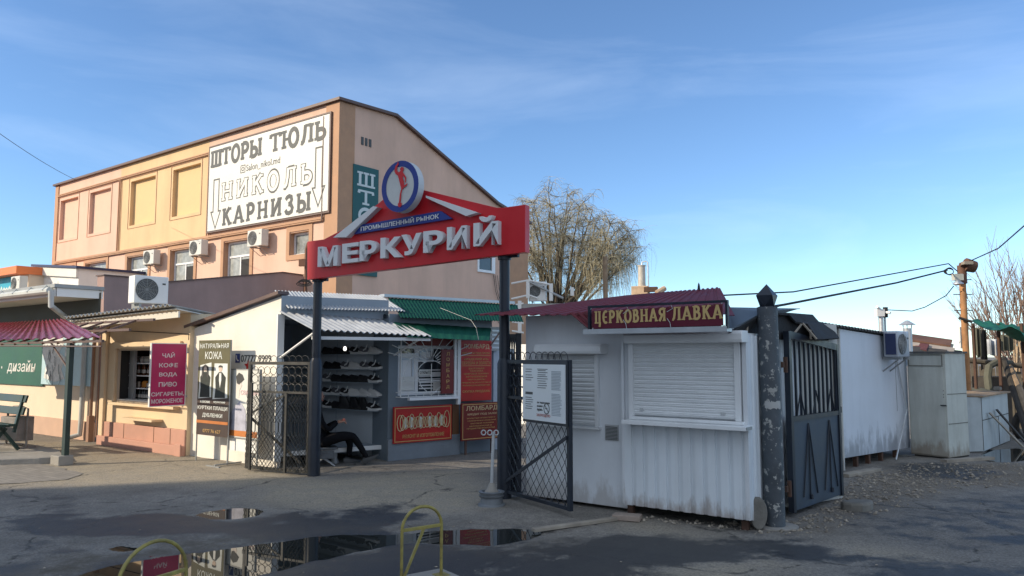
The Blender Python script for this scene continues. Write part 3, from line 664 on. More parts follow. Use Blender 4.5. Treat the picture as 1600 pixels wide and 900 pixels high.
# ------------------------------------------------------------------ tall block to the left of the view, whose shadow lies over the forecourt
def shade_block():
    c = Vector((-21., 5.05)); fr = Fr(c, 90-73)           # its street corner; local x runs along the light
    t = thing('apartment_block', fr, 'tall grey apartment block standing out of view to the left', 'building')
    L_, D_, H = 14, 20, 15.5
    w = MB(fr)
    w.box(-L_, -.002, -D_, 0, 0, H); w.build('wall', 'concrete', t)
    for k in range(0, 5):
        for j in range(4):
            y = -3-k*3.7; z = 1.1+j*3.1; p = MB(fr); p.box(.0, .02, y-.8, y+.8, z, z+1.5); o = p.build('window', 'pvc', t); q = MB(fr); q.box(.021, .026, y-.7, y+.7, z+.1, z+1.4); q.build('pane', 'glass', o)
    r = MB(fr); r.box(-L_-.3, .3, -D_-.3, .0, H, H+.25); r.build('roof', 'grey_metal', t)
M('concrete', (.36, .35, .33), .9, var=.12, bump=.3, bs=20, dirt=.4, dcol=(.2, .19, .17), streak=True)
shade_block()
# ================================================================== left side: curtain shop, shelter, cream kiosk
M('green_banner', (.012, .10, .062), .5, var=.15, vs=2, dirt=.25, dcol=(.03, .07, .05), streak=True); M('print_blue', (.45, .62, .68), .5, var=.1, vs=6)
M('print_grey', (.74, .74, .71), .6, var=.2, vs=9, col2=(.30, .30, .30), c2at=.60, ds=3); M('print_dark', (.05, .05, .05), .6, var=.3); M('print_skin', (.62, .48, .38), .6); M('print_pale', (.70, .72, .68), .6, var=.1, vs=5)
M('red_tile', (.17, .008, .022), .32, var=.12, vs=5, dirt=.2, dcol=(.16, .02, .03)); M('dark_green', (.02, .04, .036), .5, var=.15); M('bench_green', (.006, .032, .026), .45, var=.15, dirt=.25, dcol=(.05, .05, .04))
M('slab_concrete', (.30, .28, .25), .9, var=.18, bump=.4, bs=25, dirt=.4, dcol=(.14, .13, .11)); M('bin_grey', (.23, .21, .19), .7, var=.3, vs=6, dirt=.4, dcol=(.1, .08, .07))
M('pipe_cream', (.55, .45, .34), .6, var=.12, dirt=.35, dcol=(.36, .25, .17), streak=True); M('pipe_brown', (.30, .17, .11), .6, var=.15); M('gutter_grey', (.52, .54, .52), .5, var=.08, dirt=.35, dcol=(.25, .24, .21), ds=3)
M('soffit', (.66, .62, .54), .7, var=.08); M('asbestos', (.40, .39, .36), .9, var=.15, bump=.3, bs=30, dirt=.5, dcol=(.18, .17, .15), ds=3)
M('magenta', (.42, .015, .10), .45, var=.12, vs=3, dirt=.2, dcol=(.25, .02, .07), ds=3); M('magenta_text', (.66, .58, .60), .5); M('olive_print', (.115, .105, .05), .5, var=.12); M('brown_print', (.055, .035, .028), .5, var=.12); M('gold_text', (.45, .28, .10), .5)
M('orange_stripe', (.50, .17, .04), .5); M('jacket', (.02, .028, .024), .6, var=.4, vs=14)
M('wood', (.26, .17, .10), .8, var=.25, vs=5, dirt=.3, dcol=(.1, .07, .05)); M('old_wood', (.30, .26, .21), .85, var=.25, vs=5, dirt=.3, dcol=(.12, .1, .08))
M('red_paint', (.5, .02, .02), .5); M('blue_paint', (.02, .05, .22), .5)

gl = G(130, 690); FLS = Fr((gl.x, gl.y), -37.2); FLS = FLS.sub(0, .12)
def curtain_shop():
    t = thing('low_shop', FLS, 'low pink walled shop with a grey gutter and green banner behind the bench', 'building')
    xr = FLS.f(152, 600)[0]; ztop = 2.95
    w = MB(FLS); zp = FLS.f(75, 652)[1]; w.prism([(-12, 0), (xr, 0), (xr-3.4, 1.25), (-12, 1.25)], zp+.001, ztop, axis='z'); w.build('wall', 'pale_wall', t)
    w = MB(FLS); w.box(-12, xr, -.03, .0-.001, 0, zp); w.build('plinth', 'tan_plinth', t)
    # recess band under the roof, dark board behind the banner top
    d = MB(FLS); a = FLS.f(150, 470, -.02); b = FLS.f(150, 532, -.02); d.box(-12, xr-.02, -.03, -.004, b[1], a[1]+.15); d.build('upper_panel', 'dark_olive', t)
    # roof: corner of the eave
    e = at(86, 452, (FLS.w(0, -.78, 0)).y-.1); q = FLS.i @ e; ex, ey, ez = q.x, -.8, q.z
    ex, ez = FLS.f(88, 463, -.8)
    zt = FLS.f(86, 444, -.8)[1]
    r = MB(FLS); r.prism([(-12, -.86), (ex+.05, -.86), (ex+.05, .05), (ex-3.0, 1.3), (-12, 1.3)], zt-.07, zt, axis='z'); r.build('roof', 'grey_metal', t)
    r = MB(FLS); r.box(-12, ex, -.8, 0, ez, ez+.03); r.build('soffit', 'soffit', t)
    f = MB(FLS); f.box(ex-.005, ex+.02, -.8, .04, ez+.0, zt-.075); f.build('side_fascia', 'white_paint', t)
    f = MB(FLS); f.box(-12, ex-.01, -.83, -.805, ez, zt-.075); f.build('fascia', 'white_paint', t)
    g = MB(FLS); g.tube([(-12, -.9, zt-.1), (ex-.05, -.9, zt-.13)], .065, 8); 
    for k in range(10): x = ex-.2-k*.7; g.tube([(x, -.97, zt-.12), (x, -.9, zt-.03), (x, -.83, zt-.1)], .014, 5)
    g = g.build('gutter', 'gutter_grey', t, smooth='auto')
    p1 = FLS.f(80, 456, -.9); p3 = FLS.f(108, 497, -.3); p4 = FLS.f(133, 530, -.1); p5 = FLS.f(121, 688, -.1); p6 = FLS.f(112, 687, -.2)
    d = MB(FLS); d.tube([(p1[0], -.9, zt-.14), (p1[0]+.02, -.9, zt-.42), (p3[0], -.35, p3[1]), (p4[0], -.1, p4[1]+.1), (p4[0], -.1, .45), (p4[0]-.03, -.1, .12), (p4[0]-.15, -.32, .05)], .05, 10); d.build('downpipe', 'gutter_grey', t, smooth='auto')
    x = FLS.f(144, 600, -.07)[0]; d = MB(FLS); d.tube([(x, -.07, 2.2), (x, -.07, .0)], .03, 8); d.box(x-.05, x+.05, -.12, -.03, 0, .5); d.build('conduit', 'pipe_brown', t)
    x = FLS.f(154, 600, -.05)[0]; d = MB(FLS); d.tube([(x, -.05, 2.25), (x, -.05, .1)], .014, 6); d.build('conduit', 'pipe_brown', t)
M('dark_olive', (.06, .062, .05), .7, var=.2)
curtain_shop()
def shop_banners():
    x0, x1, z0, z1 = pxr(FLS, (-70, 520), (66, 603), -.05); fr = FLS.sub(x0, -.05, 0, z0); W_, H = x1-x0, z1-z0
    H = FLS.f(66, 522, -.05)[1]-z0
    t = thing('shop_banner', fr, 'dark green banner with white italic lettering on the low pink shop wall', 'banner')
    b = MB(fr); b.box(0, W_, 0, .03, 0, H); b.build('sheet', 'green_banner', t)
    a = fr.f(11, 583); c = fr.f(56, 566); m = MB(fr); m.text('дизайн', a[0], c[0], fr.f(12, 583.5)[1], fr.f(56, 563)[1], -.004, -.001, .006, italic=.15); m.build('lettering', 'banner_white', t)
    m = MB(fr); x, z = fr.f(3, 574); m.prism([(x+.03*math.cos(k*.6283), z+.03*math.sin(k*.6283)) for k in range(10)], -.004, -.001); m.build('lettering', 'banner_white', t)
    # printed panel with a pale carved figure and wing
    x0, x1, z0, z1 = pxr(FLS, (68, 520), (141, 604), -.06); fr = FLS.sub(x0, -.06, 0, z0); W_, H = x1-x0, z1-z0
    t = thing('picture_panel', fr, 'pale blue printed panel showing grey drapery and a feathered wing', 'poster')
    b = MB(fr); b.box(0, W_, 0, .03, 0, H); b.build('sheet', 'print_blue', t)
    m = MB(fr); m.prism([(.02, H-.02), (.38*W_, H-.02), (.46*W_, .8*H), (.36*W_, .62*H), (.5*W_, .5*H), (.42*W_, .3*H), (.5*W_, .12*H), (.3*W_, .05*H), (.06*W_, .12*H), (.1*W_, .4*H), (.02, .55*H)], -.006, -.001); m.build('drapery', 'print_grey', t)
    m = MB(fr)
    for k in range(11):
        a = R(75-k*14); L0 = .34*H; cx, cz = .5*W_, .62*H; m.prism([(cx+.04*math.cos(a+1.57), cz+.04*math.sin(a+1.57)), (cx+L0*(1.05+.12*(k % 3))*math.cos(a)*.85, cz+L0*1.1*math.sin(a)), (cx+L0*.9*math.cos(a-.16)*.85, cz+L0*math.sin(a-.16)), (cx-.04*math.cos(a+1.57), cz-.04*math.sin(a+1.57))], -.007-.0006*k, -.001)
    m.build('wing', 'print_grey', t)
    m = MB(fr)
    for k in range(14):
        x = rnd.uniform(.1, .42)*W_; z = rnd.uniform(.15, .9)*H; m.ribbon([(x, z), (x+rnd.uniform(-.05, .05), z-.1), (x+rnd.uniform(-.08, .08), z-.2)], rnd.uniform(.012, .03), -.016-.0006*k)
    for k in range(10):
        a = R(70-k*15); cx, cz = .5*W_, .62*H; m.ribbon([(cx+.1*math.cos(a), cz+.1*math.sin(a)), (cx+.27*H*math.cos(a)*.85, cz+.3*H*math.sin(a))], .016, -.017-.0005*k)
    m.build('fold_lines', 'print_dark', t)
shop_banners()
# shelter with red metal-tile roof
gs = G(101, 727); FSH = Fr((gs.x, gs.y), -37.2)
def shelter():
    t = thing('bench_shelter', FSH, 'open shelter with a red metal tile roof over the bench at the left', 'shelter')
    zf = FSH.f(113, 527, 0)[1]; fr_ = FSH.f(161, 527, -.08); bk = FSH.f(100, 499, .95)
    xr, zr = fr_[0], fr_[1]; zb = bk[1]
    r = MB(FSH); r.sheet((-6, .95, zb), (bk[0], .95, zb), (xr, -.1, zr), (-6, -.1, zr), 22, .016, .004, nv=24, tile=5); r.build('roof', 'red_tile', t)
    b = MB(FSH)
    for y in (-.02, .45, .9): z = zr-.05+(zb-zr)*(y+.1)/1.05; b.box(-6, xr-.35*(y+.1)-.1, y-.02, y+.02, z-.05, z-.012)
    for k in range(10): x = .2-k*.55; b.slab((x-.015, -.06, zr-.06), (x+.015, -.06, zr-.06), (x+.015, .93, zb-.07), (x-.015, .93, zb-.07), .03)
    b.build('rafter', 'brown_metal', t)
    p = MB(FSH); p.box(-.05, .05, -.035, .035, 0, zr-.05); p.build('post', 'dark_green', t)
    p = MB(FSH); p.tube([(-.04, .0, 1.45), (-.75, .0, zr-.03)], .014, 6); p.build('brace', 'brown_metal', t)
    p = MB(FSH); p.tube([(-3, -.05, zr-.09), (xr-.1, -.05, zr-.13)], .012, 6); p.build('rail', 'brown_metal', t)
    for x in (-3.2,):
        p = MB(FSH); p.box(x-.05, x+.05, -.035, .035, 0, zr-.05); p.build('post', 'dark_green', t)
shelter()
def platform_bench_bin():
    o = MB(); o.prism(gp([(-160, 733), (-160, 694), (20, 699), (62, 705), (92, 712), (100, 723), (60, 726)]), -.02, .10, axis='z'); o.fr = FSH; o.v = [FSH.i @ v for v in o.v]; o.box(-.22, .07, -.12, .10, 0, .15); o.box(-5, -.40, -.20, -.14, 0, .06); o.build('kerb', 'slab_concrete', kind='structure', bevel=.015)
    a = at(14, 690, G(18, 697).y); g = G(18, 698); fr = Fr((g.x, g.y), -37.2, .10)
    bp = at(-4, 556, 12.5); fr = Fr((bp.x, bp.y), -37.2, .105)
    t = thing('park_bench', fr, 'dark green slatted bench under the red tile shelter', 'bench')
    for i, (y0, z0, h) in enumerate(((.36, .78, .12), (.33, .58, .12))):
        b = MB(fr); b.slab((-1.7, y0+.03, z0), (.12, y0+.03, z0), (.12, y0+.06, z0+h), (-1.7, y0+.06, z0+h), .035); b.build('backrest', 'bench_green', t, bevel=.006)
    b = MB(fr)
    for y in (-.1, .03, .16): b.box(-1.7, .14, y, y+.11, .40, .44)
    b.build('seat', 'bench_green', t, bevel=.006)
    for x in (0., -1.5):
        l = MB(fr)
        l.slab((x-.03, -.14, 0), (x+.03, -.14, 0), (x+.03, .16, .39), (x-.03, .16, .39), .05); l.slab((x-.03, .36, 0), (x+.03, .36, 0), (x+.03, .06, .39), (x-.03, .06, .39), .05)
        l.slab((x-.028, .28, .3), (x+.028, .28, .3), (x+.028, .40, .9), (x-.028, .40, .9), .04); l.build('leg', 'bench_green', t)
    bp = at(31, 556, 13.3); fr = Fr((bp.x, bp.y), -30, .10)
    t = thing('litter_bin', fr, 'grey square metal litter bin with an arched handle behind the bench', 'bin')
    b = MB(fr); b.box(-.22, .30, -.14, .14, .12, .52); b.build('body', 'bin_grey', t, bevel=.01)
    b = MB(fr); b.tube([(-.27, 0, 0), (-.27, 0, .62), (-.1, 0, .68), (.15, 0, .69), (.35, 0, .66), (.35, 0, 0)], .018, 6); b.box(-.3, .4, -.14, .14, .0, .035); b.build('frame', 'bin_grey', t)
platform_bench_bin()
# ------------------------------------------------------------------ cream kiosk
gk = G(290, 713); FK = Fr((gk.x, gk.y), -37.2)
def cream_kiosk():
    t = thing('cream_kiosk', FK, 'cream kiosk with a rose plinth and open window full of bottles', 'kiosk')
    xl = FK.f(160, 640)[0]; zp = FK.f(200, 662)[1]; ztop = 2.36
    wx0, wz1 = FK.f(184, 545); wz0 = FK.f(200, 629)[1]; wx1 = FK.f(281, 600)[0]
    w = MB(FK); w.holes(xl, 0, zp, ztop, [(wx0, wx1, wz0, wz1)], 0, .06); w.quad((xl, 0, 0), (xl, 0, ztop), (xl, 1.6, ztop), (xl, 1.6, 0)); w.quad((0, 0, 0), (0, 1.6, 0), (0, 1.6, ztop), (0, 0, ztop)); w.quad((xl, 1.6, 0), (0, 1.6, 0), (0, 1.6, ztop), (xl, 1.6, ztop)); w.build('wall', 'cream_wall', t)
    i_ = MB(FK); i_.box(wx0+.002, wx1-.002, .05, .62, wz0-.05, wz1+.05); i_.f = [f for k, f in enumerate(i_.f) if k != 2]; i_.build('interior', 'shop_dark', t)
    p = MB(FK); p.box(xl, .0, -.03, .0, 0, zp); p.box(xl, .02, -.09, -.031, 0, .17); p.box(-.16, .03, -.12, -.091, .0, .20)
    p.build('plinth', 'rose_plinth', t, bevel=.012)
    p = MB(FK); xp = FK.f(186, 600)[0]; p.box(xl-.02, xl+.14, -.06, -.002, .0, ztop); p.build('pilaster', 'cream_wall', t, bevel=.01)
    f = MB(FK); f.box(wx0-.07, wx1+.05, -.05, -.002, wz1, wz1+.12); f.box(wx0-.06, wx0, -.04, -.002, wz0, wz1); f.box(wx0-.09, wx1+.03, -.12, -.002, wz0-.05, wz0-.003); f.build('window_frame', 'cream_wall', t, bevel=.006)
    f = MB(FK); f.frame(wx0+.005, wx1-.005, wz0+.003, wz1-.003, .03, .01, .05); f.build('sash', 'pipe_cream', t)
    s = MB(FK); s.box(wx0+.03, wx1-.03, .012, .3, wz0+.032, wz0+.05); s.build('counter', 'banner_white', t)
    l = MB(FK); a = FK.f(196, 652, -.12); b = FK.f(244, 655, -.12); l.box(a[0], b[0], -.2, -.001, a[1]-.03, a[1]+.005); l.build('ledge', 'cream_wall', t)
    g = MB(FK)
    for px in (178, 196, 243, 269): x = FK.f(px, 670)[0]; g.box(x-.008, x+.008, -.036, -.0305, .17, zp)
    g.build('joint', 'pipe_brown', t)
    shelves = []
    for k, pz in enumerate((567, 586, 605.5, 624)):
        z = FK.f(210, pz, .3)[1]; shelves.append(z)
        if k < 3: s = MB(FK); s.box(wx0+.01, wx1-.01, .22, .6, z-.015, z); s.build('shelf', 'pvc', t)
    # corrugated roof, high at its front edge
    FRr = at(267, 476, 12.35); FLl = at(100, 496, 14.1); BR = at(347, 492, 13.55); BL = FLl+(BR-FRr); BL.z = BR.z
    r = MB(); dz = Vector((0, 0, .0)); r.sheet(BL, BR, FRr, FLl, 26, .022, .008, nv=2); r.build('roof', 'asbestos', t)
    s = MB(); off = Vector((0, 0, -.07)); inn = Vector((.2, .27, 0))*.3; s.slab(BL+off, BR+off, FRr+off+inn, FLl+off+inn, .02); s.build('soffit', 'soffit', t)
    s = MB(); off2 = Vector((0, 0, -.10)); n = Vector((-.604, -.797, 0)); s.slab(FLl+off2+inn*1.3, FRr+off2+inn*1.3, FRr+off2+inn*1.3-n*.03, FLl+off2+inn*1.3-n*.03, .1); s.build('fascia', 'soffit', t)
    c = MB(FK); a = FK.f(178, 516, -.02); b = FK.f(295, 522, -.02); c.tube([(a[0]-.4, -.02, a[1]+.03), (a[0], -.02, a[1]), (b[0], -.02, b[1]), (b[0], -.02, b[1]-.1)], .007, 5); c.build('cable', 'dark', t)
    return shelves, wx0, wx1
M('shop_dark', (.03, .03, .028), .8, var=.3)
SHV, KX0, KX1 = cream_kiosk()
for nm, c, ro in (('glass_dark', (.02, .025, .02), .15), ('glass_amber', (.09, .03, .01), .15), ('jar_pale', (.34, .33, .29), .3), ('pack_orange', (.5, .2, .03), .5), ('pack_pale', (.45, .4, .33), .5), ('label_paper', (.5, .48, .42), .6)): M(nm, c, ro, var=.15)
def kiosk_goods():
    names = ['top', 'second', 'third', 'bottom']
    bot = [(.028, 0), (.030, .02), (.030, .13), (.012, .18), (.011, .23), (.013, .235)]
    jar = [(.035, 0), (.038, .02), (.038, .09), (.03, .1), (.032, .12)]
    for row, z in enumerate(SHV):
        fr0 = FK.sub(KX0+.09, .34, 0, z+.002)
        if row == 2:
            for k in range(6):
                fr = fr0.sub(k*.105, rnd.uniform(-.03, .05), rnd.uniform(-20, 20)); w, h = rnd.uniform(.07, .1), rnd.uniform(.08, .15)
                b = MB(fr); b.prism([(-w/2, 0), (w/2, 0), (w/2*.92, h*.5), (w/2, h), (0, h*.96), (-w/2, h), (-w/2*.92, h*.5)], -.02, .02)
                o = b.build('snack_pack', 'pack_orange' if k in (2, 3) else 'pack_pale', top=fr, bevel=.006)
                tag(o, 'bright orange snack pack on the third shelf of the cream kiosk' if k in (2, 3) else 'pale snack pack on the third shelf of the cream kiosk', 'snack pack', 'orange snack packs' if k in (2, 3) else 'pale snack packs')
            continue
        base = None
        for k in range(7 if row != 0 else 6):
            fr = fr0.sub(k*.095+rnd.uniform(-.012, .012), rnd.uniform(-.03, .03))
            if base is None:
                base = thing('jar' if row == 0 else 'bottle', fr, '', 'jar' if row == 0 else 'bottle')
                b = MB(fr); b.lathe(jar if row == 0 else bot, 12); b.build('body', 'jar_pale' if row == 0 else ('glass_dark' if row == 3 else 'glass_amber'), base, smooth='auto')
                b = MB(fr); b.lathe([(.0315, .04), (.0315, .1)] if row else [(.0395, .03), (.0395, .075)], 12); b.build('paper_label', 'label_paper', base, smooth='auto'); o = base
            else: o = dup(base, fr, '')
            o['label'] = ['short pale jar on the top shelf of the cream kiosk', 'amber bottle on the second shelf of the cream kiosk', '', 'dark bottle on the bottom shelf of the cream kiosk'][row]
            o['group'] = ['jars on the top kiosk shelf', 'bottles on the second kiosk shelf', '', 'bottles on the bottom kiosk shelf'][row]
kiosk_goods()
def drinks_sign():
    w = .578; p = FK.w(-.02, -.03, 0); fr = Fr((p.x-.604*w, p.y-.797*w), 52.8)
    za = fr.hit(237, 537, 0, 0)[2] if False else fr.f(237, 537)[1]; zb = fr.f(234, 635)[1]; x0 = fr.f(236, 580)[0]; x1 = fr.f(290, 580)[0]
    fr = fr.sub(x0, 0, 0, zb); W_, H = x1-x0, za-zb
    t = thing('drinks_sign', fr, 'magenta sign board listing tea, coffee and beer, hinged on the cream kiosk', 'sign')
    b = MB(fr); b.box(0, W_, 0, .03, 0, H); b.build('board', 'magenta', t); b = MB(fr); b.frame(-.012, W_+.012, -.012, H+.012, .012, -.004, .034); b.build('frame', 'white_paint', t)
    for s, cx, ww, v0, v1 in (('ЧАЙ', .48, .36, .775, .85), ('КОФЕ', .49, .54, .615, .69), ('ВОДА', .49, .52, .46, .535), ('ПИВО', .49, .52, .305, .38), ('СИГАРЕТЫ,', .5, .94, .145, .22), ('МОРОЖЕНОЕ', .49, .9, .04, .11)):
        m = MB(fr); m.text(s, (cx-ww/2)*W_, (cx+ww/2)*W_, v0*H, v1*H+(.015 if 'Й' in s else 0), -.004, -.001, .015); m.build('lettering', 'magenta_text', t)
    br = MB(fr); br.box(W_, W_+.06, .0, .02, H*.85, H*.88); br.box(W_, W_+.06, .0, .02, H*.12, H*.15); br.build('hinge', 'grey_metal', t)
drinks_sign()
def big_ac():
    Y = 14.2; q = at(209, 473, Y); fr = Fr((q.x, q.y), 46, q.z); x1 = fr.f(263, 460)[0]; h = fr.f(210, 429)[1]+0
    fr_h = (at(209, 429.5, Y).z-q.z)
    ac_unit(fr, x1, fr_h, .30, 'large white outdoor unit above the corrugated roof of the cream kiosk', None, tone='white_paint', stand=True)
    s = thing('unit_stand', Fr((q.x, q.y), 46), 'steel stand behind the cream kiosk roof carrying the large outdoor unit', 'stand')
    for x in (.1, x1-.1):
        b = MB(fr); b.box(x-.02, x+.02, .05, .3, -q.z, -.095); b.build('leg', 'grey_metal', s)
big_ac()
# ================================================================== shoe shop, pawn shop
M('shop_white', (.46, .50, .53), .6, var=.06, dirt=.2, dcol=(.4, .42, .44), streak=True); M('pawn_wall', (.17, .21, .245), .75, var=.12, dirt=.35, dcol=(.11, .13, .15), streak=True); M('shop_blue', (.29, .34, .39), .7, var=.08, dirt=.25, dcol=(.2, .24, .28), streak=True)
M('awning_zinc', (.46, .48, .50), .4, .25, var=.12, vs=5, dirt=.3, dcol=(.38, .37, .35), ds=4); M('green_tile', (.003, .048, .034), .7, var=.12, vs=4, spec=.12); M('green_sheet', (.010, .075, .052), .7, var=.12, vs=4, spec=.12)
M('shoe_black', (.018, .018, .02), .45, var=.3, vs=20); M('shoe_white', (.62, .62, .60), .5, var=.1); M('shoe_grey', (.12, .12, .13), .6, var=.3); M('sole_white', (.66, .66, .64), .5); M('sole_dark', (.025, .025, .025), .6)
M('lamp', (1, .96, .9), .4, emit=1.6); M('red_print', (.42, .014, .010), .45, var=.2, vs=3, dirt=.3, dcol=(.22, .03, .015), ds=2); M('maroon_print', (.16, .014, .010), .45, var=.15, vs=3); M('orange_fade', (.40, .07, .025), .5, var=.15, vs=2); M('gold', (.55, .34, .12), .5, var=.1); M('gold_pale', (.60, .46, .26), .5)
M('timber_brown', (.20, .10, .05), .6, var=.2)
ge = at(437, 556, 11.5); FS = Fr((ge.x, ge.y), 34.)
FSL = Fr((ge.x, ge.y), -37.2)                          # the sunlit side wall runs left from the same corner
def shoe_shop():
    t = thing('shoe_shop', FS, 'white shoe shop with an open front and a sunlit side wall', 'shop')
    xr = FS.f(604, 650)[0]; zf = FS.f(604, 695)[1]; L_ = 2.45
    top0 = FSL.f(440, 463)[1]; topl = FSL.f(304, 513)[1]; xl = FSL.f(296, 600)[0]
    w = MB(FSL); w.prism([(xl, .0), (-.0, .0), (0, top0), (FSL.f(304, 513)[0], topl), (xl, topl-.06)], 0, .06); w.build('side_wall', 'white_plaster', t)
    w = MB(FSL); e = MB(FSL); xa = FSL.f(310, 511)[0]
    e.slab((xl-.1, -.08, topl+.0), (.03, -.08, top0+.03), (.03, .12, top0+.03), (xl-.1, .12, topl+.0), -.05); e.build('roof_edge', 'brown_metal', t)
    # right inner wall carrying the shelves: runs inward from the right jamb, parallel to the side wall
    FI = Fr(FS.w(xr-.02, 0, 0), -37.2)
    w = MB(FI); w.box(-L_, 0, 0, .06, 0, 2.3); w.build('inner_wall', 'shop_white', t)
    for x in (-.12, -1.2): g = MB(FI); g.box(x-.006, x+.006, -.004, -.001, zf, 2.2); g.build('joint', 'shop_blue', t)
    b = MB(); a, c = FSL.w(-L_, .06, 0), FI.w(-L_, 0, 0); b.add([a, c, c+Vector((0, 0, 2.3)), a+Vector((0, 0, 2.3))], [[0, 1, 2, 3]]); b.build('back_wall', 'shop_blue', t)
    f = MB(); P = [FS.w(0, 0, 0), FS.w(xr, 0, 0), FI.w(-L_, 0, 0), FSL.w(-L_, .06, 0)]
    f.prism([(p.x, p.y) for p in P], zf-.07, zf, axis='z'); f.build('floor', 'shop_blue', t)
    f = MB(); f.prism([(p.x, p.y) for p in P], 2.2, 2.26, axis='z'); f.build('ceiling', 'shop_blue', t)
    for xa, z0_ in ((xr, .14), (0, .1)): j = MB(FS); j.box(xa-.05, xa+.05, -.03, .03, z0_, 2.27); j.build('door_post', 'white_paint', t)
    for x in (xr, .9): l = MB(FS); l.box(x-.03, x+.03, .0, .06, 0, zf-.072); l.lathe([(.07, 0), (.06, .04), (.03, .1)], 10, (x, .03, 0)); l.build('leg', 'grey_metal', t)
    s = MB(FS); s.box(0, xr, -.015, .0-.001, zf-.06, zf+.005); s.build('threshold', 'white_paint', t)
    # fascia between the two roofs
    zt = FS.f(470, 478)[1]; u = MB(FS); u.box(.0, xr, -.02, .02, 2.24, 2.55); u.build('fascia', 'shop_blue', t)
    A, B_ = FS.f(441, 487, -.01), FS.f(645, 503, -.01); z0 = 2.29
    o1 = FS.f(489, 515, -.92); o2 = FS.f(674, 525, -.92)
    r = MB(FS); r.sheet((-.03, -.02, A[1]), (xr+.25, -.02, B_[1]+.0), (o2[0], -.92, o2[1]), (o1[0]-.0, -.92, o1[1]), 19, .016, .004, nv=2); r.build('awning', 'awning_zinc', t)
    g = MB(FS); g.box(o1[0], o2[0], -.90, -.87, min(o1[1], o2[1])-.075, min(o1[1], o2[1])-.03); g.build('awning_rail', 'white_paint', t)
    g = MB(FS); g.tube([(.0, -.03, 1.62), (o1[0]+.03, -.86, o1[1]-.05)], .018, 6); g.build('strut', 'white_paint', t)
    g = MB(FS); a = FS.f(628, 551, -.03); g.tube([(xr, -.03, a[1]-.1), (xr+.12, -.86, o2[1]-.06)], .016, 6); g.build('strut', 'white_paint', t)
    q = FS.f(443, 461, .05); q2 = FS.f(588, 471, .3); q3 = FS.f(632, 486, -.12); q4 = FS.f(455, 482, -.12)
    r = MB(FS); r.sheet((q[0], .5, q[1]+.1), (xr+.1, .5, q[1]+.1), (q3[0], -.14, q3[1]), (q4[0]-.05, -.14, q4[1]), 34, .012, .004, nv=1); r.build('roof', 'awning_zinc', t)
    # shelves
    zs = []
    for py in (553.5, 577, 597.5, 619, 640.5):
        z = FI.f(560, py, -.12)[1]; zs.append(z); s = MB(FI); s.box(-L_+.1, -.06, -.16, -.002, z-.010, z); s.build('shelf', 'shop_blue', t)
    # bare bulb under the ceiling
    return FI, zs
FI, SHZ = shoe_shop()
def bulb():
    p = FI.f(539, 541, -.55); fr = FI.sub(p[0], -.55, 0, p[1]-.05)
    t = thing('light_bulb', fr, 'bare glowing light bulb hanging in the shoe shop', 'light bulb')
    b = MB(fr); b.lathe([(.010, -.022), (.024, -.01), (.027, .01), (.016, .045)], 14); b.build('globe', 'lamp', t, smooth=True)
    b = MB(fr); b.lathe([(.02, .046), (.02, .08)], 10); b.tube([(0, 0, .08), (0, 0, 2.2-fr.p.z)], .006, 5); b.build('socket', 'grey_metal', t)
bulb()
def shoe_proto(kind, fr):
    t = thing('shoe', fr, '', 'shoe')
    up, so = {'black': ('shoe_black', 'sole_dark'), 'sport': ('shoe_black', 'sole_white'), 'white': ('shoe_white', 'sole_white'), 'grey': ('shoe_grey', 'sole_white'), 'boot': ('shoe_black', 'sole_dark')}[kind]
    b = MB(fr); prof = [(-.135, .036, .018), (-.1, .042, .0), (-.03, .036, 0), (.04, .045, 0), (.10, .043, .004), (.145, .022, .012)]
    rings = []
    for hgt in (0, .026):
        rings.append([(x, s*w, z*(1 if hgt == 0 else 1)+hgt) for s in (-1, 1) for x, w, z in (prof if s < 0 else prof[::-1])])
    n = len(rings[0]); b.add(rings[0]+rings[1], [list(range(n)), list(range(2*n-1, n-1, -1))]+[[i, (i+1) % n, (i+1) % n+n, i+n] for i in range(n)]); b.v = [Vector((v.x*1.08, v.y, v.z*1.35)) for v in b.v]; b.build('sole', so, t)
    hh = .19 if kind == 'boot' else .085
    b = MB(fr); st = [(-.13, .030, .02, hh), (-.10, .037, .02, hh+.012), (-.045, .034, .02, hh), (.0, .036, .02, .085 if kind != 'boot' else .13), (.05, .041, .02, .068), (.1, .038, .02, .055), (.14, .018, .022, .04)]
    vs = []; m = 8
    for x, w, z0, z1 in st:
        for k in range(m):
            a = math.pi*k/(m-1); vs.append((x, w*math.cos(a), z0+(z1-z0)*math.sin(a)**.7))
    fs = [[i*m+k, i*m+k+1, (i+1)*m+k+1, (i+1)*m+k] for i in range(len(st)-1) for k in range(m-1)]+[list(range(m)), [(len(st)-1)*m+k for k in range(m)]]+[[i*m, (i+1)*m, (i+1)*m+m-1, i*m+m-1] for i in range(len(st)-1)]
    b.add(vs, fs); b.v = [Vector((v.x*1.08, v.y, v.z*1.35)) for v in b.v]; u = b.build('upper', up, t, smooth='auto')
    if kind in ('sport', 'grey'):
        s = MB(fr)
        for sd in (-1, 1): s.tube([(-.03, sd*.037, .035), (.02, sd*.040, .05), (.04, sd*.035, .085)], .007, 4); s.v = [Vector((v.x*1.08, v.y*1.06, v.z*1.35)) for v in s.v]
        s.build('stripe', 'sole_white', u)
    return t
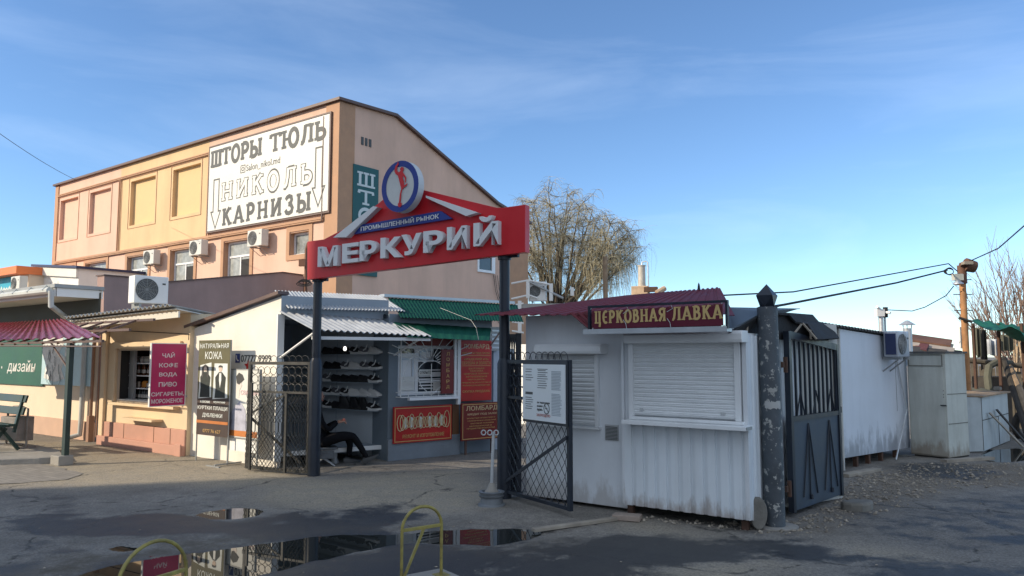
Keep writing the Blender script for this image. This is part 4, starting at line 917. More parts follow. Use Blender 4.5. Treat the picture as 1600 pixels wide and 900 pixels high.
def shoes():
    rows = [['black', 'black', 'black', 'sport', 'grey', 'white'], ['black', 'black', 'grey', 'white', 'grey', 'sport'], ['grey', 'black', 'black', 'black', 'black', 'sport'], ['sport', 'grey', 'sport', 'white', 'white', 'white'], ['sport', 'black', 'boot', 'boot', 'boot', 'sport']]
    look = {'black': 'plain black shoe', 'sport': 'black shoe with a pale sole', 'white': 'white trainer', 'grey': 'grey trainer with a pale stripe', 'boot': 'tall black boot'}
    rn = ['top', 'second', 'middle', 'fourth', 'bottom']; ordn = ['first', 'second', 'third', 'fourth', 'fifth', 'sixth']
    proto = {}
    for r, row in enumerate(rows):
        for i, k in enumerate(row):
            x = -.16-(5-i)*.225; fr = FI.sub(x+rnd.uniform(-.01, .01), -.085, rnd.choice([-8, 0, 10, 172, 184]) if False else rnd.uniform(-8, 8)+(0 if (i+r) % 3 else 8), SHZ[r]+.001)
            lab = '%s, %s on the %s shoe shop shelf' % (look[k], ordn[i], rn[r])
            if k not in proto: proto[k] = shoe_proto(k, fr); o = proto[k]; o['label'] = lab
            else: o = dup(proto[k], fr, lab)
            o['group'] = 'shoes on the shoe shop shelves'
shoes()
def side_texts():
    # phone number painted on the sunlit side wall
    x0, z0 = FSL.f(368, 566); x1, z1 = FSL.f(414, 553); fr = FSL.sub(x0, -.001, 0, z0)
    t = thing('phone_number', fr, 'phone number in dark digits beside a small blue square on the sunlit white wall', 'wall lettering')
    m = MB(fr); s = .14; m.box(0, .12, -.004, -.001, -.005, .135); m.build('icon', 'blue_paint', t)
    m = MB(fr); m.ribbon([(.03, .11), (.035, .06), (.06, .03), (.095, .025)], .022, -.006); m.build('handset', 'banner_white', t)
    m = MB(fr); m.text('07777 9999', .15, x1-x0+.16, .005, .115, -.004, -.001, .01); m.build('lettering', 'ink', t)
    x, z = FSL.f(388, 572); fr = FSL.sub(x, -.001, 0, z); m = MB(fr)
    m.prism([((.11 if k % 2 == 0 else .045)*math.sin(k*math.pi/5), (.11 if k % 2 == 0 else .045)*math.cos(k*math.pi/5)) for k in range(10)], -.004, -.001); tag(m.build('red_star', 'red_paint', top=fr), 'red star on the white side wall behind the mesh gate', 'star')
side_texts()
def leather_sign():
    fr = FSL.sub(0, -.30)
    x0 = fr.f(309, 600)[0]; x1 = fr.f(358, 600)[0]; zt = fr.f(358, 531)[1]; zb = fr.f(330, 681)[1]
    fr = fr.sub(x0, 0); W_ = x1-x0; t = thing('leather_sign', fr, 'tall olive and brown advertising board for leather jackets on thin legs', 'sign')
    b = MB(fr); zm = zb+(zt-zb)*.40; b.box(0, W_, 0, .03, zm, zt); b.build('board', 'olive_print', t)
    b = MB(fr); b.box(0, W_, 0.001, .03, zb, zm-.001); b.build('lower_board', 'brown_print', t)
    H = zt-zb
    def Z(v): return zb+v*H
    for s, a, c, v0, v1 in (('НАТУРАЛЬНАЯ', .04, .96, .915, .965), ('КОЖА', .22, .76, .80, .88)): m = MB(fr); m.text(s, a*W_, c*W_, Z(v0), Z(v1), -.004, -.001, .006); m.build('lettering', 'print_pale', t)
    for i, (xa, xb) in enumerate(((.04, .45), (.50, .96))):
        p = MB(fr); p.prism([(xa*W_, Z(.38)), (xb*W_, Z(.40)), ((xb-.02)*W_, Z(.765-.01*i)), ((xa+.03)*W_, Z(.735+.02*i))], -.003, -.001); ph = p.build('photo', 'print_pale', t)
        cx = (xa+xb)/2*W_; p = MB(fr)
        p.prism([(cx-.16*W_, Z(.395)), (cx+.16*W_, Z(.40)), (cx+.15*W_, Z(.50)), (cx+.17*W_, Z(.61)), (cx+.05*W_, Z(.665)), (cx-.05*W_, Z(.665)), (cx-.16*W_, Z(.61)), (cx-.14*W_, Z(.5))], -.006, -.0035); p.build('jacket', 'jacket', ph)
        p = MB(fr); hz = Z(.695); p.prism([(cx+.055*W_*math.cos(k*.524), hz+.027*H*math.sin(k*.524)) for k in range(12)], -.007, -.004); p.build('face', 'print_skin', ph)
        p = MB(fr)
        if i == 0: p.prism([(cx-.12*W_, Z(.6)), (cx-.055*W_, Z(.61)), (cx-.05*W_, Z(.71)), (cx, Z(.722)), (cx+.05*W_, Z(.71)), (cx+.06*W_, Z(.61)), (cx+.11*W_, Z(.6)), (cx+.10*W_, Z(.72)), (cx, Z(.745)), (cx-.10*W_, Z(.72))], -.0085, -.0075)
        else: p.prism([(cx-.06*W_, Z(.70)), (cx-.05*W_, Z(.715)), (cx+.05*W_, Z(.715)), (cx+.06*W_, Z(.70)), (cx+.06*W_, Z(.73)), (cx, Z(.738)), (cx-.06*W_, Z(.73))], -.0085, -.0075)
        p.build('hair', 'print_dark', ph)
        if i == 1: p = MB(fr); p.prism([(cx-.035*W_, Z(.58)), (cx, Z(.50)), (cx+.035*W_, Z(.58)), (cx+.03*W_, Z(.655)), (cx-.03*W_, Z(.655))], -.0075, -.0065); p.build('shirt', 'print_grey', ph)
    for s, a, c, v0, v1, mt in (('женские', .10, .42, .338, .362, 'print_pale'), ('мужские', .54, .90, .338, .362, 'print_pale'), ('КУРТКИ ПЛАЩИ', .03, .97, .262, .307, 'print_pale'), ('ДУБЛЕНКИ', .19, .82, .185, .232, 'print_pale'), ('0777 76 627', .22, .78, .03, .065, 'gold_text')):
        m = MB(fr); m.text(s, a*W_, c*W_, Z(v0), Z(v1), -.003, .0, .006); m.build('lettering', mt, t)
    m = MB(fr); m.box(0.002, W_-.002, -.003, .0005, Z(.125), Z(.155)); m.build('stripe', 'orange_stripe', t)
    for x in (.0, W_): l = MB(fr); l.tube([(x, .015, 0.012), (x, .015, zt)], .012, 6); l.build('leg', 'grey_metal', t)
    l = MB(fr); l.box(W_-.2, W_+.14, -.22, -.19, .0, .02); l.box(W_-.015, W_+.015, -.2, .25, 0.021, .04); l.build('foot', 'grey_metal', t)
    # bridal poster board beside it
    fr = FSL.sub(0, -.22); x1 = fr.f(404, 640)[0]; x0 = fr.f(356, 640)[0]; zt = fr.f(370, 578)[1]; zb = fr.f(370, 683)[1]
    fr = fr.sub(x0, 0); W_ = x1-x0; H = zt-zb; t = thing('bridal_poster', fr, 'white bridal shop poster board with a faint pink word beside the leather sign', 'poster')
    b = MB(fr); b.box(0, W_, 0, .03, zb, zt); b.build('board', 'banner_white', t); b = MB(fr); b.frame(-.015, W_+.015, zb-.015, zt+.015, .016, -.004, .034); b.build('frame', 'grey_metal', t)
    def Z(v): return zb+v*H
    m = MB(fr); m.text('СВАДЬБА', .42*W_, W_*.99, Z(.62), Z(.70), -.004, -.001, 0); m.build('lettering', 'pink_text', t)
    m = MB(fr); m.prism([(.28*W_, Z(.80)), (.36*W_, Z(.78)), (.44*W_, Z(.82)), (.52*W_, Z(.86)), (.46*W_, Z(.93)), (.34*W_, Z(.96)), (.25*W_, Z(.9))], -.004, -.001); m.build('hair', 'print_dark', t)
    m = MB(fr); m.prism([(.28*W_, Z(.6)), (.36*W_, Z(.58)), (.38*W_, Z(.7)), (.45*W_, Z(.77)), (.42*W_, Z(.82)), (.3*W_, Z(.80)), (.27*W_, Z(.7))], -.0035, -.001); m.build('face', 'print_skin2', t)
    m = MB(fr); m.prism([(.02*W_, Z(.02)), (.03*W_, Z(.3)), (.16*W_, Z(.40)), (.4*W_, Z(.54)), (.58*W_, Z(.42)), (.62*W_, Z(.25)), (.74*W_, Z(.1)), (.72*W_, Z(.02))], -.004, -.001); m.build('veil', 'veil', t)
    m = MB(fr); m.box(.08*W_, W_-.02, -.006, -.0042, Z(.0)+.015, Z(.10)); m.build('stripe', 'orange_stripe', t)
    b = MB(fr); b.box(0.02, W_-.02, .02, .028, .22, zb-.02); b.build('lower_panel', 'white_paint', t)
    for x in (.02, W_-.02): l = MB(fr); l.box(x-.012, x+.012, -.002, .018, 0, zb-.016); l.build('leg', 'grey_metal', t)
M('pink_text', (.62, .40, .42), .6); M('print_skin2', (.70, .62, .56), .6); M('veil', (.42, .42, .50), .6, var=.3, vs=7)
leather_sign()
# ------------------------------------------------------------------ pawn shop
gp_ = G(612, 720); FP = Fr((gp_.x, gp_.y), 39.)
def pawn_shop():
    t = thing('pawn_shop', FP, 'small grey pawn kiosk with a white grilled window and green roofs', 'kiosk')
    xr = FP.f(716, 640)[0]; x2 = FP.f(770, 640)[0]
    wx0, wx1 = FP.f(622, 570)[0], FP.f(708, 570)[0]; wz0 = FP.f(660, 617)[1]; wz1 = FP.f(660, 540)[1]; zt = 2.32
    w = MB(FP); w.holes(-.08, xr, 0, zt, [(wx0, wx1, wz0, wz1)], 0, .12); w.quad((-.08, 0, 0), (-.08, 2, 0), (-.08, 2, zt), (-.08, 0, zt)); w.box(xr+.001, x2, .03, 2, 0, zt); w.build('wall', 'pawn_wall', t)
    p = MB(FP); p.box(-.1, xr, -.06, -.002, 0, .34); p.build('plinth', 'concrete_blue', t, bevel=.01)
    # window
    f = MB(FP); f.frame(wx0, wx1, wz0, wz1, .05, .06, .119); xm = wx0+(wx1-wx0)*.36; f.box(xm-.03, xm+.03, .062, .117, wz0+.05, wz1-.05); zm = wz0+(wz1-wz0)*.42; f.box(xm+.03, wx1-.05, .064, .115, zm-.03, zm+.03); f.box(wx0+.05, xm-.03, .064, .115, zm+.3, zm+.34)
    win = f.build('window', 'pvc', t); g = MB(FP); g.quad((wx0, .1, wz0), (wx1, .1, wz0), (wx1, .1, wz1), (wx0, .1, wz1)); g.build('pane', 'glass', win)
    d = MB(FP); d.box(wx0+.05, xm-.03, .07, .099, wz0+.05, zm+.30); d.box(xm+.03, xm+.34, .08, .098, zm+.2, wz1-.05); d.build('door_leaf', 'pvc', win)
    b = MB(FP)
    d = MB(FP); d.frame(wx0+.08, xm-.06, wz0+.09, zm+.26, .03, .055, .069); d.frame(xm+.06, xm+.31, zm+.23, wz1-.08, .025, .062, .079); d.build('door_moulding', 'zinc', win)
    for k in range(7): z = wz0+.09+k*.05; b.box(xm+.06, wx1-.07, .066, .08, z, z+.022)
    b.build('blind', 'pvc', win)
    n = MB(FP); n.box(xm+.02, xm+.27, .02, .025, zm-.02, zm+.07); nn = n.build('notice', 'banner_white', win); n = MB(FP); n.text('ОТКРЫТО', xm+.04, xm+.25, zm, zm+.05, .016, .019, .005); n.build('lettering', 'ink', nn)
    n = MB(FP); n.box(wx0+.08, xm-.06, .03, .034, wz0+.08, wz0+.30); n.build('notice', 'banner_white', win); n = MB(FP); n.box(wx1-.38, wx1-.24, .03, .034, wz0+.06, wz0+.2); n.build('notice', 'banner_white', win)
    # grille cage
    g = MB(FP); y = -.14; gx0, gx1, gz0, gz1 = wx0-.03, wx1+.05, wz0-.02, FP.f(660, 528)[1]
    for z in (gz0, gz0+.07): g.tube([(gx0, 0, z), (gx0, y, z), (gx1, y, z), (gx1, 0, z)], .009, 5)
    g.tube([(gx0, 0, gz1), (gx0, y, gz1), (gx1, y, gz1), (gx1, 0, gz1)], .009, 5)
    for k in range(2): x = (gx0, gx1)[k]; g.tube([(x, y, gz0), (x, y, gz1)], .011, 5)
    cx = (gx0+gx1)/2+.0; cz = gz1-.42
    for k in range(-5, 6): a = R(90+k*16); g.tube([(cx+.12*math.cos(a), y, cz+.12*math.sin(a)), (cx+.75*math.cos(a)*1.1, y, min(gz1, cz+.42+.0*k) if abs(k) < 4 else cz+.45*math.sin(a)+.1)], .007, 4)
    for rr in (.3, .52): g.tube([(cx+rr*math.cos(R(a)), y, cz-.25+rr*math.sin(R(a))) for a in range(0, 181, 12)], .007, 4)
    for dx in (-.32, 0, .32): g.tube([(cx+dx, y, gz0+.42 if dx else gz0), (cx+dx, y, cz)], .007, 4)
    g.tube([(cx-.5, y, cz-.28), (cx+.5, y, cz-.28)], .007, 4)
    for s in (-1, 1): g.tube([(cx+s*.02, y, cz-.5), (cx+s*.2, y, cz-.36), (cx+s*.3, y, cz-.1), (cx+s*.33, y, cz+.05)], .007, 4)
    for k in range(9): x = gx0+(gx1-gx0)*k/8; g.tube([(x, y, gz0), (x, y, gz0+.07)], .006, 4)
    g.build('window_grille', 'white_paint', t)
    for px in (716.5,): x = FP.f(px, 600, -.13)[0]; q = MB(FP); q.box(x-.03, x+.03, -.15, -.1, FP.f(716, 631)[1], FP.f(716, 530)[1]); q.box(x-.1, x-.055, -.15, -.11, FP.f(716, 622)[1], FP.f(716, 530)[1]); q.build('post', 'white_paint', t)
    s = MB(FP); a = FP.f(640, 624, -.22); b_ = FP.f(722, 619, -.22); s.box(a[0], b_[0]-.04, -.22, -.155, a[1]-.02, a[1]+.02); s.build('sill', 'pvc', t)
    # roofs
    A = FP.f(655, 527, -.75); B_ = FP.f(764, 532, -.75); C_ = FP.f(640, 504, -.02); D_ = FP.f(716, 513, -.02)
    r = MB(FP); r.sheet((C_[0]-.3, -.02, C_[1]), (x2-.05, -.02, D_[1]+.02), (B_[0], -.75, B_[1]), (A[0]-.2, -.75, A[1]), 10, .002, .004, 'trap', nv=1); r.build('awning', 'green_sheet', t)
    A = FP.f(640, 497, -.3); B_ = FP.f(818, 511, -.3); C_ = FP.f(606, 466, 1.3); D_ = FP.f(790, 486, 1.3)
    r = MB(FP); r.sheet((C_[0], 1.3, C_[1]), (D_[0]+.3, 1.3, C_[1]), (B_[0], -.3, A[1]), (A[0]-.15, -.3, A[1]), 40, .006, .004, nv=24, tile=4); r.build('roof', 'green_tile', t)
    r = MB(FP); r.box(C_[0]-.1, D_[0]+.2, 1.25, 1.42, C_[1]+.02, C_[1]+.07); r.build('flashing', 'zinc', t)
    r = MB(FP); r.box(-.08, x2, .05, 1.3, zt, A[1]+.0); r.build('roof_infill', 'dark', t)
    c = MB(FP); a, b_ = FP.f(714, 479, -.2), FP.f(748, 531, -.8); m_ = FP.f(738, 500, -.4); c.tube([(a[0], .3, a[1]), (m_[0], -.36, m_[1]), (FP.f(744, 512, -.5)[0], -.5, FP.f(744, 512, -.5)[1]), (b_[0], -.8, b_[1])], .0035, 5); c.build('cable', 'grey_metal', t)
    c = MB(FP); c.tube([(x2-.1, -.0, FP.f(768, 545)[1]), (FP.f(784, 512, -.5)[0], -.5, FP.f(784, 515, -.5)[1])], .018, 5); c.build('bracket', 'zinc', t)
M('concrete_blue', (.20, .23, .26), .9, var=.15, bump=.3, bs=25, dirt=.4, dcol=(.16, .17, .18), streak=True)
pawn_shop()
def sign_lines(t, fr, W_, H, lines, mat):
    for s, a, c, v0, v1 in lines: m = MB(fr); m.text(s, a*W_, c*W_, v0*H, v1*H, -.005, -.001, .006, res=2); m.build('lettering', mat, t)
def pawn_signs():
    def board(name, a, b, y, mat, label, edge=None):
        x0, x1 = FP.f(a[0], (a[1]+b[1])/2, y)[0], FP.f(b[0], (a[1]+b[1])/2, y)[0]; cx = (a[0]+b[0])/2
        z0, z1 = FP.f(cx, b[1], y)[1], FP.f(cx, a[1], y)[1]; fr = FP.sub(x0, y, 0, z0); W_, H = x1-x0, z1-z0
        t = thing(name, fr, label, 'sign'); m = MB(fr); m.box(0, W_, 0, .03, 0, H); m.build('board', mat, t)
        if edge: m = MB(fr); m.frame(.02, W_-.02, .02, H-.02, .012, -.003, -.0005); m.build('border', edge, t)
        return t, fr, W_, H
    t, fr, W_, H = board('pawn_sign', (720, 532), (768, 626), -.1, 'red_print', 'tall bright red pawn sign with gold lettering right of the grilled window')
    sign_lines(t, fr, W_, H, [('ЛОМБАРД', .08, .92, .85, .94)], 'gold_pale')
    sign_lines(t, fr, W_, H, [('КРЕДИТЫ ПОД ЗАЛОГ', .05, .95, .765, .805), ('«ИЗДЕЛИЙ ИЗ»', .1, .9, .665, .715), ('СЕРЕБРА И ЗОЛОТА', .03, .97, .60, .65), ('БЫТОВАЯ', .25, .75, .52, .545), ('ТЕХНИКА', .28, .72, .48, .505), ('ЦИФРОВАЯ ТЕХНИКА', .1, .9, .43, .46), ('АВТОМОБИЛИ И', .16, .84, .385, .412), ('МОТОЦИКЛЫ', .22, .78, .335, .362), ('ПРЕДМЕТЫ ИСКУССТВА И', .03, .97, .285, .312), ('КОЛЛЕКЦИОНИРОВАНИЯ', .06, .94, .24, .265), ('СКУПКА ПРОДАЖА', .06, .94, .13, .175)], 'gold')
    m = MB(fr)
    for v in (.745, .575): m.box(.04*W_, .96*W_, -.004, -.001, v*H, v*H+.008)
    m.build('rule', 'gold', t)
    t, fr, W_, H = board('pawn_sign', (721, 629), (779, 687), -.22, 'maroon_print', 'dark maroon pawn sign with a gold border, low beside the right gate pole', 'gold')
    sign_lines(t, fr, W_, H, [('ЛОМБАРД', .12, .97, .77, .92), ('КРЕДИТ ПОД ЗАЛОГ', .16, .96, .66, .72)], 'gold_pale')
    sign_lines(t, fr, W_, H, [('ЗОЛОТЫХ ИЗДЕЛИЙ И', .14, .9, .57, .61), ('СЕРЕБРЯНЫХ ИЗДЕЛИЙ', .16, .92, .50, .54), ('БЫТОВОЙ ТЕХНИКИ', .24, .86, .43, .47), ('АВТОМОБИЛЕЙ И', .2, .8, .36, .40), ('ПРЕДМЕТОВ ИСКУССТВА', .14, .9, .29, .33)], 'gold')
    for sx in (.12, W_-.12): m = MB(fr); m.box(sx-.015, sx+.015, .03, .06, -.30, H*.8); m.build('leg', 'brown_metal', t)
    t, fr, W_, H = board('jewellery_sign', (615, 634), (706, 690), -.09, 'red_print', 'wide red jewellery repair sign picturing a gold chain under the grilled window', 'gold')
    sign_lines(t, fr, W_, H, [('РЕМОНТ И ИЗГОТОВЛЕНИЕ', .15, .86, .13, .23)], 'gold')
    m = MB(fr)
    for k in range(15):
        u = k/14; cx = W_*(.14+.72*u); cz = H*(.56-.03*math.sin(k*1.9)); m.tube([(cx+.045*math.cos(a*.5236), -.012, cz+H*(.15+.06*(k % 3 == 0))*math.sin(a*.5236)) for a in range(12)], .008, 4, True)
    m.tube([(W_*(.1+.05*math.cos(a*.5236)), -.012, H*(.55+.22*math.sin(a*.5236))) for a in range(12)], .008, 4, True); m.tube([(W_*(.9+.05*math.cos(a*.5236)), -.012, H*(.6+.24*math.sin(a*.5236))) for a in range(12)], .008, 4, True)
    m.build('chain_picture', 'gold_pale', t)
    m = MB(fr)
    for k in (1, 3, 6, 9, 11, 13): cx = W_*(.14+.72*k/14); m.prism([(cx+.03*math.cos(a*.5236), H*.56+H*.15*math.sin(a*.5236)) for a in range(12)], -.009, -.004)
    m.build('charm_picture', 'letter_pale', t)
    t, fr, W_, H = board('header_sign', (636, 527), (709, 540), -.06, 'maroon_print', 'narrow dark red header strip above the grilled pawn window')
    t, fr, W_, H = board('hanging_sign', (690, 546), (709, 615), -.17, 'maroon_print', 'narrow dark red vertical sign fixed to the window grille')
    for i, c in enumerate('ЛОМБАРД'): m = MB(fr); m.text(c, .38*W_, .64*W_, H*(.86-i*.125), H*(.94-i*.125), -.005, -.001, .008, res=2); m.build('lettering', 'gold', t)
    t, fr, W_, H = board('timber_post', (707, 632), (717, 690), -.05, 'timber_brown', 'brown board strip between the two lower red signs'); t['category'] = 'board'
    # things behind and beyond
    x0, z0 = FP.f(771, 626, .12); x1, z1 = FP.f(786, 545, .12); fr = FP.sub(x0, .12); m = MB(fr); m.box(0, x1-x0+.25, 0, .05, .0, z1); tag(m.build('blue_panel', 'pale_blue', top=fr), 'pale blue panel standing beyond the pawn signs beside the gate pole', 'panel')
    fr = FP.sub(FP.f(766, 520, .02)[0], .02, 0, FP.f(770, 548, .02)[1]); t = thing('wall_vent', fr, 'grey slatted vent box high on the end of the pawn kiosk', 'vent'); m = MB(fr); m.box(0, .22, 0, .1, 0, .42); m.build('box', 'grey_metal', t); m = MB(fr)
    for k in range(5): m.box(.03, .19, -.012, -.001, .04+k*.075, .07+k*.075)
    m.build('louvre', 'zinc', t)
    p = at(806, 556, 19); fr = Fr((p.x, p.y), -37.2); z = fr.f(806, 528)[1]; x0 = fr.f(770, 540)[0]; x1 = fr.f(830, 540)[0]
    m = MB(fr); xm = fr.f(802, 540)[0]; zb = fr.f(812, 538)[1]; m.prism([(x0, 0), (x1, 0), (x1, zb), (xm+.08, zb), (xm, z), (x0, z)], 0, .2); tag(m.build('white_wall', 'white_paint', top=fr), 'sunlit white wall seen between the gate pole and the church kiosk', 'wall')
M('pale_blue', (.42, .48, .55), .7, var=.06)
pawn_signs()
# ================================================================== market gate
M('iron', (.014, .020, .032), .42, var=.25, vs=8, dirt=.25, dcol=(.05, .045, .04), spec=.4); M('sign_red', (.56, .012, .020), .4, var=.06, vs=1.5, dirt=.12, dcol=(.35, .03, .03), streak=True); M('sign_blue', (.012, .035, .23), .4); M('letter_white', (.66, .68, .70), .5, var=.02); M('emblem_grey', (.52, .54, .54), .5); M('iron_lit', (.035, .034, .03), .5, var=.3, vs=10)  # iron_lit: copy of iron for the sunlit leaf, sun put into its colour
M('steel_white', (.5, .52, .53), .5, .2, var=.15, dirt=.3); M('rim_grey', (.17, .185, .20), .6, .2, var=.25, dirt=.4, dcol=(.08, .08, .08), ds=4); M('notice', (.66, .70, .72), .35, var=.03); M('notice_grey', (.36, .40, .43), .6); M('notice_red', (.45, .17, .15), .6)
P1 = G(490, 744); P2 = G(788, 779)
FG = Fr((P1.x, P1.y), ang(P1, P2)); SPAN = (P2-P1).length
def gate_post(fr, z, label):
    t = thing('gate_post', fr, label, 'post', 'posts of the market gate')
    zc = 1.62; b = MB(fr); b.tube([(0, 0, zc-.02), (0, 0, z)], .062, 14); b.build('upper_tube', 'iron', t, smooth='auto')
    b = MB(fr); b.lathe([(.085, -.02), (.085, zc-.06), (.064, zc)], 16); b.build('lower_tube', 'iron', t, smooth='auto')
    b = MB(fr); b.lathe([(.08, z-.06), (.08, z-.005)], 14); b.build('collar', 'iron', t, smooth='auto'); return t
zl = FG.f(497, 434)[1]; zr = FG.f(792, 398)[1]
gate_post(FG, zl, 'dark blue steel post under the left end of the red market sign'); FG2 = Fr((P2.x, P2.y), FG.ang); gate_post(FG2, zr, 'dark blue steel post under the right end of the red market sign')
def market_sign():
    y = -.12; o = FG.sub(0, y)
    t = thing('market_sign', o, 'big red market gate sign with white raised letters and a round blue emblem', 'sign')
    def q(px, py, yy=y): return FG.f(px, py, yy)
    pts = [(480, 437), (820.5, 394), (820.5, 319.5), (786, 324.5), (776, 324.5), (664, 297.5), (626, 290), (548, 352), (506, 374), (480, 377.5)]
    b = MB(FG); b.prism([q(*p) for p in pts], y, y+.10); b.build('board', 'sign_red', t, bevel=.004)
    def quadtext(s, tl, bl, tr, br, yf, yb, bold):
        A, B_, C_ = q(*bl, yf), q(*br, yf), q(*tl, yf); D = q(*tr, yf)
        h = ((C_[1]-A[1])+(D[1]-B_[1]))/2; m = MB(FG); m.text(s, A[0], B_[0], 0, h, yf, yb, bold)
        sl = ((B_[1]-A[1])+(D[1]-C_[1]))/2; z0 = (A[1]+C_[1])/2-h/2
        m.v = [Vector((v.x, v.y, v.z+z0+sl*(v.x-A[0])/(B_[0]-A[0]))) for v in m.v]; return m
    # each big letter is its own box sign
    W_ = [('М', 496, 527, (385.5, 417.5), (383.5, 414.5)), ('Е', 534, 559.5, (381, 412), (378.5, 408.5)), ('Р', 561.5, 588, (376.5, 408.5), (375, 405.5)), ('К', 594, 626, (371.5, 404), (369.5, 401)), ('У', 626.5, 658, (367, 400), (363.5, 396)), ('Р', 661, 692, (361.5, 395.5), (358.5, 392)), ('И', 698, 729, (355, 391), (352, 387.5)), ('Й', 739.5, 778, (349, 385), (344.5, 381.5))]
    for ch, xa, xb, (ta, ba), (tb, bb) in W_:
        if ch == 'Й':
            m = quadtext('И', (xa, ta), (xa, ba), (xb, tb), (xb, bb), y-.075, y-.002, .035); A = q(750, 339, y-.075); B_ = q(768, 336, y-.075)
            r = abs(B_[0]-A[0])/2+.012; cx, cz = (A[0]+B_[0])/2, (A[1]+B_[1])/2; pr = [(cx+r*math.cos(R(a)), cz+.75*r*math.sin(R(a))) for a in range(180, 361, 18)]+[(cx+r*.45*math.cos(R(a)), cz+.2*r*math.sin(R(a))) for a in range(360, 179, -18)]; m.prism(pr, y-.075, y-.002)
        else: m = quadtext(ch, (xa, ta), (xa, ba), (xb, tb), (xb, bb), y-.075, y-.002, .035)
        m.build('letter', 'letter_white', t)
    # roof-shaped strips
    for P in ([(520.5, 371), (541, 370.5), (590, 323.5), (583, 322)], [(665.5, 305.5), (665.5, 309), (728, 337.5), (746, 332)]):
        m = MB(FG); m.prism([q(*p, y-.09) for p in P], y-.09, y-.002); m.build('strip', 'letter_white', t)
    P = [(554, 365.5), (690, 344), (707, 341.5), (688, 330), (567, 350.5)]; m = MB(FG); m.prism([q(*p, y-.045) for p in [(553, 366), (706, 341.5), (688, 329.5), (565, 351)]], y-.045, y-.002); m.build('name_plate', 'sign_blue', t)
    m = quadtext('ПРОМЫШЛЕННЫЙ РЫНОК', (564, 353), (563.5, 361), (685, 331.5), (685.5, 341.5), y-.053, y-.047, .012); m.build('lettering', 'letter_white', t)
    # round emblem
    c = q(625.5, 290.5, y-.2); top = q(627, 251, y-.2)[1]; bot = q(623, 331.5, y-.2)[1]; rad = (top-bot)/2; cx, cz = c[0], (top+bot)/2; lx = q(597, 290, y-.2)[0]; rx = q(654, 290, y-.2)[0]; cx = (lx+rx)/2; rx_ = (rx-lx)/2
    E_ = lambda k, s: (cx+rx_*s*math.cos(k), cz+rad*s*math.sin(k))
    m = MB(FG); m.prism([E_(k*2*math.pi/40, 1) for k in range(40)], y-.2, y-.09); d = m.build('emblem', 'emblem_grey', t, smooth=False)
    m = MB(FG); m.ribbon([E_(k*2*math.pi/40, .885) for k in range(40)], rad*.23, y-.204, True); m.build('ring', 'sign_blue', d)
    def e(u, v): return (cx+rx_*u*1.45, cz+rad*v)
    m = MB(FG)
    fig = [(.02, -.62), (.05, -.3), (.10, -.12), (.06, .05), (.0, .3), (-.03, .42), (-.12, .5), (-.17, .62), (-.14, .8), (-.06, .9), (-.04, .98), (-.01, .86), (-.06, .78), (-.08, .66), (-.03, .56), (.03, .56), (.06, .62), (.03, .68), (.10, .74), (.17, .72), (.18, .62), (.14, .55), (.20, .44), (.28, .30), (.26, .12), (.24, .1), (.23, .28), (.15, .40), (.15, .30), (.20, .12), (.20, .0), (.25, .02), (.33, .08), (.30, -.02), (.2, -.08), (.14, -.14), (.10, -.3), (.08, -.62)]
    m.prism([e(u-.03, v) for u, v in fig], y-.212, y-.2085); m.prism([e(.02+.07*math.cos(k*.5236), -.72+.1*math.sin(k*.5236)) for k in range(12)], y-.2125, y-.2085)
    m.build('figure', 'sign_red', d)
    m = MB(FG)
    for px, py in ((497, 436), (795, 398)): x, z = q(px, py); m.box(x-.06, x+.06, y+.1, .02, z-.02, z+.25)
    m.build('bracket', 'iron', t)
market_sign()
def lattice(m, x0, x1, z0, z1, p, y, r=.0045, mid=None, amp=.5):
    n = max(2, int(round((x1-x0)/p))); p = (x1-x0)/n; dz = p*1.25
    for i in range(n+1):
        for s in (0, 1):
            pts = []; z = z0; k = 0
            while z < z1+1e-6:
                x = x0+i*p+(p/2 if (k+s) % 2 else -p/2)*1.; pts.append((min(x1, max(x0, x)), y+.003*s, z))
                if mid and mid[0] <= z < mid[1] and z+dz*2.2 > mid[0]: z = max(mid[1], z+dz)
                else: z += dz; 
                if not (mid and abs(z-mid[1]) < 1e-9): k += 1
            pts.append((pts[-1][0], y+.003*s, z1)); m.tube(pts, r, 4, cap=False)
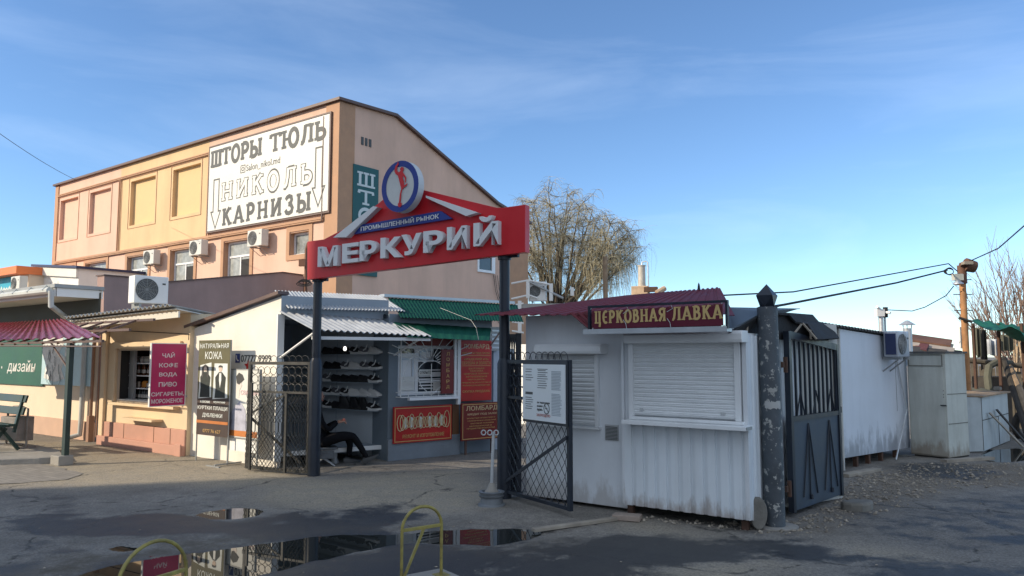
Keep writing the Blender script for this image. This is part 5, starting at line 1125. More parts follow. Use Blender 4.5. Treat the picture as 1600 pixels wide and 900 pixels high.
def mesh_leaf(fr, w, zb, zt, label, dirn, tone, pitch, hoop=True, panels=True):
    t = thing('gate_leaf', fr, label, 'gate')
    f = MB(fr); r = .022
    f.box(0, .045, -.022, .022, zb, zt); f.box(w-.045, w, -.022, .022, zb, zt); f.box(.046, w-.046, -.02, .02, zt-.045, zt-.002); f.box(.046, w-.046, -.02, .02, zb+.002, zb+.04)
    zr_ = zt-.42; f.box(.046, w-.046, -.018, .018, zr_-.03, zr_); f.build('frame', tone, t)
    m = MB(fr); lattice(m, .05, w-.05, zb+.04, zr_-.03, pitch, 0, .0045, (zb+.04+(zr_-zb)*.42, zb+.04+(zr_-zb)*.56)); m.build('lattice', tone, t)
    m = MB(fr); 
    n = max(4, int(w/.12))
    for k in range(n):
        for z in (zr_+.05, zr_+.17, zr_+.29): cx = .06+(w-.12)*(k+.5)/n; m.tube([(cx+.06*math.cos(a*.7854), .0, z+.06*math.sin(a*.7854)) for a in range(8)], .005, 4, True)
    m.build('scrollwork', tone, t)
    if hoop:
        m = MB(fr)
        for k in range(n): cx = .06+(w-.12)*(k+.5)/n; m.tube([(cx+.075*math.cos(R(a)), 0, zt+.085*math.sin(R(a))) for a in range(0, 181, 22)], .005, 4)
        m.build('top_hoops', tone, t)
    b = MB(fr)
    if dirn == 1: b.slab((.04, -.03, zb+.05), (.04, -.03, zb+.09), (w-.03, -.03, zb+.76), (w-.03, -.03, zb+.72), .012)
    else:
        b.slab((.05, -.03, zb+.02), (.05, -.03, zb+.065), (w, -.03, zb+.76), (w, -.03, zb+.715), .012); b.slab((w-.04, .026, zb+.76), (w-.04, .026, zb+.79), (w*.35, .026, zb+1.1), (w*.35, .026, zb+1.07), .012)
    b.build('brace', tone, t)
    return t
h = G(483, 738, .05); e = G(385, 729.5, .05); FL1 = Fr((e.x, e.y), ang(e, h)); wl = (h-e).length
ztl = FL1.f(430, 565)[1]
tl_ = None
def left_leaf():
    fr = Fr((h.x, h.y), ang(h, e)+0); fr2 = fr      # local x from the hinge to the free edge
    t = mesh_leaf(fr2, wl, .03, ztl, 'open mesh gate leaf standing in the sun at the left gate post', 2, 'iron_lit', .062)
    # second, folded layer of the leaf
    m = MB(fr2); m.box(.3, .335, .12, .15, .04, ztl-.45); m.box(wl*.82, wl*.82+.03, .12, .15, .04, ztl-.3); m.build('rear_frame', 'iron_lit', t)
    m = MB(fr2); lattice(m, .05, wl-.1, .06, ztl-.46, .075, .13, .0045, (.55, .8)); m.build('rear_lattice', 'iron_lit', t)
left_leaf()
hR = G(782, 777); eR = G(893, 810); FR_ = Fr((hR.x, hR.y), ang(hR, eR)); wr = (eR-hR).length
def right_leaf():
    zt = FR_.f(838, 562)[1]; mesh_leaf(FR_, wr, .07, zt, 'open mesh gate leaf carrying the paper notice, at the right gate post', 1, 'iron', .115)
    # fixed ornate panel between the post and the kiosk
    a = G(783, 776); k = Fr((P2.x+.02, P2.y+.06), 8); w = k.f(814, 650)[0]; t = thing('iron_fence', k, 'narrow dark ornate iron panel fixed beside the right gate post', 'iron fence')
    zt2 = k.f(800, 522)[1]; f = MB(k); f.box(-.02, .04, -.025, .025, .02, zt2-.1); f.box(w-.06, w, -.03, .03, .02, zt2+.01); f.box(.041, w-.061, -.02, .02, zt2-.045, zt2); f.box(.041, w-.061, -.02, .02, .04, .09); f.box(.041, w-.061, -.02, .02, .95, 1.0); f.build('frame', 'iron', t)
    m = MB(k)
    for i in range(9):
        for x in ((.04+w-.06)/2-.045, (.04+w-.06)/2+.045): m.tube([(x+.05*math.cos(q*.7854), (i % 2)*.01, .17+i*.09*2+.085*math.sin(q*.7854)) for q in range(8)], .011, 5, True)
    for i in range(6): x = .05+(w-.11)*i/5; m.tube([(x, 0, .09), (x+.03*(-1)**i, 0, .6), (x, 0, 1.0), (x-.02*(-1)**i, .0, 1.4), (x, 0, zt2-.04)], .009, 5)
    m.build('scrollwork', 'iron', t)
    m = MB(k); m.box(.041, w-.061, .025, .03, .1, 1.45); m.build('backing', 'iron', t)
    # paper notice
    y = -.06; TL, BL, BR = FR_.f(819, 568, y), FR_.f(815, 655, y), FR_.f(881, 661, y); TR = FR_.f(884, 571, y)
    x0 = (TL[0]+BL[0])/2; x1 = (TR[0]+BR[0])/2; z0 = (BL[1]+BR[1])/2-.0; z1 = (TL[1]+TR[1])/2; fr = FR_.sub(x0, y, 0, z0); W_, H = x1-x0, z1-z0
    t = thing('notice_board', fr, 'white paper notice board with a no smoking symbol on the right gate leaf', 'notice')
    m = MB(fr); m.box(0, W_, 0, .012, 0, H); m.build('sheet', 'notice', t); m = MB(fr); m.box(-.02, W_+.02, .013, .03, -.03, H+.04); m.build('backboard', 'iron', t)
    def txt(s, a, c, v0, v1, mt='ink', b=.004): m = MB(fr); m.text(s, a*W_, c*W_, v0*H, v1*H, -.003, -.0005, b, res=2); m.build('lettering', mt, t)
    txt('на территории', .36, .66, .30, .335, b=.012); txt('рынка', .36, .49, .235, .275, b=.012); txt('курить', .36, .49, .165, .215, b=.012); txt('ЗАПРЕЩЕНО', .345, .67, .07, .125, 'notice_red', .006)
    m = MB(fr); cx, cz, r = .585*W_, .225*H, .055*W_*1.15; m.ribbon(ell(cx, cz, r, r*1.1)[:-1], r*.24, -.002, True); m.ribbon([(cx-r*.65, cz+r*.7), (cx+r*.65, cz-r*.7)], r*.2, -.0025); m.box(cx-r*.5, cx+r*.3, -.0015, -.0008, cz-r*.1, cz+r*.1); m.build('symbol', 'ink', t)
    m = MB(fr)
    for a, c, vs_ in ((.06, .27, [.905, .86, .80, .755, .71, .395, .355, .315, .275, .235, .195]), (.36, .62, [.91, .885, .85, .81, .78, .74, .70, .66, .62, .58])):
        for v in vs_: e_ = rnd.uniform(0, .06); m.box((a+rnd.uniform(0, .02))*W_, (c-e_)*W_, -.002, -.0005, v*H, (v+.011)*H)
    m.box(.07*W_, .25*W_, -.002, -.0005, .455*H, .50*H); m.build('text_lines', 'ink', t)
    m = MB(fr)
    for k in range(30): 
        v = .87-k*.026
        if .50 < v < .545: continue
        m.box(.70*W_, (.93-rnd.uniform(0, .05))*W_, -.002, -.0005, v*H, (v+.016)*H)
    m.build('text_lines', 'notice_grey', t)
right_leaf()
def barrier_stand():
    g = G(768, 790); fr = Fr((g.x, g.y), 0)
    t = thing('barrier_stand', fr, 'thin white barrier pole standing in a grey steel wheel rim', 'barrier stand')
    b = MB(fr); b.lathe([(.155, 0), (.15, .02), (.128, .03), (.12, .09), (.135, .10), (.14, .115), (.125, .12), (.125, .135), (.14, .14), (.145, .155), (.11, .16), (.09, .13), (.02, .13)], 26); b.build('wheel_rim', 'rim_grey', t, smooth='auto')
    b = MB(fr); b.lathe([(.085, .12), (.075, .16), (.05, .19), (.03, .24), (.022, .25)], 14); b.build('mortar_cone', 'slab_concrete', t, smooth='auto')
    zt = fr.f(775, 675)[1]; b = MB(fr); b.tube([(0, 0, .2), (.02, 0, zt-.03), (.025, 0, zt)], .018, 10); b.build('pole', 'steel_white', t, smooth='auto')
    b = MB(fr)
    for dx in (-.09, -.02, .05): b.tube([(dx+.025*math.cos(a*.5236), -.02, zt-.005+.027*math.sin(a*.5236)) for a in range(12)], .007, 5, True)
    b.build('chain_link', 'steel_white', t)
barrier_stand()
# ================================================================== church kiosk
M('kiosk_white', (.70, .73, .76), .5, var=.06, vs=1.4, dirt=.34, dcol=(.44, .45, .45), ds=1.9, streak=True, bump=.12, bs=3, foot=((.25, .20, .15), .04, .5, .45)); M('kiosk_panel', (.70, .75, .79), .4, var=.05, vs=2, dirt=.3, dcol=(.46, .46, .44), ds=3, streak=True, foot=((.22, .14, .085), .08, .38, .55)); M('shutter', (.72, .74, .75), .4, var=.04, dirt=.22, dcol=(.5, .5, .5)); M('shutter_joint', (.30, .32, .33), .6); M('burgundy', (.135, .014, .022), .6, var=.15, vs=4, dirt=.2, dcol=(.07, .015, .03)); M('burgundy_sign', (.105, .006, .022), .4, var=.05); M('sign_gold', (.52, .37, .15), .5, var=.05); M('rust', (.085, .045, .03), .9, var=.3, vs=9); M('tar', (.018, .018, .02), .85, var=.3, vs=5, bump=.4, bs=20); M('sheet_blue', (.10, .125, .15), .6, .0, var=.12); M('brick_grey', (.30, .24, .20), .9, var=.2, bump=.4, bs=30); M('stone', (.17, .16, .14), .9, var=.25, vs=6, bump=.5, bs=18)
gc = G(1172, 832); FC = Fr((gc.x, gc.y), -37.2)
def shutter_box(fr, t, x0, x1, z0, z1, yb, hood, slats, guide=.05):
    s = MB(fr); n = slats; pts = []
    for k in range(n):
        za = z0+(z1-z0)*k/n; zb = z0+(z1-z0)*(k+1)/n; s.slab((x0+guide, yb-.004, zb-.006), (x1-guide, yb-.004, zb-.006), (x1-guide, yb-.02, (za+zb)/2), (x0+guide, yb-.02, (za+zb)/2), .010); s.slab((x0+guide, yb-.02, (za+zb)/2), (x1-guide, yb-.02, (za+zb)/2), (x1-guide, yb-.004, za), (x0+guide, yb-.004, za), .012)
    s.box(x0+guide, x1-guide, yb-.004, yb+.0, z0, z1); o = s.build('shutter', 'shutter', t)
    for ga, gb in ((x0, x0+guide-.002), (x1-guide+.002, x1)): g = MB(fr); g.box(ga, gb, yb-.04, yb, z0-.02, z1); g.build('guide_rail', 'shutter', o)
    h = MB(fr); a, b, c, d = hood; h.prism([(yb, c), (yb-.16, c+.0), (yb-.17, c+.03), (yb-.17, d-.03), (yb-.14, d), (yb, d)], a, b, axis='x'); h.build('shutter_hood', 'shutter', t, bevel=.006)
    return o
def church_kiosk():
    t = thing('church_kiosk', FC, 'white metal church shop kiosk with closed roller shutters and a burgundy roof', 'kiosk')
    xl = FC.f(812, 650)[0]; xs = FC.f(973, 700)[0]; zb = FC.f(1172, 820)[1]; zt = 2.12; D = 2.4; y1 = .12
    w = MB(FC); w.box(xl, xs-.003, y1, D, .04, zt); w.build('wall', 'kiosk_white', t, bevel=.006)
    zs = FC.f(1060, 664)[1]; zb = .13
    w = MB(FC); w.box(xs, -.012, .02, D, zb, 1.87); w.build('wall', 'kiosk_white', t)
    c = MB(FC); n = 10; pr = []
    xa, xb = xs+.03, -.012
    for k in range(n):
        u = xa+(xb-xa)*k/n; p = (xb-xa)/n; pr += [(u, .0), (u+p*.62, .0), (u+p*.68, .034), (u+p*.94, .034)]
    pr += [(xb, 0), (xb, .019+.0005), (xa, .0195)]; c.prism([(a, b-.016) for a, b in pr], zb-.02, zs-.02, axis='z'); c.build('ribbed_panel', 'kiosk_panel', t)
    j = MB(FC); j.box(xs, xs+.028, -.012, .019, zb-.01, 1.86); j.build('corner_trim', 'kiosk_white', t)
    j = MB(FC); j.box(-.03, .012, -.012, .05, zb-.02, 1.87); j.build('corner_trim', 'kiosk_white', t)
    # ribbed right-hand side
    c = MB(FC); n = 7; pr = []; ya, yb = .051, 1.7
    for k in range(n*2):
        u = ya+(yb-ya)*k/(n*2); p = (yb-ya)/(n*2); pr += [(.012, u), (.012, u+p*.5), (-.008, u+p*.58), (-.008, u+p*.92)]
    pr += [(.012, yb), (-.011, yb), (-.011, ya)]; c.prism(pr, zb-.03, 1.85, axis='z'); c.build('ribbed_side', 'kiosk_panel', t)
    x0 = FC.f(986, 590)[0]; x1 = FC.f(1163, 590)[0]; zt_ = FC.f(1060, 537)[1]; zsb = FC.f(1060, 650)[1]
    hood = (FC.f(975, 528, -.15)[0], FC.f(1160, 528, -.15)[0], FC.f(1060, 536, -.15)[1], FC.f(1060, 518, -.15)[1])
    o = shutter_box(FC, t, x0-.01, x1-.03, zsb, zt_+.03, .0, hood, 17, .055)
    s = MB(FC); s.box(FC.f(972, 658, -.18)[0], FC.f(1166, 665, -.18)[0], -.2, .018, zs-.005, zs+.035); s.box(x0, x1, -.06, .018, zs+.037, zsb-.022); s.build('counter', 'shutter', t, bevel=.004)
    k = MB(FC)
    for px, py in ((1003, 640), (1130, 647)): x, z = FC.f(px, py, -.02); k.box(x-.02, x+.02, -.035, -.012, z-.01, z+.015)
    k.build('shutter_lock', 'steel_white', o)
    x, z = FC.f(1163, 666, -.2); k = MB(FC); k.box(x-.03, x+.02, -.19, -.05, z-.04, z-.012); k.build('bracket', 'grey_metal', t)
    # left shutter
    X0, X1 = FC.f(838, 600, y1)[0], FC.f(937, 600, y1)[0]; Z0, Z1 = FC.f(900, 662, y1)[1], FC.f(900, 553, y1)[1]
    hd = (FC.f(834, 545, -.05)[0], FC.f(938, 545, -.05)[0], FC.f(890, 553, -.05)[1], FC.f(890, 537.5, -.05)[1]); shutter_box(FC, t, X0, X1, Z0, Z1+.04, y1-.003, hd, 16, .045)
    s = MB(FC); s.box(X0-.0, X1+.02, y1-.06, y1-.003, Z0-.045, Z0-.022); s.build('sill', 'shutter', t)
    a = FC.f(946, 663, y1); b = FC.f(967, 689, y1); v = MB(FC); v.box(a[0], b[0], y1-.012, y1-.002, b[1], a[1]); o = v.build('vent', 'steel_white', t); v = MB(FC)
    for k in range(10): z = b[1]+.008+(a[1]-b[1]-.02)*k/10; v.box(a[0]+.008, b[0]-.008, y1-.016, y1-.0125, z, z+.007)
    v.build('vent_slots', 'grille_dark', o)
    # joints and scuffs
    j = MB(FC); 
    for px in (893, ): x = FC.f(px, 600, y1)[0]; j.box(x, x+.004, y1-.002, y1-.0005, .06, .8)
    j.build('joint', 'shutter_joint', t)
    # burgundy roof: one pitched sheet, its near edge just behind the sign
    E0 = FC.f(743, 492, -.28); E1 = FC.f(905, 489.5, -.28); E2 = FC.f(1010, 484, -.28); R0 = FC.f(975, 462, 1.0); R1 = FC.f(1122, 451, 1.0)
    TL = FC.f(800, 486, .5)
    n = 34; r = MB(FC)
    # roof plane through the front eave and the ridge
    ev = lambda x: E0[1]+(x-E0[0])*((E1[1]-E0[1])/(E1[0]-E0[0]))*.5
    rl = FC.f(978, 462, 1.2); rr = FC.f(1125, 449, 1.2)
    r.sheet((rl[0], 1.2, rl[1]), (rr[0], 1.2, rr[1]), (.02, -.3, FC.f(1100, 500, -.3)[1]+.04), (E0[0], -.3, ev(E0[0])), 22, .006, .004, 'trap', nv=1)
    r.build('roof', 'burgundy', t)
    s = MB(FC); e1 = FC.f(888, 489, -.3); e2 = FC.f(926, 517, -.32); s.sheet((e1[0]+.0, -.29, e1[1]), (-.1, -.29, e1[1]+.03), (-.1, -.34, e2[1]+.01), (e2[0], -.34, e2[1]-.01), 18, .008, .003, 'trap'); s.build('roof_skirt', 'burgundy', t)
    g = MB(FC); g.prism([(rl[0], rl[1]-.02), (rr[0]-.01, rr[1]-.02), (rr[0]-.01, 2.0), (rl[0], 2.0)], 1.15, 1.19); g.build('rear_wall', 'kiosk_white', t)
    g = MB(FC); a, b = FC.f(916, 518, -.36), FC.f(1140, 517, -.36); g.box(a[0], b[0], -.42, -.30, a[1]-.03, a[1]+.0); g.box(a[0], b[0], -.425, -.421, a[1]-.03, a[1]+.02); g.build('gutter', 'zinc', t)
    for x in (xs+.05, -.07): 
        for y in (.08, 1.9): l = MB(FC); l.box(x-.03, x+.03, y-.03, y+.03, .0, zb-.022); l.build('leg', 'rust', t)
    u = MB(FC); u.box(xs+.2, -.2, .6, 2.2, 0.0, zb-.03); u.build('base', 'tar', t)
church_kiosk()
def church_sign():
    y = -.40; A = FC.f(919, 480, y); B_ = FC.f(1137, 467, y); C_ = FC.f(1139, 516, y); D_ = FC.f(921, 517, y)
    x0, x1 = (A[0]+D_[0])/2, (B_[0]+C_[0])/2; z0 = (C_[1]+D_[1])/2+.005; z1 = (A[1]+B_[1])/2; fr = FC.sub(x0, y, 0, z0); W_, H = x1-x0, z1-z0
    t = thing('church_sign', fr, 'burgundy sign with gold old church lettering in a dark tube frame on the kiosk roof', 'sign')
    m = MB(fr); m.frame(0, W_, 0, H, .022, -.02, .02); m.build('frame', 'iron', t)
    m = MB(fr); m.box(.045, W_-.05, -.004, .004, .028, H-.05); m.build('panel', 'burgundy_sign', t)
    m = MB(fr); stroke_text(m, 'ЦЕРКОВНАЯ', .075, W_*.585, H*.30, H*.78, -.007, .024, slab=.17, thin=.55, slabw=.5, gap=.1, step=.0009); m.v = [Vector((v.x, v.y, v.z+.012*(v.x/W_))) for v in m.v]; m.build('lettering', 'sign_gold', t)
    m = MB(fr); stroke_text(m, 'ЛАВКА', W_*.625, W_*.965, H*.33, H*.82, -.007, .024, slab=.17, thin=.55, slabw=.5, gap=.1, step=.0009); m.v = [Vector((v.x, v.y, v.z+.012*(v.x/W_)-.005)) for v in m.v]; m.build('lettering', 'sign_gold', t)
    m = MB(fr)
    for u in (.3, .62): m.tube([(u*W_, -.015, H-.01), (u*W_+.02, -.012, H-.06), (u*W_-.04, -.012, H-.09)], .0025, 4); m.tube([(u*W_, -.015, .02), (u*W_-.01, -.012, .07), (u*W_-.04, -.012, .11)], .0025, 4)
    for u in (.03, .97):
        for v in (.07, .93): m.tube([(u*W_-.015, -.012, v*H-.015), (u*W_+.015, -.014, v*H+.015)], .005, 4)
    m.build('tie', 'letter_pale', t)
church_sign()
def gate_pillar():
    g = G(1211, 824); fr = Fr((g.x, g.y), 0); zt = fr.f(1209, 480)[1]
    t = thing('gate_pillar', fr, 'thick dark steel gate pillar with peeling paint and a diamond finial', 'pillar')
    b = MB(fr); b.tube([(0, 0, 0), (0, 0, .6), (-.015, 0, zt)], .098, 22); b.build('shaft', 'peeling', t, smooth='auto')
    b = MB(fr); h = .135; z = zt+.115; dx = -.015; b.add([(dx-h*.85, 0, z), (dx, -h*.85, z), (dx+h*.85, 0, z), (dx, h*.85, z), (dx, 0, z+h*.85), (dx-.05, -.05, zt+.005), (dx+.05, -.05, zt+.005), (dx+.05, .05, zt+.005), (dx-.05, .05, zt+.005)], [[0, 1, 4], [1, 2, 4], [2, 3, 4], [3, 0, 4], [1, 0, 5], [1, 5, 6], [2, 1, 6], [2, 6, 7], [3, 2, 7], [3, 7, 8], [0, 3, 8], [0, 8, 5], [5, 8, 7, 6]])
    q = Fr(fr.p, 8); b2 = MB(q); b2.v = b.v; b2.f = b.f; b2.build('finial', 'iron', t)
    b = MB(fr); b.tube([(0, 0, zt-.0), (0, 0, zt+.006)], .097, 20); b.build('cap', 'iron', t)
    # torn paper stuck round the shaft
    for z0, hh, a0, a1, s in ((1.15, .06, -140, -45, 1),):
        b = MB(fr); rr = random.Random(s); n = 18; vs = []; fs = []
        for i in range(n+1):
            a = R(a0+(a1-a0)*i/n); zz0 = z0-rr.uniform(0, .02); 
            for r_ in (.1005, .1025): vs += [(r_*math.cos(a)-.015*(z0/zt), r_*math.sin(a), zz0), (r_*math.cos(a)-.015*(z0/zt), r_*math.sin(a), z0+hh+rr.uniform(-.01, .01))]
        for i in range(n): k = i*4; fs += [[k+2, k+6, k+7, k+3], [k, k+1, k+5, k+4]]
        b.add(vs, fs); b.build('torn_paper', 'paper', t)
    g = MB(fr); g.prism([(.2*math.cos(k*.4)*1.1, .2*math.sin(k*.4)) for k in range(16)], -.02, .02, axis='z'); g.build('footing', 'slab_concrete', t)
    # round stone leaning beside it
    gq = G(1184, 828); f2 = Fr((gq.x, gq.y), 0); b = MB(f2); b.prism([(.085*math.cos(k*.4488), .165+.15*math.sin(k*.4488)*(1 if k < 8 else 1.05)) for k in range(14)], -.05, .0); tag(b.build('round_stone', 'stone', top=f2, bevel=.012), 'flat rounded stone slab leaning between the kiosk corner and the gate pillar', 'stone')
M('peeling', (.065, .078, .092), .6, var=.3, vs=3, col2=(.36, .36, .34), c2at=.565, c2w=.03, ds=6.5, dirt=.3, dcol=(.02, .02, .022), bump=.3, bs=25); M('paper', (.40, .40, .39), .8, var=.1)
gate_pillar()
def iron_gate():
    a = G(1237, 809); b = G(1313, 781); fr = Fr((a.x, a.y), ang(a, b)); w = fr.f(1312, 700)[0]; zb = fr.f(1275, 791)[1]; zb = max(.05, zb); zt = fr.f(1243, 518)[1]; zt2 = fr.f(1300, 538)[1]
    t = thing('iron_gate', fr, 'dark blue iron alley gate leaf with white backed bars over a solid lower panel', 'gate')
    zm = fr.f(1275, 650)[1]; top = lambda x: zt+(zt2-zt)*x/w
    f = MB(fr); f.box(0, .06, -.03, .03, zb, zt); f.box(w-.055, w, -.03, .03, zb, zt2); f.slab((.06, -.028, zt), (w-.055, -.028, top(w-.055)), (w-.055, -.028, top(w-.055)-.075), (.06, -.028, zt-.075), -.056); f.box(.061, w-.056, -.026, .026, zm-.02, zm+.03); f.build('frame', 'iron', t)
    p = MB(fr); p.box(.061, w-.056, -.012, .0, zb+.01, zm-.021); p.build('lower_panel', 'gate_blue', t)
    n = 11; r = MB(fr)
    for k in range(n): x = .075+(w-.145)*k/(n-1); r.box(x-.010, x+.010, -.016, .008, zm+.031, top(x)-.076)
    r.build('bars', 'iron', t)
    for k in range(3):
        c = .06+(w-.12)*(k+.5)/3; q = MB(fr); q.tube([(c-.10, -.02, zm+.03), (c, -.02, zm+.28), (c+.10, -.02, zm+.03)], .008, 5); q.build('pointed_bar', 'iron', t)
    q = MB(fr)
    for c in (.33*w, .75*w):
        for dx in (-.13, 0, .14): q.tube([(c, -.022, zm-.06), (c+dx*w, -.022, zb+.12 if dx else zb+.1)], .007, 5)
        q.tube([(c+.01, -.025, zb+.13), (c+.01, -.03, zb+.08)], .02, 6)
    q.build('spike_ornament', 'iron', t)
    for z in (zb+.25, zt-.35): h = MB(fr); h.tube([(-.055, -.01, z-.08), (-.055, -.01, z+.08)], .022, 8); h.box(-.12, .0, -.012, .012, z-.03, z+.03); h.build('hinge', 'rust', t)
    l = MB(fr); l.box(w, w+.06, -.02, .02, zm+.0, zm+.07); l.build('latch', 'iron', t)
    g = G(1340, 797); f2 = Fr((g.x, g.y), 20); m = MB(f2); rr = random.Random(2); m.prism([(.2*math.cos(k*.628)*rr.uniform(.8, 1.1), .13*math.sin(k*.628)*rr.uniform(.8, 1.1)) for k in range(10)], -.02, .10, axis='z'); tag(m.build('rock', 'stone', top=f2, bevel=.03), 'grey rock lying at the foot of the dark iron gate', 'rock')
M('gate_blue', (.03, .045, .07), .55, var=.25, vs=3, dirt=.4, dcol=(.05, .058, .068), ds=2.2, streak=True, bump=.05)
iron_gate()
def plank_bits():
    a = G(833, 829, .02); b = G(962, 811, .02); fr = Fr((a.x, a.y), ang(a, b)); L_ = (b-a).length; m = MB(fr); m.box(0, L_, -.035, .035, .008, .04); tag(m.build('plank', 'old_wood', top=fr, bevel=.004), 'pale weathered plank lying on the ground before the church kiosk', 'plank')
    g = G(980, 813); fr = Fr((g.x, g.y), -20); m = MB(fr); m.box(-.14, .14, -.08, .08, 0.006, .06); tag(m.build('brick', 'brick_grey', top=fr, bevel=.008), 'loose brick under the left leg of the ribbed kiosk panel', 'brick')
    a = G(1318, 746); fr = Fr((a.x, a.y), 38); m = MB(fr); m.box(0, .9, -.08, .06, .005, .05); tag(m.build('plank', 'old_wood', top=fr, bevel=.004), 'short board lying under the white container wall', 'plank')
plank_bits()
# ================================================================== right: containers, cabinets, yard clutter
M('container_white', (.62, .66, .72), .55, var=.07, vs=1.2, dirt=.45, dcol=(.38, .41, .46), ds=1.3, streak=True, bump=.12, bs=2.5, foot=((.19, .20, .22), .1, .85, .7)); M('container_old', (.55, .55, .52), .7, var=.1, col2=(.10, .09, .08), c2at=.66, c2w=.02, ds=2.6, dirt=.4, dcol=(.34, .33, .3), bump=.1, bs=20)
M('cabinet', (.50, .51, .46), .6, var=.12, vs=2, dirt=.7, dcol=(.25, .23, .18), ds=2.4, bump=.12, bs=6, streak=True, foot=((.19, .13, .08), .05, .45, .6)); M('chest', (.42, .46, .47), .6, var=.12, vs=3, dirt=.6, dcol=(.16, .16, .16), ds=2.5, streak=True); M('orange_pole', (.40, .20, .085), .8, var=.35, vs=6, dirt=.6, dcol=(.14, .07, .03), streak=True); M('tarp_green', (.01, .12, .075), .6, var=.3, vs=4); M('tarp_olive', (.10, .10, .075), .85, var=.3, vs=4); M('junk_dark', (.04, .035, .03), .85, var=.4, vs=6); M('dry_wood', (.28, .2, .13), .85, var=.3, vs=6); M('reed', (.36, .27, .18), .9, var=.4, vs=14, bump=.5, bs=40); M('reed_pale', (.36, .31, .26), .8, var=.2)
g1 = G(1318, 736); g2 = G(1421, 711); FT = Fr((g1.x, g1.y), ang(g1, g2))
def container():
    t = thing('white_container', FT, 'long white metal container shop on short legs beside the alley', 'container')
    L_ = FT.f(1420, 650)[0]; zt = FT.f(1318, 512)[1]; zt2 = FT.f(1393, 524)[1]; x0 = -.9
    zb0 = .18
    w = MB(FT); w.prism([(0.002, zb0), (L_, zb0-.06), (L_, zt2-.06), (.002, zt-.02)], 0, .1); w.build('wall', 'container_white', t)
    w = MB(FT); w.prism([(x0, .12), (-.002, .12), (-.002, zt-.02), (x0, zt+.1)], .01, .1); w.build('old_wall', 'container_old', t)
    w = MB(FT); w.quad((L_, .05, .1), (L_, 2.2, .1), (L_, 2.2, zt2-.06), (L_, .05, zt2-.06)); w.quad((x0, .05, .1), (x0, 2.2, .1), (x0, 2.2, zt), (x0, .05, zt)); w.quad((x0, 2.2, .1), (L_, 2.2, .1), (L_, 2.2, zt2), (x0, 2.2, zt)); w.build('end_wall', 'container_white', t)
    j = MB(FT); j.box(-.012, .012, -.02, .0-.001, .0, zt-.02); j.build('corner_strip', 'container_old', t); x = FT.f(1400, 600)[0]; j = MB(FT); j.box(x, x+.006, -.003, -.0005, .75, zt2-.2); j.build('seam', 'junk_dark', t)
    r = MB(FT); r.sheet((x0, 2.3, zt-.05), (L_-.1, 2.3, zt2-.1), (L_-.25, -.07, zt2), (x0, -.07, zt+.05), 30, .018, .006, nv=1); r.build('roof', 'tar_roof', t)
    for x in (.05, .55, 1.0, 1.5, 2.1): l = MB(FT); l.box(x-.03, x+.03, .02, .08, 0, zb0-.01); l.build('leg', 'rust', t)
    b = MB(FT); b.box(x0, L_, .5, 2.0, .0, .1); b.build('base', 'junk_dark', t)
    s = MB(FT); a = FT.f(1402, 565, -.02); bq = FT.f(1417, 640, -.05); c = FT.f(1398, 716, -.1); s.tube([(a[0], -.02, a[1]), (bq[0], -.05, bq[1]), (c[0], -.12, .02)], .012, 5); s.build('loose_pipe', 'steel_white', t)
    q0 = FT.f(1404, 558, -.28); q1 = FT.f(1404, 517, -.28); q2 = FT.f(1421, 540, -.28); fr = FT.sub(q0[0], -.28, 0, q0[1]); u = ac_unit(fr, q2[0]-q0[0], q1[1]-q0[1], .22, 'outdoor unit on the far end of the white container in the alley', None, tone='container_white')
    m = MB(fr); hh = q1[1]-q0[1]; m.box(-.006, -.001, .03, .19, .04, hh-.04); m.build('side_grille', 'navy', u)
    # broad side of that unit
    p = at(1418, 520, 13.6); fr = Fr((p.x, p.y), 0, p.z-.28); c = thing('vent_pipe', fr, 'small metal flue with a conical cap behind the container unit', 'flue'); m = MB(fr); m.tube([(0, 0, -.3), (0, 0, .36)], .075, 10); m.build('pipe', 'zinc', c, smooth='auto'); m = MB(fr); m.lathe([(.14, .42), (.02, .50)], 12); m.build('cap', 'zinc', c); m = MB(fr)
    for k in range(3): a = k*2.1; m.tube([(.07*math.cos(a), .07*math.sin(a), .33), (.08*math.cos(a), .08*math.sin(a), .43)], .008, 4)
    m.build('stay', 'zinc', c)
M('tar_roof', (.09, .09, .09), .85, var=.2, bump=.3, bs=25)
container()
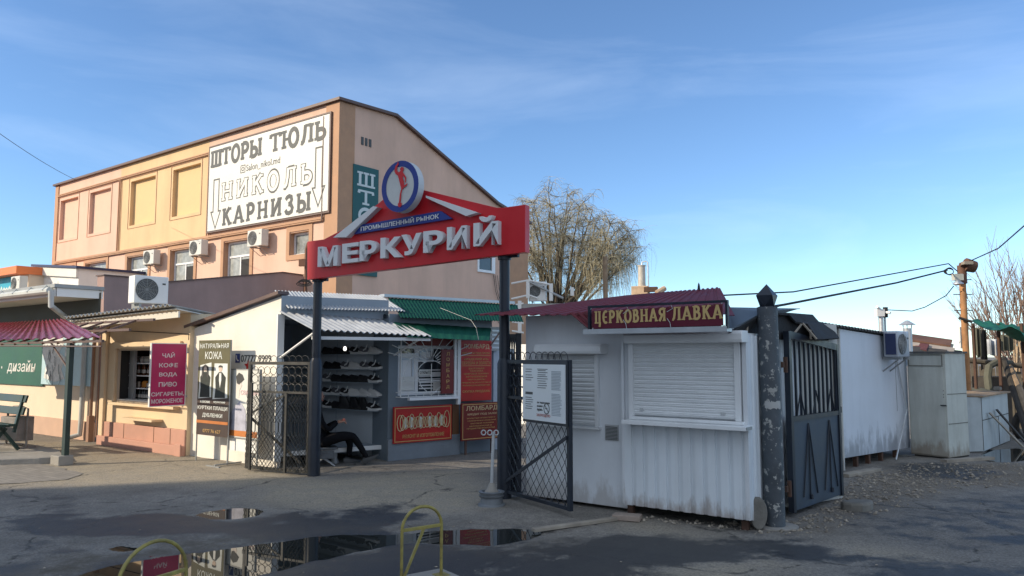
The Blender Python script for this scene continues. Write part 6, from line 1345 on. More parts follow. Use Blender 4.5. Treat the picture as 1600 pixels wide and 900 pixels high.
def torn_roof():
    # sagging tar paper and grey sheet behind the gate pillar
    a = FC.w(.0, .15, 0)
    t = thing('lean_to_roof', FC, 'torn tar paper lean-to roof between the church kiosk and the alley container', 'roof')
    def P(px, py, Y): return at(px, py, Y)
    r = MB(); r.slab(P(1133, 481, 8.2), P(1250, 483, 8.4), P(1196, 487, 7.7), P(1140, 516, 7.25), .008); r.build('metal_sheet', 'sheet_blue', t)
    pts = [(1138, 518, 7.28), (1170, 501, 7.5), (1193, 487, 7.7), (1232, 490, 8.1), (1243, 502, 8.2), (1262, 506, 8.4), (1270, 518, 8.3), (1278, 530, 8.2)]
    r = MB(); f = [P(*p) for p in pts]; back = [p+Vector((.55, .75, .03)) for p in f]
    for i in range(len(f)-1): r.slab(f[i], f[i+1], back[i+1], back[i], .02)
    r.build('tar_sheet', 'tar', t)
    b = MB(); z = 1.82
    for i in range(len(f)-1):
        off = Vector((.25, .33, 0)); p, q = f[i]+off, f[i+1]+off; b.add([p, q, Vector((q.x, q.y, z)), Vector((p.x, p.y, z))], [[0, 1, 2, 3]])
    b.build('shade_sheet', 'tar', t)  # dark sheet standing in for the shade under the torn roof
    for (pa, pb) in (((1168, 505, 7.55), (1166, 525, 7.55)), ((1252, 507, 8.3), (1236, 527, 8.1)), ((1254, 505, 8.25), (1276, 530, 8.2)), ((1266, 515, 8.3), (1267, 530, 8.3))):
        b = MB(); b.tube([P(*pa), P(*pb)], .012, 5); b.build('batten', 'old_wood', t)
    p = MB(); p.slab(P(1274, 518, 9.2), P(1300, 527, 9.6), P(1296, 528, 9.3), P(1274, 522, 9.0), .01); p.build('loose_tile', 'burgundy', t)
    # white strip of wall seen between pillar and gate
    q = at(1226, 556, 8.6); fr = Fr((q.x, q.y), 30); w = MB(fr); w.box(-.3, .9, 0, .05, 0, 2.02); tag(w.build('partition', 'container_old', top=fr), 'white board partition behind the bars of the dark iron gate', 'partition')
torn_roof()
def cabinet():
    a = G(1424, 712); b = G(1484, 718.5); fr = Fr((a.x, a.y), ang(a, b)); W_ = (b-a).length; zt = fr.f(1450, 552)[1]; dp = fr.s_(1512, 640, W_)[0]
    t = thing('metal_cabinet', fr, 'tall grey green metal cabinet with a stained door at the alley side', 'cabinet')
    c = MB(fr); c.box(0, W_, 0, dp, .03, zt); c.build('body', 'cabinet', t, bevel=.006)
    d = MB(fr); z1 = fr.f(1450, 574)[1]; d.box(.02, W_-.03, -.014, -.001, .05, z1); d = d.build('door', 'cabinet', t, bevel=.004)
    p = MB(fr); p.frame(.02, W_-.04, z1+.02, zt-.02, .012, -.012, -.001); p.build('top_panel', 'cabinet_trim', t)
    h = MB(fr); x, z = fr.f(1475, 633, -.02); h.tube([(x-.05, -.018, z-.012), (x-.05, -.035, z), (x+.04, -.035, z), (x+.04, -.018, z-.012), (x-.05, -.018, z-.012)], .006, 5); 
    for dz in (.12, .16, .22): h.box(x-.008, x+.004, -.017, -.0145, z+dz, z+dz+.014)
    h.build('handle', 'grille_dark', d)
    s = MB(fr)
    for zz_ in (fr.s_(1500, 615, W_)[1], fr.s_(1500, 661, W_)[1]): s.box(W_+.001, W_+.006, .02, dp-.02, zz_-.006, zz_+.006)
    s.build('side_joint', 'cabinet_trim', t); r = MB(fr); r.box(-.04, W_+.03, -.03, dp+.02, zt+.003, zt+.03); r.build('lid', 'tar_roof', t)
    s = MB(fr); s.box(.05, W_-.02, .02, dp, 0, .028); s.build('base', 'junk_dark', t)
    # pallet edge on the ground in front
    q = G(1490, 722); f2 = Fr((q.x, q.y), ang(a, b)+75); m = MB(f2); m.box(-.2, .8, -.06, .06, .004, .05); tag(m.build('plank', 'old_wood', top=f2), 'dark wet board lying at the foot of the tall metal cabinet', 'plank')
M('cabinet_trim', (.16, .155, .13), .7, var=.2)
cabinet()
def chest():
    a = G(1514, 707.5); b = G(1537, 707); c = G(1578, 690); fr = Fr((b.x, b.y), ang(b, c)); W_ = (c-b).length; zt = fr.f(1555, 617)[1]
    t = thing('storage_chest', fr, 'low blue grey metal storage chest with seamed panels at the alley side', 'chest')
    w2 = (a-b).length+.05; m = MB(fr); m.box(0, W_, 0, .7, .02, zt); m.build('body', 'chest', t)
    m = MB(fr); d = (a-b).normalized(); p0 = Vector((b.x, b.y, .02)); p1 = Vector((a.x, a.y, .02)); m2 = MB(); up = Vector((0, 0, zt-.02)); m2.slab(p0, p1, p1+up, p0+up, -.04); m2.build('side_panel', 'chest', t)
    j = MB(fr)
    zz_ = fr.f(1560, 650)[1]; j.box(.0, W_, -.006, -.001, zz_-.006, zz_+.006)
    for u in (.0, .58): j.box(u*W_, u*W_+.012, -.007, -.0012, .03, zt if u == 0 else zz_)
    j.build('seam', 'junk_dark', t); l = MB(fr); l.box(-.05, W_+.04, -.05, .75, zt+.003, zt+.03); l.build('lid', 'dry_wood', t)
    s = fr.f(1559, 612, .2); f2 = fr.sub(s[0], .2, 0, zt+.032); m = MB(f2); m.prism([(-.1, 0), (.11, 0), (.09, .07), (-.08, .08)], -.06, .06); tag(m.build('stone', 'stone', top=f2, bevel=.02), 'pale stone weighing down the lid of the low storage chest', 'stone')
    for i, (q0, q1, lb) in enumerate((((1545, 645), (1598, 700), 'grey plank leaning on the front of the storage chest'), ((1556, 640), (1606, 698), 'thin dark board leaning beside the grey plank on the storage chest'))):
        A = fr.f(*q0, -.03); A = fr.w(A[0], -.03, A[1]); B_ = G(*q1); m = MB(); n = Vector((.03, .03, 0)); m.slab(A-n, A+n*1.3, B_+n*1.3+Vector((0, 0, .01)), B_-n+Vector((0, 0, .01)), .02); tag(m.build('plank', 'old_wood' if i == 0 else 'junk_dark', top=None), lb, 'plank')
chest()
def utility_pole():
    p = at(1512, 600, 15.5); x, y = p.x, p.y; fr = Fr((x, y), 20); zt = at(1503, 424, 15.5).z
    t = thing('utility_pole', fr, 'rusty orange utility pole carrying a floodlight and coiled cables', 'pole')
    top = at(1503, 424, 15.5); bot = at(1514, 640, 15.5); d = (top-bot)/(top.z-bot.z); base = bot-d*bot.z
    m = MB(); m.tube([base, base+d*1.3, top], .062, 12); m.build('shaft', 'orange_pole', t, smooth='auto')
    m = MB(); m.tube([top-d*.25, top+d*.12], .085, 12); c = at(1515, 415, 15.45); m.tube([c+Vector((-.09, 0, .02)), c+Vector((.1, 0, -.03))], [.14, .12], 12); m.tube([c+Vector((-.22, -.05, .02)), c+Vector((0, 0, 0))], .04, 6); m.build('floodlight', 'rust_brown', t, smooth='auto')
    m = MB(); c = at(1512, 411, 15.3); m.box(c.x-.1, c.x+.08, c.y-.06, c.y+.06, c.z-.03, c.z+.03); m.build('floodlight_rim', 'old_wood', t)
    m = MB(); c = at(1496, 432, 15.35); m.box(c.x-.09, c.x+.09, c.y-.06, c.y+.06, c.z-.08, c.z+.05); m.build('junction_box', 'cabinet', t)
    m = MB(); c = at(1497, 444, 15.3); q = Fr((c.x, c.y), 0, c.z); m.fr = q; m.lathe([(.04, -.02), (.1, 0), (.095, .02), (.03, .08)], 14); ob = m.build('street_lamp', 'zinc', t, smooth='auto')
    m = MB(); c = at(1484, 424, 15.4)
    for k in range(4): m.tube([(c.x+(.075+.008*k)*math.cos(a*.5236), c.y+.012*k, c.z+(.075-.006*k)*math.sin(a*.5236)) for a in range(12)], .009, 4, True)
    m.build('cable_coil', 'dark', t)
    for py in (437, 460, 485):
        m = MB(); c = at(1504+(py-437)*.05, py, 15.5); m.tube([(c.x-.2 if py > 440 else c.x, c.y, c.z), (c.x+.18, c.y, c.z)], .009, 4); m.build('step_bar', 'rust', t)
    m = MB(); c = at(1509, 499, 15.4); m.tube([(c.x-.13, c.y, c.z+.03), (c.x+.12, c.y, c.z-.05)], .03, 6); m.build('clamp', 'junk_dark', t)
    # low camera mast behind the container
    p = at(1381, 520, 16.5); fr = Fr((p.x, p.y), 0); t = thing('camera_mast', fr, 'thin mast with white surveillance cameras behind the container roof', 'mast'); zt = fr.f(1381, 480)[1]
    m = MB(fr); m.tube([(-.05, 0, 0), (-.05, 0, zt-.15)], .05, 8); m.tube([(.05, .05, 0), (.06, .05, zt)], .022, 6); m.build('shaft', 'zinc', t)
    m = MB(fr); m.box(-.16, -.0, -.08, .05, zt-.2, zt-.05); m.tube([(-.05, 0, zt-.06), (-.17, -.1, zt+.0)], .03, 6); m.tube([(.0, 0, zt-.1), (.1, -.12, zt-.13)], .03, 6); m.build('camera_head', 'white_paint', t); m = MB(fr); m.tube([(.05, 0, zt-.22), (.055, 0, zt)], .05, 8); m.build('cable_bundle', 'dark', t)
M('rust_brown', (.12, .06, .04), .8, var=.3)
utility_pole()
def yard():
    # ramshackle roofs behind the cabinet
    r0 = at(1455, 545, 15.2); fr = Fr((r0.x, r0.y), 38); t = thing('scrap_roof', fr, 'heap of torn burgundy and pale roofing sheets behind the tall cabinet', 'roofing heap')
    rr = random.Random(5)
    for i, (a, b, th, mt) in enumerate((((1425, 524), (1488, 533), .5, 'rust_brown'), ((1424, 531), (1490, 540), .5, 'reed_pale'), ((1430, 537), (1452, 540), .5, 'scrap_red'), ((1440, 541), (1492, 546), .5, 'reed_pale'), ((1426, 543), (1480, 549), .5, 'junk_dark'))):
        A, B_ = at(*a, 15.6-i*.2), at(*b, 15.2-i*.2); m = MB(); off = Vector((-.3, -.45, -.12)); m.slab(A, B_, B_+off, A+off, .03); m.build('roof_sheet', mt, t)
    m = MB(); A = at(1424, 560, 15.3); B_ = at(1500, 560, 15.2); A.z = B_.z = 0; m.add([A, B_, B_+Vector((0, 0, 1.75)), A+Vector((0, 0, 1.85))], [[0, 1, 2, 3]]); m.slab(A, B_, B_+Vector((0, 0, 1.75)), A+Vector((0, 0, 1.85)), -.1); m.build('wall', 'junk_dark', t)
    # awning frame with green tarpaulin
    p = at(1560, 540, 17); fr = Fr((p.x, p.y), 10); t = thing('tarpaulin_awning', fr, 'sagging dark green tarpaulin stretched behind the orange pole', 'tarpaulin')
    m = MB(); nu, nv = 26, 6; vs = []; fs = []
    for j in range(nv+1):
        for i in range(nu+1):
            u, v = i/nu, j/nv; a = at(1514+u*116, 498+u*16, 16+u*.6); c = a+Vector((.25, -.8, -.16-.2*math.sin(math.pi*u)-.06*math.sin(u*21+v*2)-.12*u)); q = a.lerp(c, v); q.z -= .10*math.sin(math.pi*v)+.025*math.sin(u*40+3*v); vs.append(q)
    n = len(vs); vs += [q+Vector((0, 0, -.012)) for q in vs]
    for j in range(nv):
        for i in range(nu): k = j*(nu+1)+i; fs.append([k, k+1, k+nu+2, k+nu+1]); fs.append([n+k, n+k+nu+1, n+k+nu+2, n+k+1])
    m.add(vs, fs); m.build('sheet', 'tarp_green', t, smooth=True)
    for px in (1520, 1559, 1596): a = at(px, 505, 16.2); m = MB(); m.tube([(a.x, a.y, 0), (a.x, a.y, a.z)], .035, 6); m.build('post', 'rust', t)
    # hanging cloths and boards (each a thing)
    for i, (x0, x1, y0, y1, Y, mt, lb, nm) in enumerate(((1521, 1533, 512, 560, 17.1, 'tarp_olive', 'olive cloth hanging behind the orange pole', 'cloth'), (1536, 1541, 515, 580, 17.2, 'junk_dark', 'dark upright board behind the orange pole', 'board'), (1543, 1562, 530, 556, 17.6, 'container_white', 'white sheet hanging under the green tarpaulin', 'sheet'), (1564, 1584, 523, 550, 17.3, 'tarp_olive', 'green grey cloth hanging under the right of the tarpaulin', 'cloth'), (1500, 1506, 510, 545, 16.6, 'white_paint', 'strip of white sheeting left of the orange pole', 'sheet'))):
        A = at(x0, y1, Y); B_ = at(x1, y0, Y); fr = Fr((A.x, A.y), rr.uniform(-12, 12), A.z); w = B_.x-A.x; h_ = B_.z-A.z; m = MB(fr); nseg = 8; pts = [(w*k/nseg, .05*math.sin(k*1.7+i)) for k in range(nseg+1)]
        jag = [rr.uniform(0, .12)*h_ for _ in pts]; V = [(x, y, jag[k]) for k, (x, y) in enumerate(pts)]+[(x, y, h_) for x, y in pts]; n = len(pts); V2 = [(x, y+.012, z) for x, y, z in V]; F_ = [[k, k+1, k+1+n, k+n] for k in range(n-1)]
        m.add(V+V2, F_+[[c+2*n for c in f] for f in F_]); tag(m.build(nm, mt, top=fr), lb, nm)
    # back wall of boards behind the clutter
    A, B_ = G(1498, 640), None; p = at(1490, 556, 18.6); q = at(1545, 556, 18.2); fr = Fr((p.x, p.y), ang(p, q)); m = MB(fr)
    for k in range(16): m.box(k*.17, k*.17+.155, 0, .03, 0, 1.45+rr.uniform(-.18, .1)); 
    tag(m.build('board_fence', 'dry_dark', top=fr), 'dark weathered board fence behind the yard clutter', 'fence')
    # reed screen at the far right edge
    p = at(1583, 556, 18.5); fr = Fr((p.x, p.y), -8); m = MB(fr)
    for k in range(60):
        x = k*.045; zt = 2.0+rr.uniform(-.12, .2); z0 = .85+rr.uniform(-.12, .12); m.tube([(x, rr.uniform(-.04, .04), z0), (x+rr.uniform(-.1, .1), rr.uniform(-.04, .04), zt)], .022, 4)
    t = thing('reed_screen', fr, 'dry reed screen on dark poles at the far right edge', 'reed screen'); m.build('reeds', 'reed', t); m = MB(fr); m.tube([(-1.0, -.1, 1.02), (3, -.1, 1.3)], .035, 6); m.tube([(-.2, -.12, .9), (3, -.12, 1.15)], .03, 6); m.tube([(.0, 0, 0), (0, 0, 1.3)], .04, 6); m.build('pole', 'junk_dark', t); m = MB(fr); m.box(-.1, 3, .3, .35, 0, 1.0); m.build('lower_board', 'chest', t)
    # tubes, drum, boards leaning
    def leaning(px0, py0, px1, py1, Y0, Y1, r, mt, lb, nm='pipe', seg=None):
        A, B_ = at(px0, py0, Y0), at(px1, py1, Y1); m = MB(); m.tube([A]+([at(*s) for s in seg] if seg else [])+[B_], r, 8); tag(m.build(nm, mt), lb, nm)
    leaning(1546, 614, 1580, 568, 16.4, 16.9, .075, 'tarp_olive', 'bent grey green duct pipe behind the storage chest', 'duct', [(1543, 590, 16.5), (1545, 573, 16.6), (1555, 567, 16.7)])
    leaning(1576, 575, 1640, 720, 16.6, 14.2, .09, 'dry_wood', 'thick timber leaning down to the ground right of the storage chest', 'timber'); leaning(1568, 560, 1612, 700, 16.8, 14.6, .06, 'junk_dark', 'dark timber leaning beside the thicker pale one', 'timber')
    leaning(1500, 562, 1600, 572, 17, 16.8, .06, 'dry_dark', 'long horizontal timber rail across the yard clutter', 'rail')
    p = at(1527, 610, 16.3); fr = Fr((p.x, p.y), 0); m = MB(fr); m.lathe([(.28, 0), (.30, .05), (.30, .42), (.315, .44), (.30, .46), (.30, .85), (.26, .93), (.1, .98)], 18); tag(m.build('barrel', 'tarp_olive', top=fr, smooth='auto'), 'olive barrel standing behind the storage chest', 'barrel')
    p = at(1560, 610, 16.9); fr = Fr((p.x, p.y), 12, 0); m = MB(fr); m.box(-.3, .35, 0, .4, 0, 1.2); tag(m.build('crate', 'junk_dark', top=fr, bevel=.02), 'dark upright crate behind the duct pipe', 'crate')
    p = at(1600, 660, 15.6); fr = Fr((p.x, p.y), 20, 0); m = MB(fr); m.tube([(.25*math.cos(a*.5236), 0, .25+.25*math.sin(a*.5236)) for a in range(12)], .07, 8, True); tag(m.build('tyre', 'junk_dark', top=fr, smooth=True), 'old dark tyre standing at the right edge of the yard', 'tyre')
M('dry_dark', (.10, .085, .065), .9, var=.35, vs=5)
M('scrap_red', (.10, .03, .03), .8, var=.3)
yard()
# ================================================================== trees, chimney, railings, wires
M('bark', (.12, .09, .065), .9, var=.3, vs=6); M('willow_twig', (.38, .34, .23), .8, var=.25, vs=1.5); M('twig_brown', (.27, .19, .15), .85, var=.25, vs=2); M('tan_clay', (.50, .36, .24), .85, var=.2, vs=6, dirt=.4, dcol=(.2, .13, .09), ds=4)
def limb(m, p, d, L_, r, rr, n=7, wob=.15, up=0.):
    pts = [p.copy()]; d = d.normalized()
    for k in range(n):
        d = (d+Vector((rr.uniform(-wob, wob), rr.uniform(-wob, wob), rr.uniform(-wob, wob)+up))).normalized(); pts.append(pts[-1]+d*(L_/n))
    m.tube(pts, [r*(1-.72*k/n) for k in range(n+1)], 6); return pts, d
def willow():
    Y = 38; rr = random.Random(12); base = at(872, 556, Y); base.z = 0; fr = Fr((base.x, base.y), 0)
    t = thing('willow_tree', fr, 'large bare weeping willow with yellow hanging twigs behind the church kiosk', 'tree')
    tr = MB(); sticks = MB(); trunk, _ = limb(tr, base, Vector((.02, 0, 1)), 4.2, .42, rr, 6, .05); tr.build('trunk', 'bark', t, smooth=True)
    tips = []
    targets = [(815, 345), (835, 318), (858, 305), (885, 308), (905, 322), (925, 330), (850, 350), (880, 345), (910, 355), (940, 360), (960, 362), (975, 375), (985, 390), (930, 385), (955, 400), (825, 380), (810, 400), (870, 385), (900, 395), (968, 420), (952, 350), (982, 362), (930, 343), (995, 385), (820, 325), (845, 410), (890, 330), (865, 325), (945, 378), (832, 335), (990, 410)]
    lm = MB(); 
    for i, (px, py) in enumerate(targets):
        e = at(px, py, Y+rr.uniform(-2.6, 2.6)); s0 = trunk[rr.choice([3, 4, 5, 6])].copy(); mid = s0.lerp(e, .45)+Vector((rr.uniform(-.4, .4), rr.uniform(-.4, .4), rr.uniform(-.6, .2)))
        pts = []
        for k in range(10):
            u = k/9; pts.append(s0*(1-u)**2+mid*2*u*(1-u)+e*u*u+Vector((rr.uniform(-.07, .07), rr.uniform(-.07, .07), rr.uniform(-.07, .07))))
        lm.tube(pts, [.115*(1-.84*k/9) for k in range(10)], 5)
        for k in range(6, 10):
            for _ in range(4):
                q, d = limb(lm, pts[k], Vector((rr.uniform(-1, 1), rr.uniform(-1, 1), rr.uniform(.0, .9))), rr.uniform(.6, 1.3), .018, rr, 5, .28, .02); tips += q[2:]
        tips += pts[7:]
    lm.build('limbs', 'bark', t, smooth=True)
    vs = []; fs = []
    def strand(p, L_, spread, dr=.62):
        th = rr.uniform(0, 6.28); d = Vector((math.cos(th)*spread, math.sin(th)*spread, rr.uniform(.1, .8))); n = 6; q = p.copy(); pts = [q.copy()]
        for k in range(n):
            d = (d*.7+Vector((rr.uniform(-.2, .2), rr.uniform(-.2, .2), -dr))).normalized() if d.length else Vector((0, 0, -1)); q = q+d*(L_/n); pts.append(q.copy())
        twigs.tube(pts, [.0062*(1-.5*k/n) for k in range(n+1)], 3, cap=False)
    twigs = MB()
    for p in tips:
        low = p.x > base.x+1.6 or p.z < 6.2
        for _ in range(5):
            if rr.random() < (.22 if low else .07): strand(p, rr.uniform(1.0, 2.3), rr.uniform(.3, .8), .62)
            else: strand(p, rr.uniform(.3, .85), rr.uniform(.8, 1.6), rr.uniform(.08, .34))
    twigs.build('crown', 'willow_twig', t)
willow()
def shrub():
    rr = random.Random(4); Y = 25; p = at(1592, 556, Y); base = Vector((p.x, p.y, 0)); fr = Fr((p.x, p.y), 0)
    t = thing('bare_tree', fr, 'bare brown tree of upright thin stems above the green tarpaulin at the right edge', 'tree')
    tr = MB(); limb(tr, base, Vector((0, 0, 1)), 1.6, .12, rr, 4, .05); tr.build('trunk', 'twig_brown', t)
    c = MB()
    for i in range(58):
        th = rr.uniform(-1.05, 1.05); ph = rr.uniform(-.5, .5); d = Vector((math.sin(th)*.75, ph*.6, math.cos(th)*1.0)); L_ = rr.uniform(2.4, 3.4)*(1-.22*abs(th))
        pts, _ = limb(c, base+Vector((rr.uniform(-.5, .5), rr.uniform(-.3, .3), rr.uniform(.8, 1.8))), d, L_, .026, rr, 9, .06, .05)
        for k in range(3, 10):
            for _ in range(1 if k % 2 else 2):
                q, _d = limb(c, pts[k], d+Vector((rr.uniform(-.7, .7), rr.uniform(-.5, .5), .3)), rr.uniform(.5, 1.2), .010, rr, 5, .1, .06)
                if rr.random() < .6: limb(c, q[2], d+Vector((rr.uniform(-.9, .9), rr.uniform(-.5, .5), .3)), rr.uniform(.3, .7), .006, rr, 4, .1, .05)
    c.build('crown', 'twig_brown', t)
shrub()
def chimney():
    Y = 24; p = at(1003, 450, Y); fr = Fr((p.x, p.y), -20); z0 = fr.f(1003, 452)[1]; z1 = fr.f(1003, 416)[1]
    t = thing('chimney', fr, 'pale round chimney pipe with a bent side tube behind the burgundy roof', 'chimney'); m = MB(fr); m.lathe([(.13, z0+.08), (.12, z0+.15), (.115, z1), (.13, z1+.0), (.13, z1+.03)], 16); m.build('flue', 'tan_white', t, smooth='auto')
    m = MB(fr); m.box(-.3, .22, -.2, .2, 0, z0+.09); m.build('brick_base', 'tan_clay', t, bevel=.02); m = MB(fr); m.tube([(.0, 0, z1), (.02, 0, z1+.13), (.12, 0, z1+.15), (.2, -.02, z1+.12), (.21, -.02, z0)], .022, 7); m.build('side_tube', 'zinc', t, smooth='auto')
    m = MB(fr); m.box(.1, .5, -.22, .0, z0-.1, z0+.05); m.build('bracket', 'rust', t)
    a = at(1033, 452, 20); fr = Fr((a.x, a.y), 30, a.z-.1); m = MB(fr); m.tube([(-.15, 0, 0), (.12, 0, .13)], .07, 8); tag(m.build('clay_pipe', 'tan_clay', top=fr), 'short clay pipe lying tilted behind the burgundy roof ridge', 'pipe')
    a = at(946, 452, 30); fr = Fr((a.x, a.y), 0); zt = fr.f(946, 401)[1]; m = MB(fr); m.tube([(0, 0, 0), (0, 0, zt)], .10, 8); tag(m.build('wooden_pole', 'dry_wood', top=fr, smooth='auto'), 'pale wooden pole standing in front of the willow', 'pole')
    a = at(1092, 450, 9.6); fr = FC.sub(FC.f(1092, 452, 1.15)[0], 1.15, 0, FC.f(1092, 453, 1.15)[1]); m = MB(fr); m.lathe([(.02, 0), (.012, .06), (.003, .085)], 6); tag(m.build('roof_spike', 'iron', top=fr), 'tiny dark spike on the burgundy roof ridge', 'spike')
M('tan_white', (.48, .45, .40), .5, var=.15, vs=6, dirt=.5, dcol=(.25, .17, .11), ds=4)
chimney()
def stair_rail():
    # outside stair with pipe railings at the back of the peach building, air unit on its landing
    p = at(800, 556, 27); fr = Fr((p.x, p.y), -8); t = thing('stair_railing', fr, 'white pipe railing of an outside stair behind the gate post', 'railing')
    def q(px, py): return (fr.f(px, py)[0], 0, fr.f(px, py)[1])
    for a, b in (((799, 443), (825, 438)), ((799, 467), (826, 461)), ((799, 478), (818, 474)), ((800, 517), (818, 520)), ((800, 503), (818, 505)), ((826, 438), (862, 445)), ((826, 461), (840, 466))):
        m = MB(fr); m.tube([q(*a), q(*b)], .035, 6); m.build('rail', 'white_paint', t)
    for a, b in (((825, 438), (825, 466)), ((861, 443), (861, 470)), ((894, 449), (894, 462)), ((812, 470), (812, 520)), ((786, 446), (784, 520))):
        m = MB(fr); A, B_ = q(*a), q(*b); m.box(A[0]-.06, A[0]+.06, -.04, .04, B_[2], A[2]); m.build('post', 'white_paint', t)
    m = MB(fr); m.tube([q(826, 440), q(880, 466)], .045, 6); m.build('handrail', 'grey_metal', t)
    x, _, z = q(823, 470); f2 = fr.sub(x+.05, .1, 0, z); ac_unit(f2, .62, .68, .25, 'outdoor unit with a round dark fan on the landing behind the gate post', None, tone='white_paint')
    s = MB(fr); A, B_ = q(800, 472), q(850, 476); s.box(A[0], B_[0]+.6, .02, 1.3, z-.25, z-.1); s.build('landing', 'concrete', t)
    for x in (A[0]+.2, B_[0]+.4): s = MB(fr); s.box(x-.06, x+.06, .5, .62, 0, z-.25); s.build('support', 'concrete', t)
stair_rail()
def wire(name, pts, r, label, sag=0.):
    P = [at(*p) for p in pts]; out = []
    for i in range(len(P)-1):
        for k in range(10): u = k/10; q = P[i].lerp(P[i+1], u); q.z -= sag*4*u*(1-u); out.append(q)
    out.append(P[-1]); m = MB(); m.tube(out, r, 5); tag(m.build(name, 'dark'), label, 'cable')
wire('cable', [(-40, 180, 18), (118, 281, 29)], .008, 'thin cable running down to the left roof edge of the peach building', .1)
wire('cable', [(1118, 462, 10), (1240, 456, 11.2), (1482, 412, 15.2), (1496, 424, 15.4)], .011, 'thinner upper cable from the burgundy roof to the orange pole')
wire('cable', [(1150, 488, 8.6), (1225, 476, 9.6), (1400, 442, 13.4), (1480, 422, 15.3)], .016, 'thicker lower cable from the gate pillar to the orange pole')
wire('cable', [(1384, 484, 16.4), (1425, 486, 16.2), (1445, 480, 16.0), (1478, 462, 15.7), (1490, 447, 15.4)], .010, 'kinked cable from the camera mast up to the orange pole')
wire('cable', [(1518, 407, 15.4), (1560, 388, 14.2), (1640, 318, 12)], .012, 'cable rising from the orange pole to the upper right')
def service_pipe():
    p = at(477, 470, 22); fr = Fr((p.x, p.y), -37.2, p.z-.8); t = thing('service_pipe', fr, 'rusty bent service pipe with a small box beside the left end of the red sign', 'pipe')
    def q(px, py): v = at(px, py, 22); return v
    m = MB(); m.tube([q(477, 500), q(477.5, 440), q(478.5, 390), q(481, 381), q(487, 379)], .045, 7); m.build('pipe', 'rust_pipe', t, smooth='auto'); c = q(473, 411); m = MB(); m.box(c.x-.09, c.x+.1, c.y-.1, c.y, c.z-.1, c.z+.1); m.build('box', 'rust_pipe', t)
    m = MB(); c = q(477, 441)
    for k in range(3): m.tube([(c.x+(.16+.03*k)*math.cos(a*.5236), c.y-.1-.02*k, c.z+.07*math.sin(a*.5236)-.03*k) for a in range(12)], .014, 4, True)
    m.build('cable_coil', 'dark', t)
M('rust_pipe', (.19, .09, .055), .8, var=.25)
service_pipe()
# ================================================================== seated person, yellow hoops
M('cloth_black', (.008, .008, .010), .9, var=.3, vs=10, spec=.15); M('skin', (.42, .23, .16), .5, var=.08); M('hair_auburn', (.20, .075, .03), .6, var=.3); M('shoe_leather', (.02, .02, .02), .4); M('bag_grey', (.10, .11, .12), .7, var=.4, vs=12); M('yellow_paint', (.30, .245, .06), .5, var=.3, vs=14, dirt=.7, dcol=(.10, .065, .035), ds=12); M('fruit', (.55, .16, .10), .5)
def skin_mesh(name, verts, edges, radii, mat, parent, fr, root=0, sub=2):
    me = bpy.data.meshes.new(name); top = parent
    while top.parent: top = top.parent
    xf = top.matrix_basis.inverted() @ fr.m
    me.from_pydata([tuple(xf @ Vector(v)) for v in verts], edges, []); o = bpy.data.objects.new(name, me); COL.objects.link(o)
    md = o.modifiers.new('skin', 'SKIN'); md.use_smooth_shade = True; sk = me.skin_vertices[0] if me.skin_vertices else None
    if sk is None:
        bm = bmesh.new(); bm.from_mesh(me); bm.verts.layers.skin.verify(); bm.to_mesh(me); bm.free(); sk = me.skin_vertices[0]
    for i, r in enumerate(radii): sk.data[i].radius = r if isinstance(r, tuple) else (r, r)
    sk.data[root].use_root = True
    s = o.modifiers.new('sub', 'SUBSURF'); s.levels = sub; s.render_levels = sub
    dg = bpy.context.evaluated_depsgraph_get(); m2 = bpy.data.meshes.new_from_object(o.evaluated_get(dg)); o.modifiers.clear(); o.data = m2; bpy.data.meshes.remove(me); m2.name = name
    m2.materials.clear(); m2.materials.append(MAT[mat])
    for p in m2.polygons: p.use_smooth = True
    o.parent = parent; return o
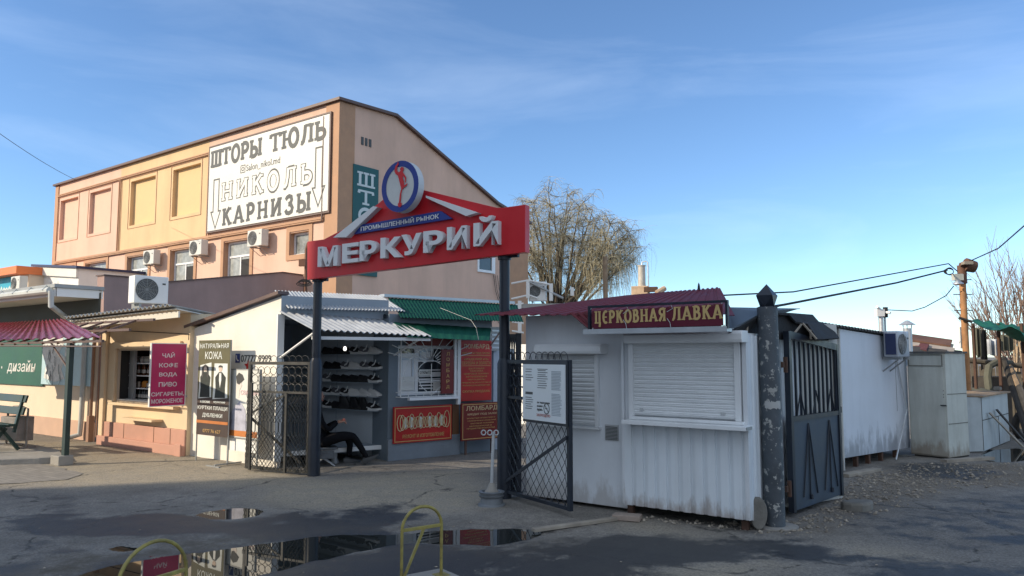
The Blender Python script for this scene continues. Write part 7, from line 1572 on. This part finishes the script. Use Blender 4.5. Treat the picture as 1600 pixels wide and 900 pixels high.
def person():
    # seated sideways on a low stool behind the left gate post, legs stretched to the right
    g = G(500, 729); fr = Fr((g.x, g.y+.10), 20); S = .28                  # local x: the way the knees point
    st = thing('low_stool', fr, 'low folding stool under the seated person behind the left gate post', 'stool')
    m = MB(fr); m.box(-.20, .22, -.16, .18, S-.03, S); m.build('seat', 'bag_grey', st, bevel=.008)
    for y in (-.14, .16):
        l = MB(fr); l.tube([(-.17, y, 0), (.18, y, S-.03)], .012, 6); l.build('leg', 'steel_white', st); l = MB(fr); l.tube([(.18, y*.9, 0), (-.17, y*.9, S-.03)], .012, 6); l.build('leg', 'steel_white', st)
    m = MB(fr); m.box(-.12, .16, -.185, -.166, .12, S-.04); m.build('flap', 'bag_grey', st)
    t = thing('person', fr, 'seated person in black clothes with legs stretched out beside the left gate post', 'person')
    zh = S+.10
    V = [(0, 0, zh), (-.08, 0, zh+.16), (-.12, 0, zh+.32), (-.11, 0, zh+.45), (-.11, 0, zh+.51), (-.11, 0, zh+.56), (-.10, 0, zh+.63), (-.09, 0, zh+.70),
         (.02, -.10, zh-.01), (.26, -.12, zh+.06), (.44, -.13, zh+.06), (.55, -.13, .28), (.66, -.14, .10),
         (.02, .10, zh-.01), (.24, .12, zh+.03), (.40, .13, zh+.02), (.44, .13, .28), (.42, .14, .10),
         (-.10, -.17, zh+.42), (-.03, -.22, zh+.26), (.06, -.21, zh+.16), (.14, -.13, zh+.22), (.21, -.09, zh+.26),
         (-.10, .17, zh+.42), (-.02, .21, zh+.26), (.06, .19, zh+.16), (.15, .08, zh+.23), (.22, .03, zh+.27)]
    E_ = [(0, 1), (1, 2), (2, 3), (3, 4), (4, 5), (5, 6), (6, 7), (0, 8), (8, 9), (9, 10), (10, 11), (11, 12), (0, 13), (13, 14), (14, 15), (15, 16), (16, 17), (3, 18), (18, 19), (19, 20), (20, 21), (21, 22), (3, 23), (23, 24), (24, 25), (25, 26), (26, 27)]
    Rr = [(.15, .12), (.145, .11), (.15, .11), (.13, .10), .055, .055, (.085, .085), (.07, .08), .10, .085, .065, .052, .04, .10, .085, .065, .052, .04, .07, .052, .045, .04, .034, .07, .052, .045, .04, .034]
    b = skin_mesh('body', V, E_, Rr, 'cloth_black', t, fr)
    # head, hair, hands, shoes
    m = MB(fr); hc = Vector((-.09, 0, zh+.65)); vs = []; fs = []; n1, n2 = 12, 10
    for j in range(n2+1):
        ph = math.pi*j/n2
        for i in range(n1):
            th = 2*math.pi*i/n1; x = .098*math.sin(ph)*math.cos(th); y = .078*math.sin(ph)*math.sin(th); z = .118*math.cos(ph)
            if z < -.02: x *= .86; y *= .82
            if abs(y) < .02 and x > 0 and -.045 < z < .01: x += .018
            vs.append((hc.x+x, hc.y+y, hc.z+z))
    for j in range(n2):
        for i in range(n1): k = (i+1) % n1; fs.append([j*n1+i, j*n1+k, (j+1)*n1+k, (j+1)*n1+i])
    m.add(vs, fs)
    for sy in (-1, 1): m.tube([(hc.x-.01, sy*.076, hc.z-.03), (hc.x-.015, sy*.086, hc.z+.02)], .014, 6)
    m.build('head', 'skin', t, smooth=True)
    m = MB(fr); m.add([(hc.x+(p[0]-hc.x)*1.12-.018, p[1]*1.14, hc.z+(p[2]-hc.z)*1.10+.012) for p in vs if True], [f for f in fs if all(not (vs[i][0] > hc.x+.035 and vs[i][2] < hc.z+.055) and vs[i][2] > hc.z-.10 for i in f)]); m.build('hair', 'hair_auburn', t, smooth=True)
    for sy in (-.04, .04):
        m = MB(fr); m.tube([(hc.x+.092, sy*.85, hc.z+.01), (hc.x+.097, sy*.8, hc.z+.01)], .010, 6); m.build('eye', 'dark', t)
    m = MB(fr); m.tube([(hc.x+.084, -.02, hc.z-.055), (hc.x+.09, 0, hc.z-.057), (hc.x+.084, .02, hc.z-.055)], .006, 5); m.build('mouth', 'fruit', t)
    for sgn, w in ((-1, Vector((.21, -.09, zh+.26))), (1, Vector((.22, .03, zh+.27)))):
        HV = [tuple(w), tuple(w+Vector((.04, .005, .005))), tuple(w+Vector((.075, .008, .012)))]; HE = [(0, 1), (1, 2)]; HR = [(.024, .018), (.030, .016), (.032, .014)]
        for k in range(4):
            oy = -.025+.017*k; L_ = (.06, .07, .066, .052)[k]; i0 = len(HV); a = w+Vector((.078, oy, .012)); HV += [tuple(a+Vector((.02, 0, .006))), tuple(a+Vector((L_*.65, -oy*.2, -.006))), tuple(a+Vector((L_*.85, -oy*.4, -.032)))]; HE += [(2, i0), (i0, i0+1), (i0+1, i0+2)]; HR += [.0095, .009, .0075]
        i0 = len(HV); HV += [tuple(w+Vector((.05, -sgn*.03, .018))), tuple(w+Vector((.085, -sgn*.04, .02))), tuple(w+Vector((.105, -sgn*.034, .008)))]; HE += [(1, i0), (i0, i0+1), (i0+1, i0+2)]; HR += [.012, .010, .008]
        skin_mesh('hand', HV, HE, HR, 'skin', t, fr, 0, 1)
    for (x, y, z, a, p) in ((.66, -.14, .085, 0, 32), (.42, .14, .05, 0, 4)):
        f2 = Fr(fr.w(x, y, 0), fr.ang+a, 0); m = MB(f2); rot = Matrix.Translation((0, 0, z)) @ Matrix.Rotation(R(-p), 4, 'Y'); st_ = [(-.08, .032, -.05, .04), (-.03, .038, -.05, .06), (.04, .040, -.05, .025), (.12, .042, -.05, .0), (.17, .03, -.048, -.015), (.19, .012, -.045, -.03)]; v = []; k_ = 9
        for xx, w_, z0, z1 in st_:
            for k in range(k_): aa = math.pi*k/(k_-1); v.append((xx, w_*math.cos(aa), z0+(z1-z0)*math.sin(aa)**.7))
        F_ = [[i*k_+k, i*k_+k+1, (i+1)*k_+k+1, (i+1)*k_+k] for i in range(len(st_)-1) for k in range(k_-1)]+[list(range(k_)), [(len(st_)-1)*k_+k for k in range(k_)]]+[[i*k_, (i+1)*k_, (i+1)*k_+k_-1, i*k_+k_-1] for i in range(len(st_)-1)]
        m.add(v, F_, rot); m.build('shoe', 'shoe_leather', t, smooth='auto')
    # what is held: a small red fruit or wrapped sweet
    q = fr.w(.31, -.03, zh+.29); f2 = Fr(q, 0, q.z); m = MB(f2); m.lathe([(.005, -.028), (.026, -.012), (.03, .005), (.02, .026), (.004, .03)], 10); tag(m.build('red_bundle', 'fruit', top=f2, smooth=True), 'small reddish thing held by the seated person', 'bundle')
    # shopping bag by the stool
    q = fr.w(-.02, .34, 0); f2 = Fr(q, fr.ang); m = MB(f2); m.prism([(-.16, 0), (.16, 0), (.14, .26), (.05, .31), (-.06, .30), (-.15, .25)], -.08, .08); b = thing('shopping_bag', f2, 'dark bag standing on the ground behind the seated person', 'bag'); m.build('sack', 'bag_grey', b, bevel=.02); m = MB(f2); m.tube([(-.06, 0, .29), (-.04, 0, .40), (.04, 0, .40), (.06, 0, .30)], .008, 5); m.build('handle', 'bag_grey', b)
person()
def hoop(px0, px1, pyt, Y0, Y1, label, bar, diag, lean=0.):
    A = at(px0, 556, Y0); B_ = at(px1, 556, Y1); fr = Fr((A.x, A.y), ang(A, B_)); w = ((B_-A).xy).length; zt = fr.f((px0+px1)/2, pyt, 0)[1]
    t = thing('parking_hoop', fr, label, 'parking barrier'); r = .012; zs = zt-w*.46
    m = MB(fr); pts = [(0, 0, 0), (0, 0, zs*.6), (0, 0, zs)]+[(w/2-w/2*math.cos(R(a)), 0, zs+w*.46*math.sin(R(a))) for a in range(12, 169, 12)]+[(w, 0, zs), (w, 0, zs*.6), (w, 0, 0)]; m.tube(pts, r, 10); m.build('arch', 'yellow_paint', t, smooth='auto')
    m = MB(fr); m.box(0, w, -.009, .009, zs-.012, zs+.012); m.build('crossbar', 'yellow_paint', t, bevel=.003)
    if diag: m = MB(fr); m.slab((w*.5-.012, -.012, zs-.01), (w*.5+.012, -.012, zs-.01), (.022, -.012, zs-.33), (.0, -.012, zs-.33), .012); m.build('brace', 'yellow_paint', t)
    for x in (0, w): m = MB(fr); m.box(x-.05, x+.05, -.05, .05, 0, .012); m.build('foot_plate', 'yellow_paint', t)
    m = MB(fr); m.box(-.09, w+.10, -.13, .16, -.02, .008); m.build('concrete_pad', 'slab_concrete', t, bevel=.006)
    return t
hoop(631.5, 692, 791, 5.75, 5.95, 'upright yellow steel parking hoop at the bottom centre of the forecourt', 1, True)
hoop(199, 303, 843.5, 4.75, 5.2, 'yellow steel parking hoop cut off by the bottom left edge of the photo', 1, False)
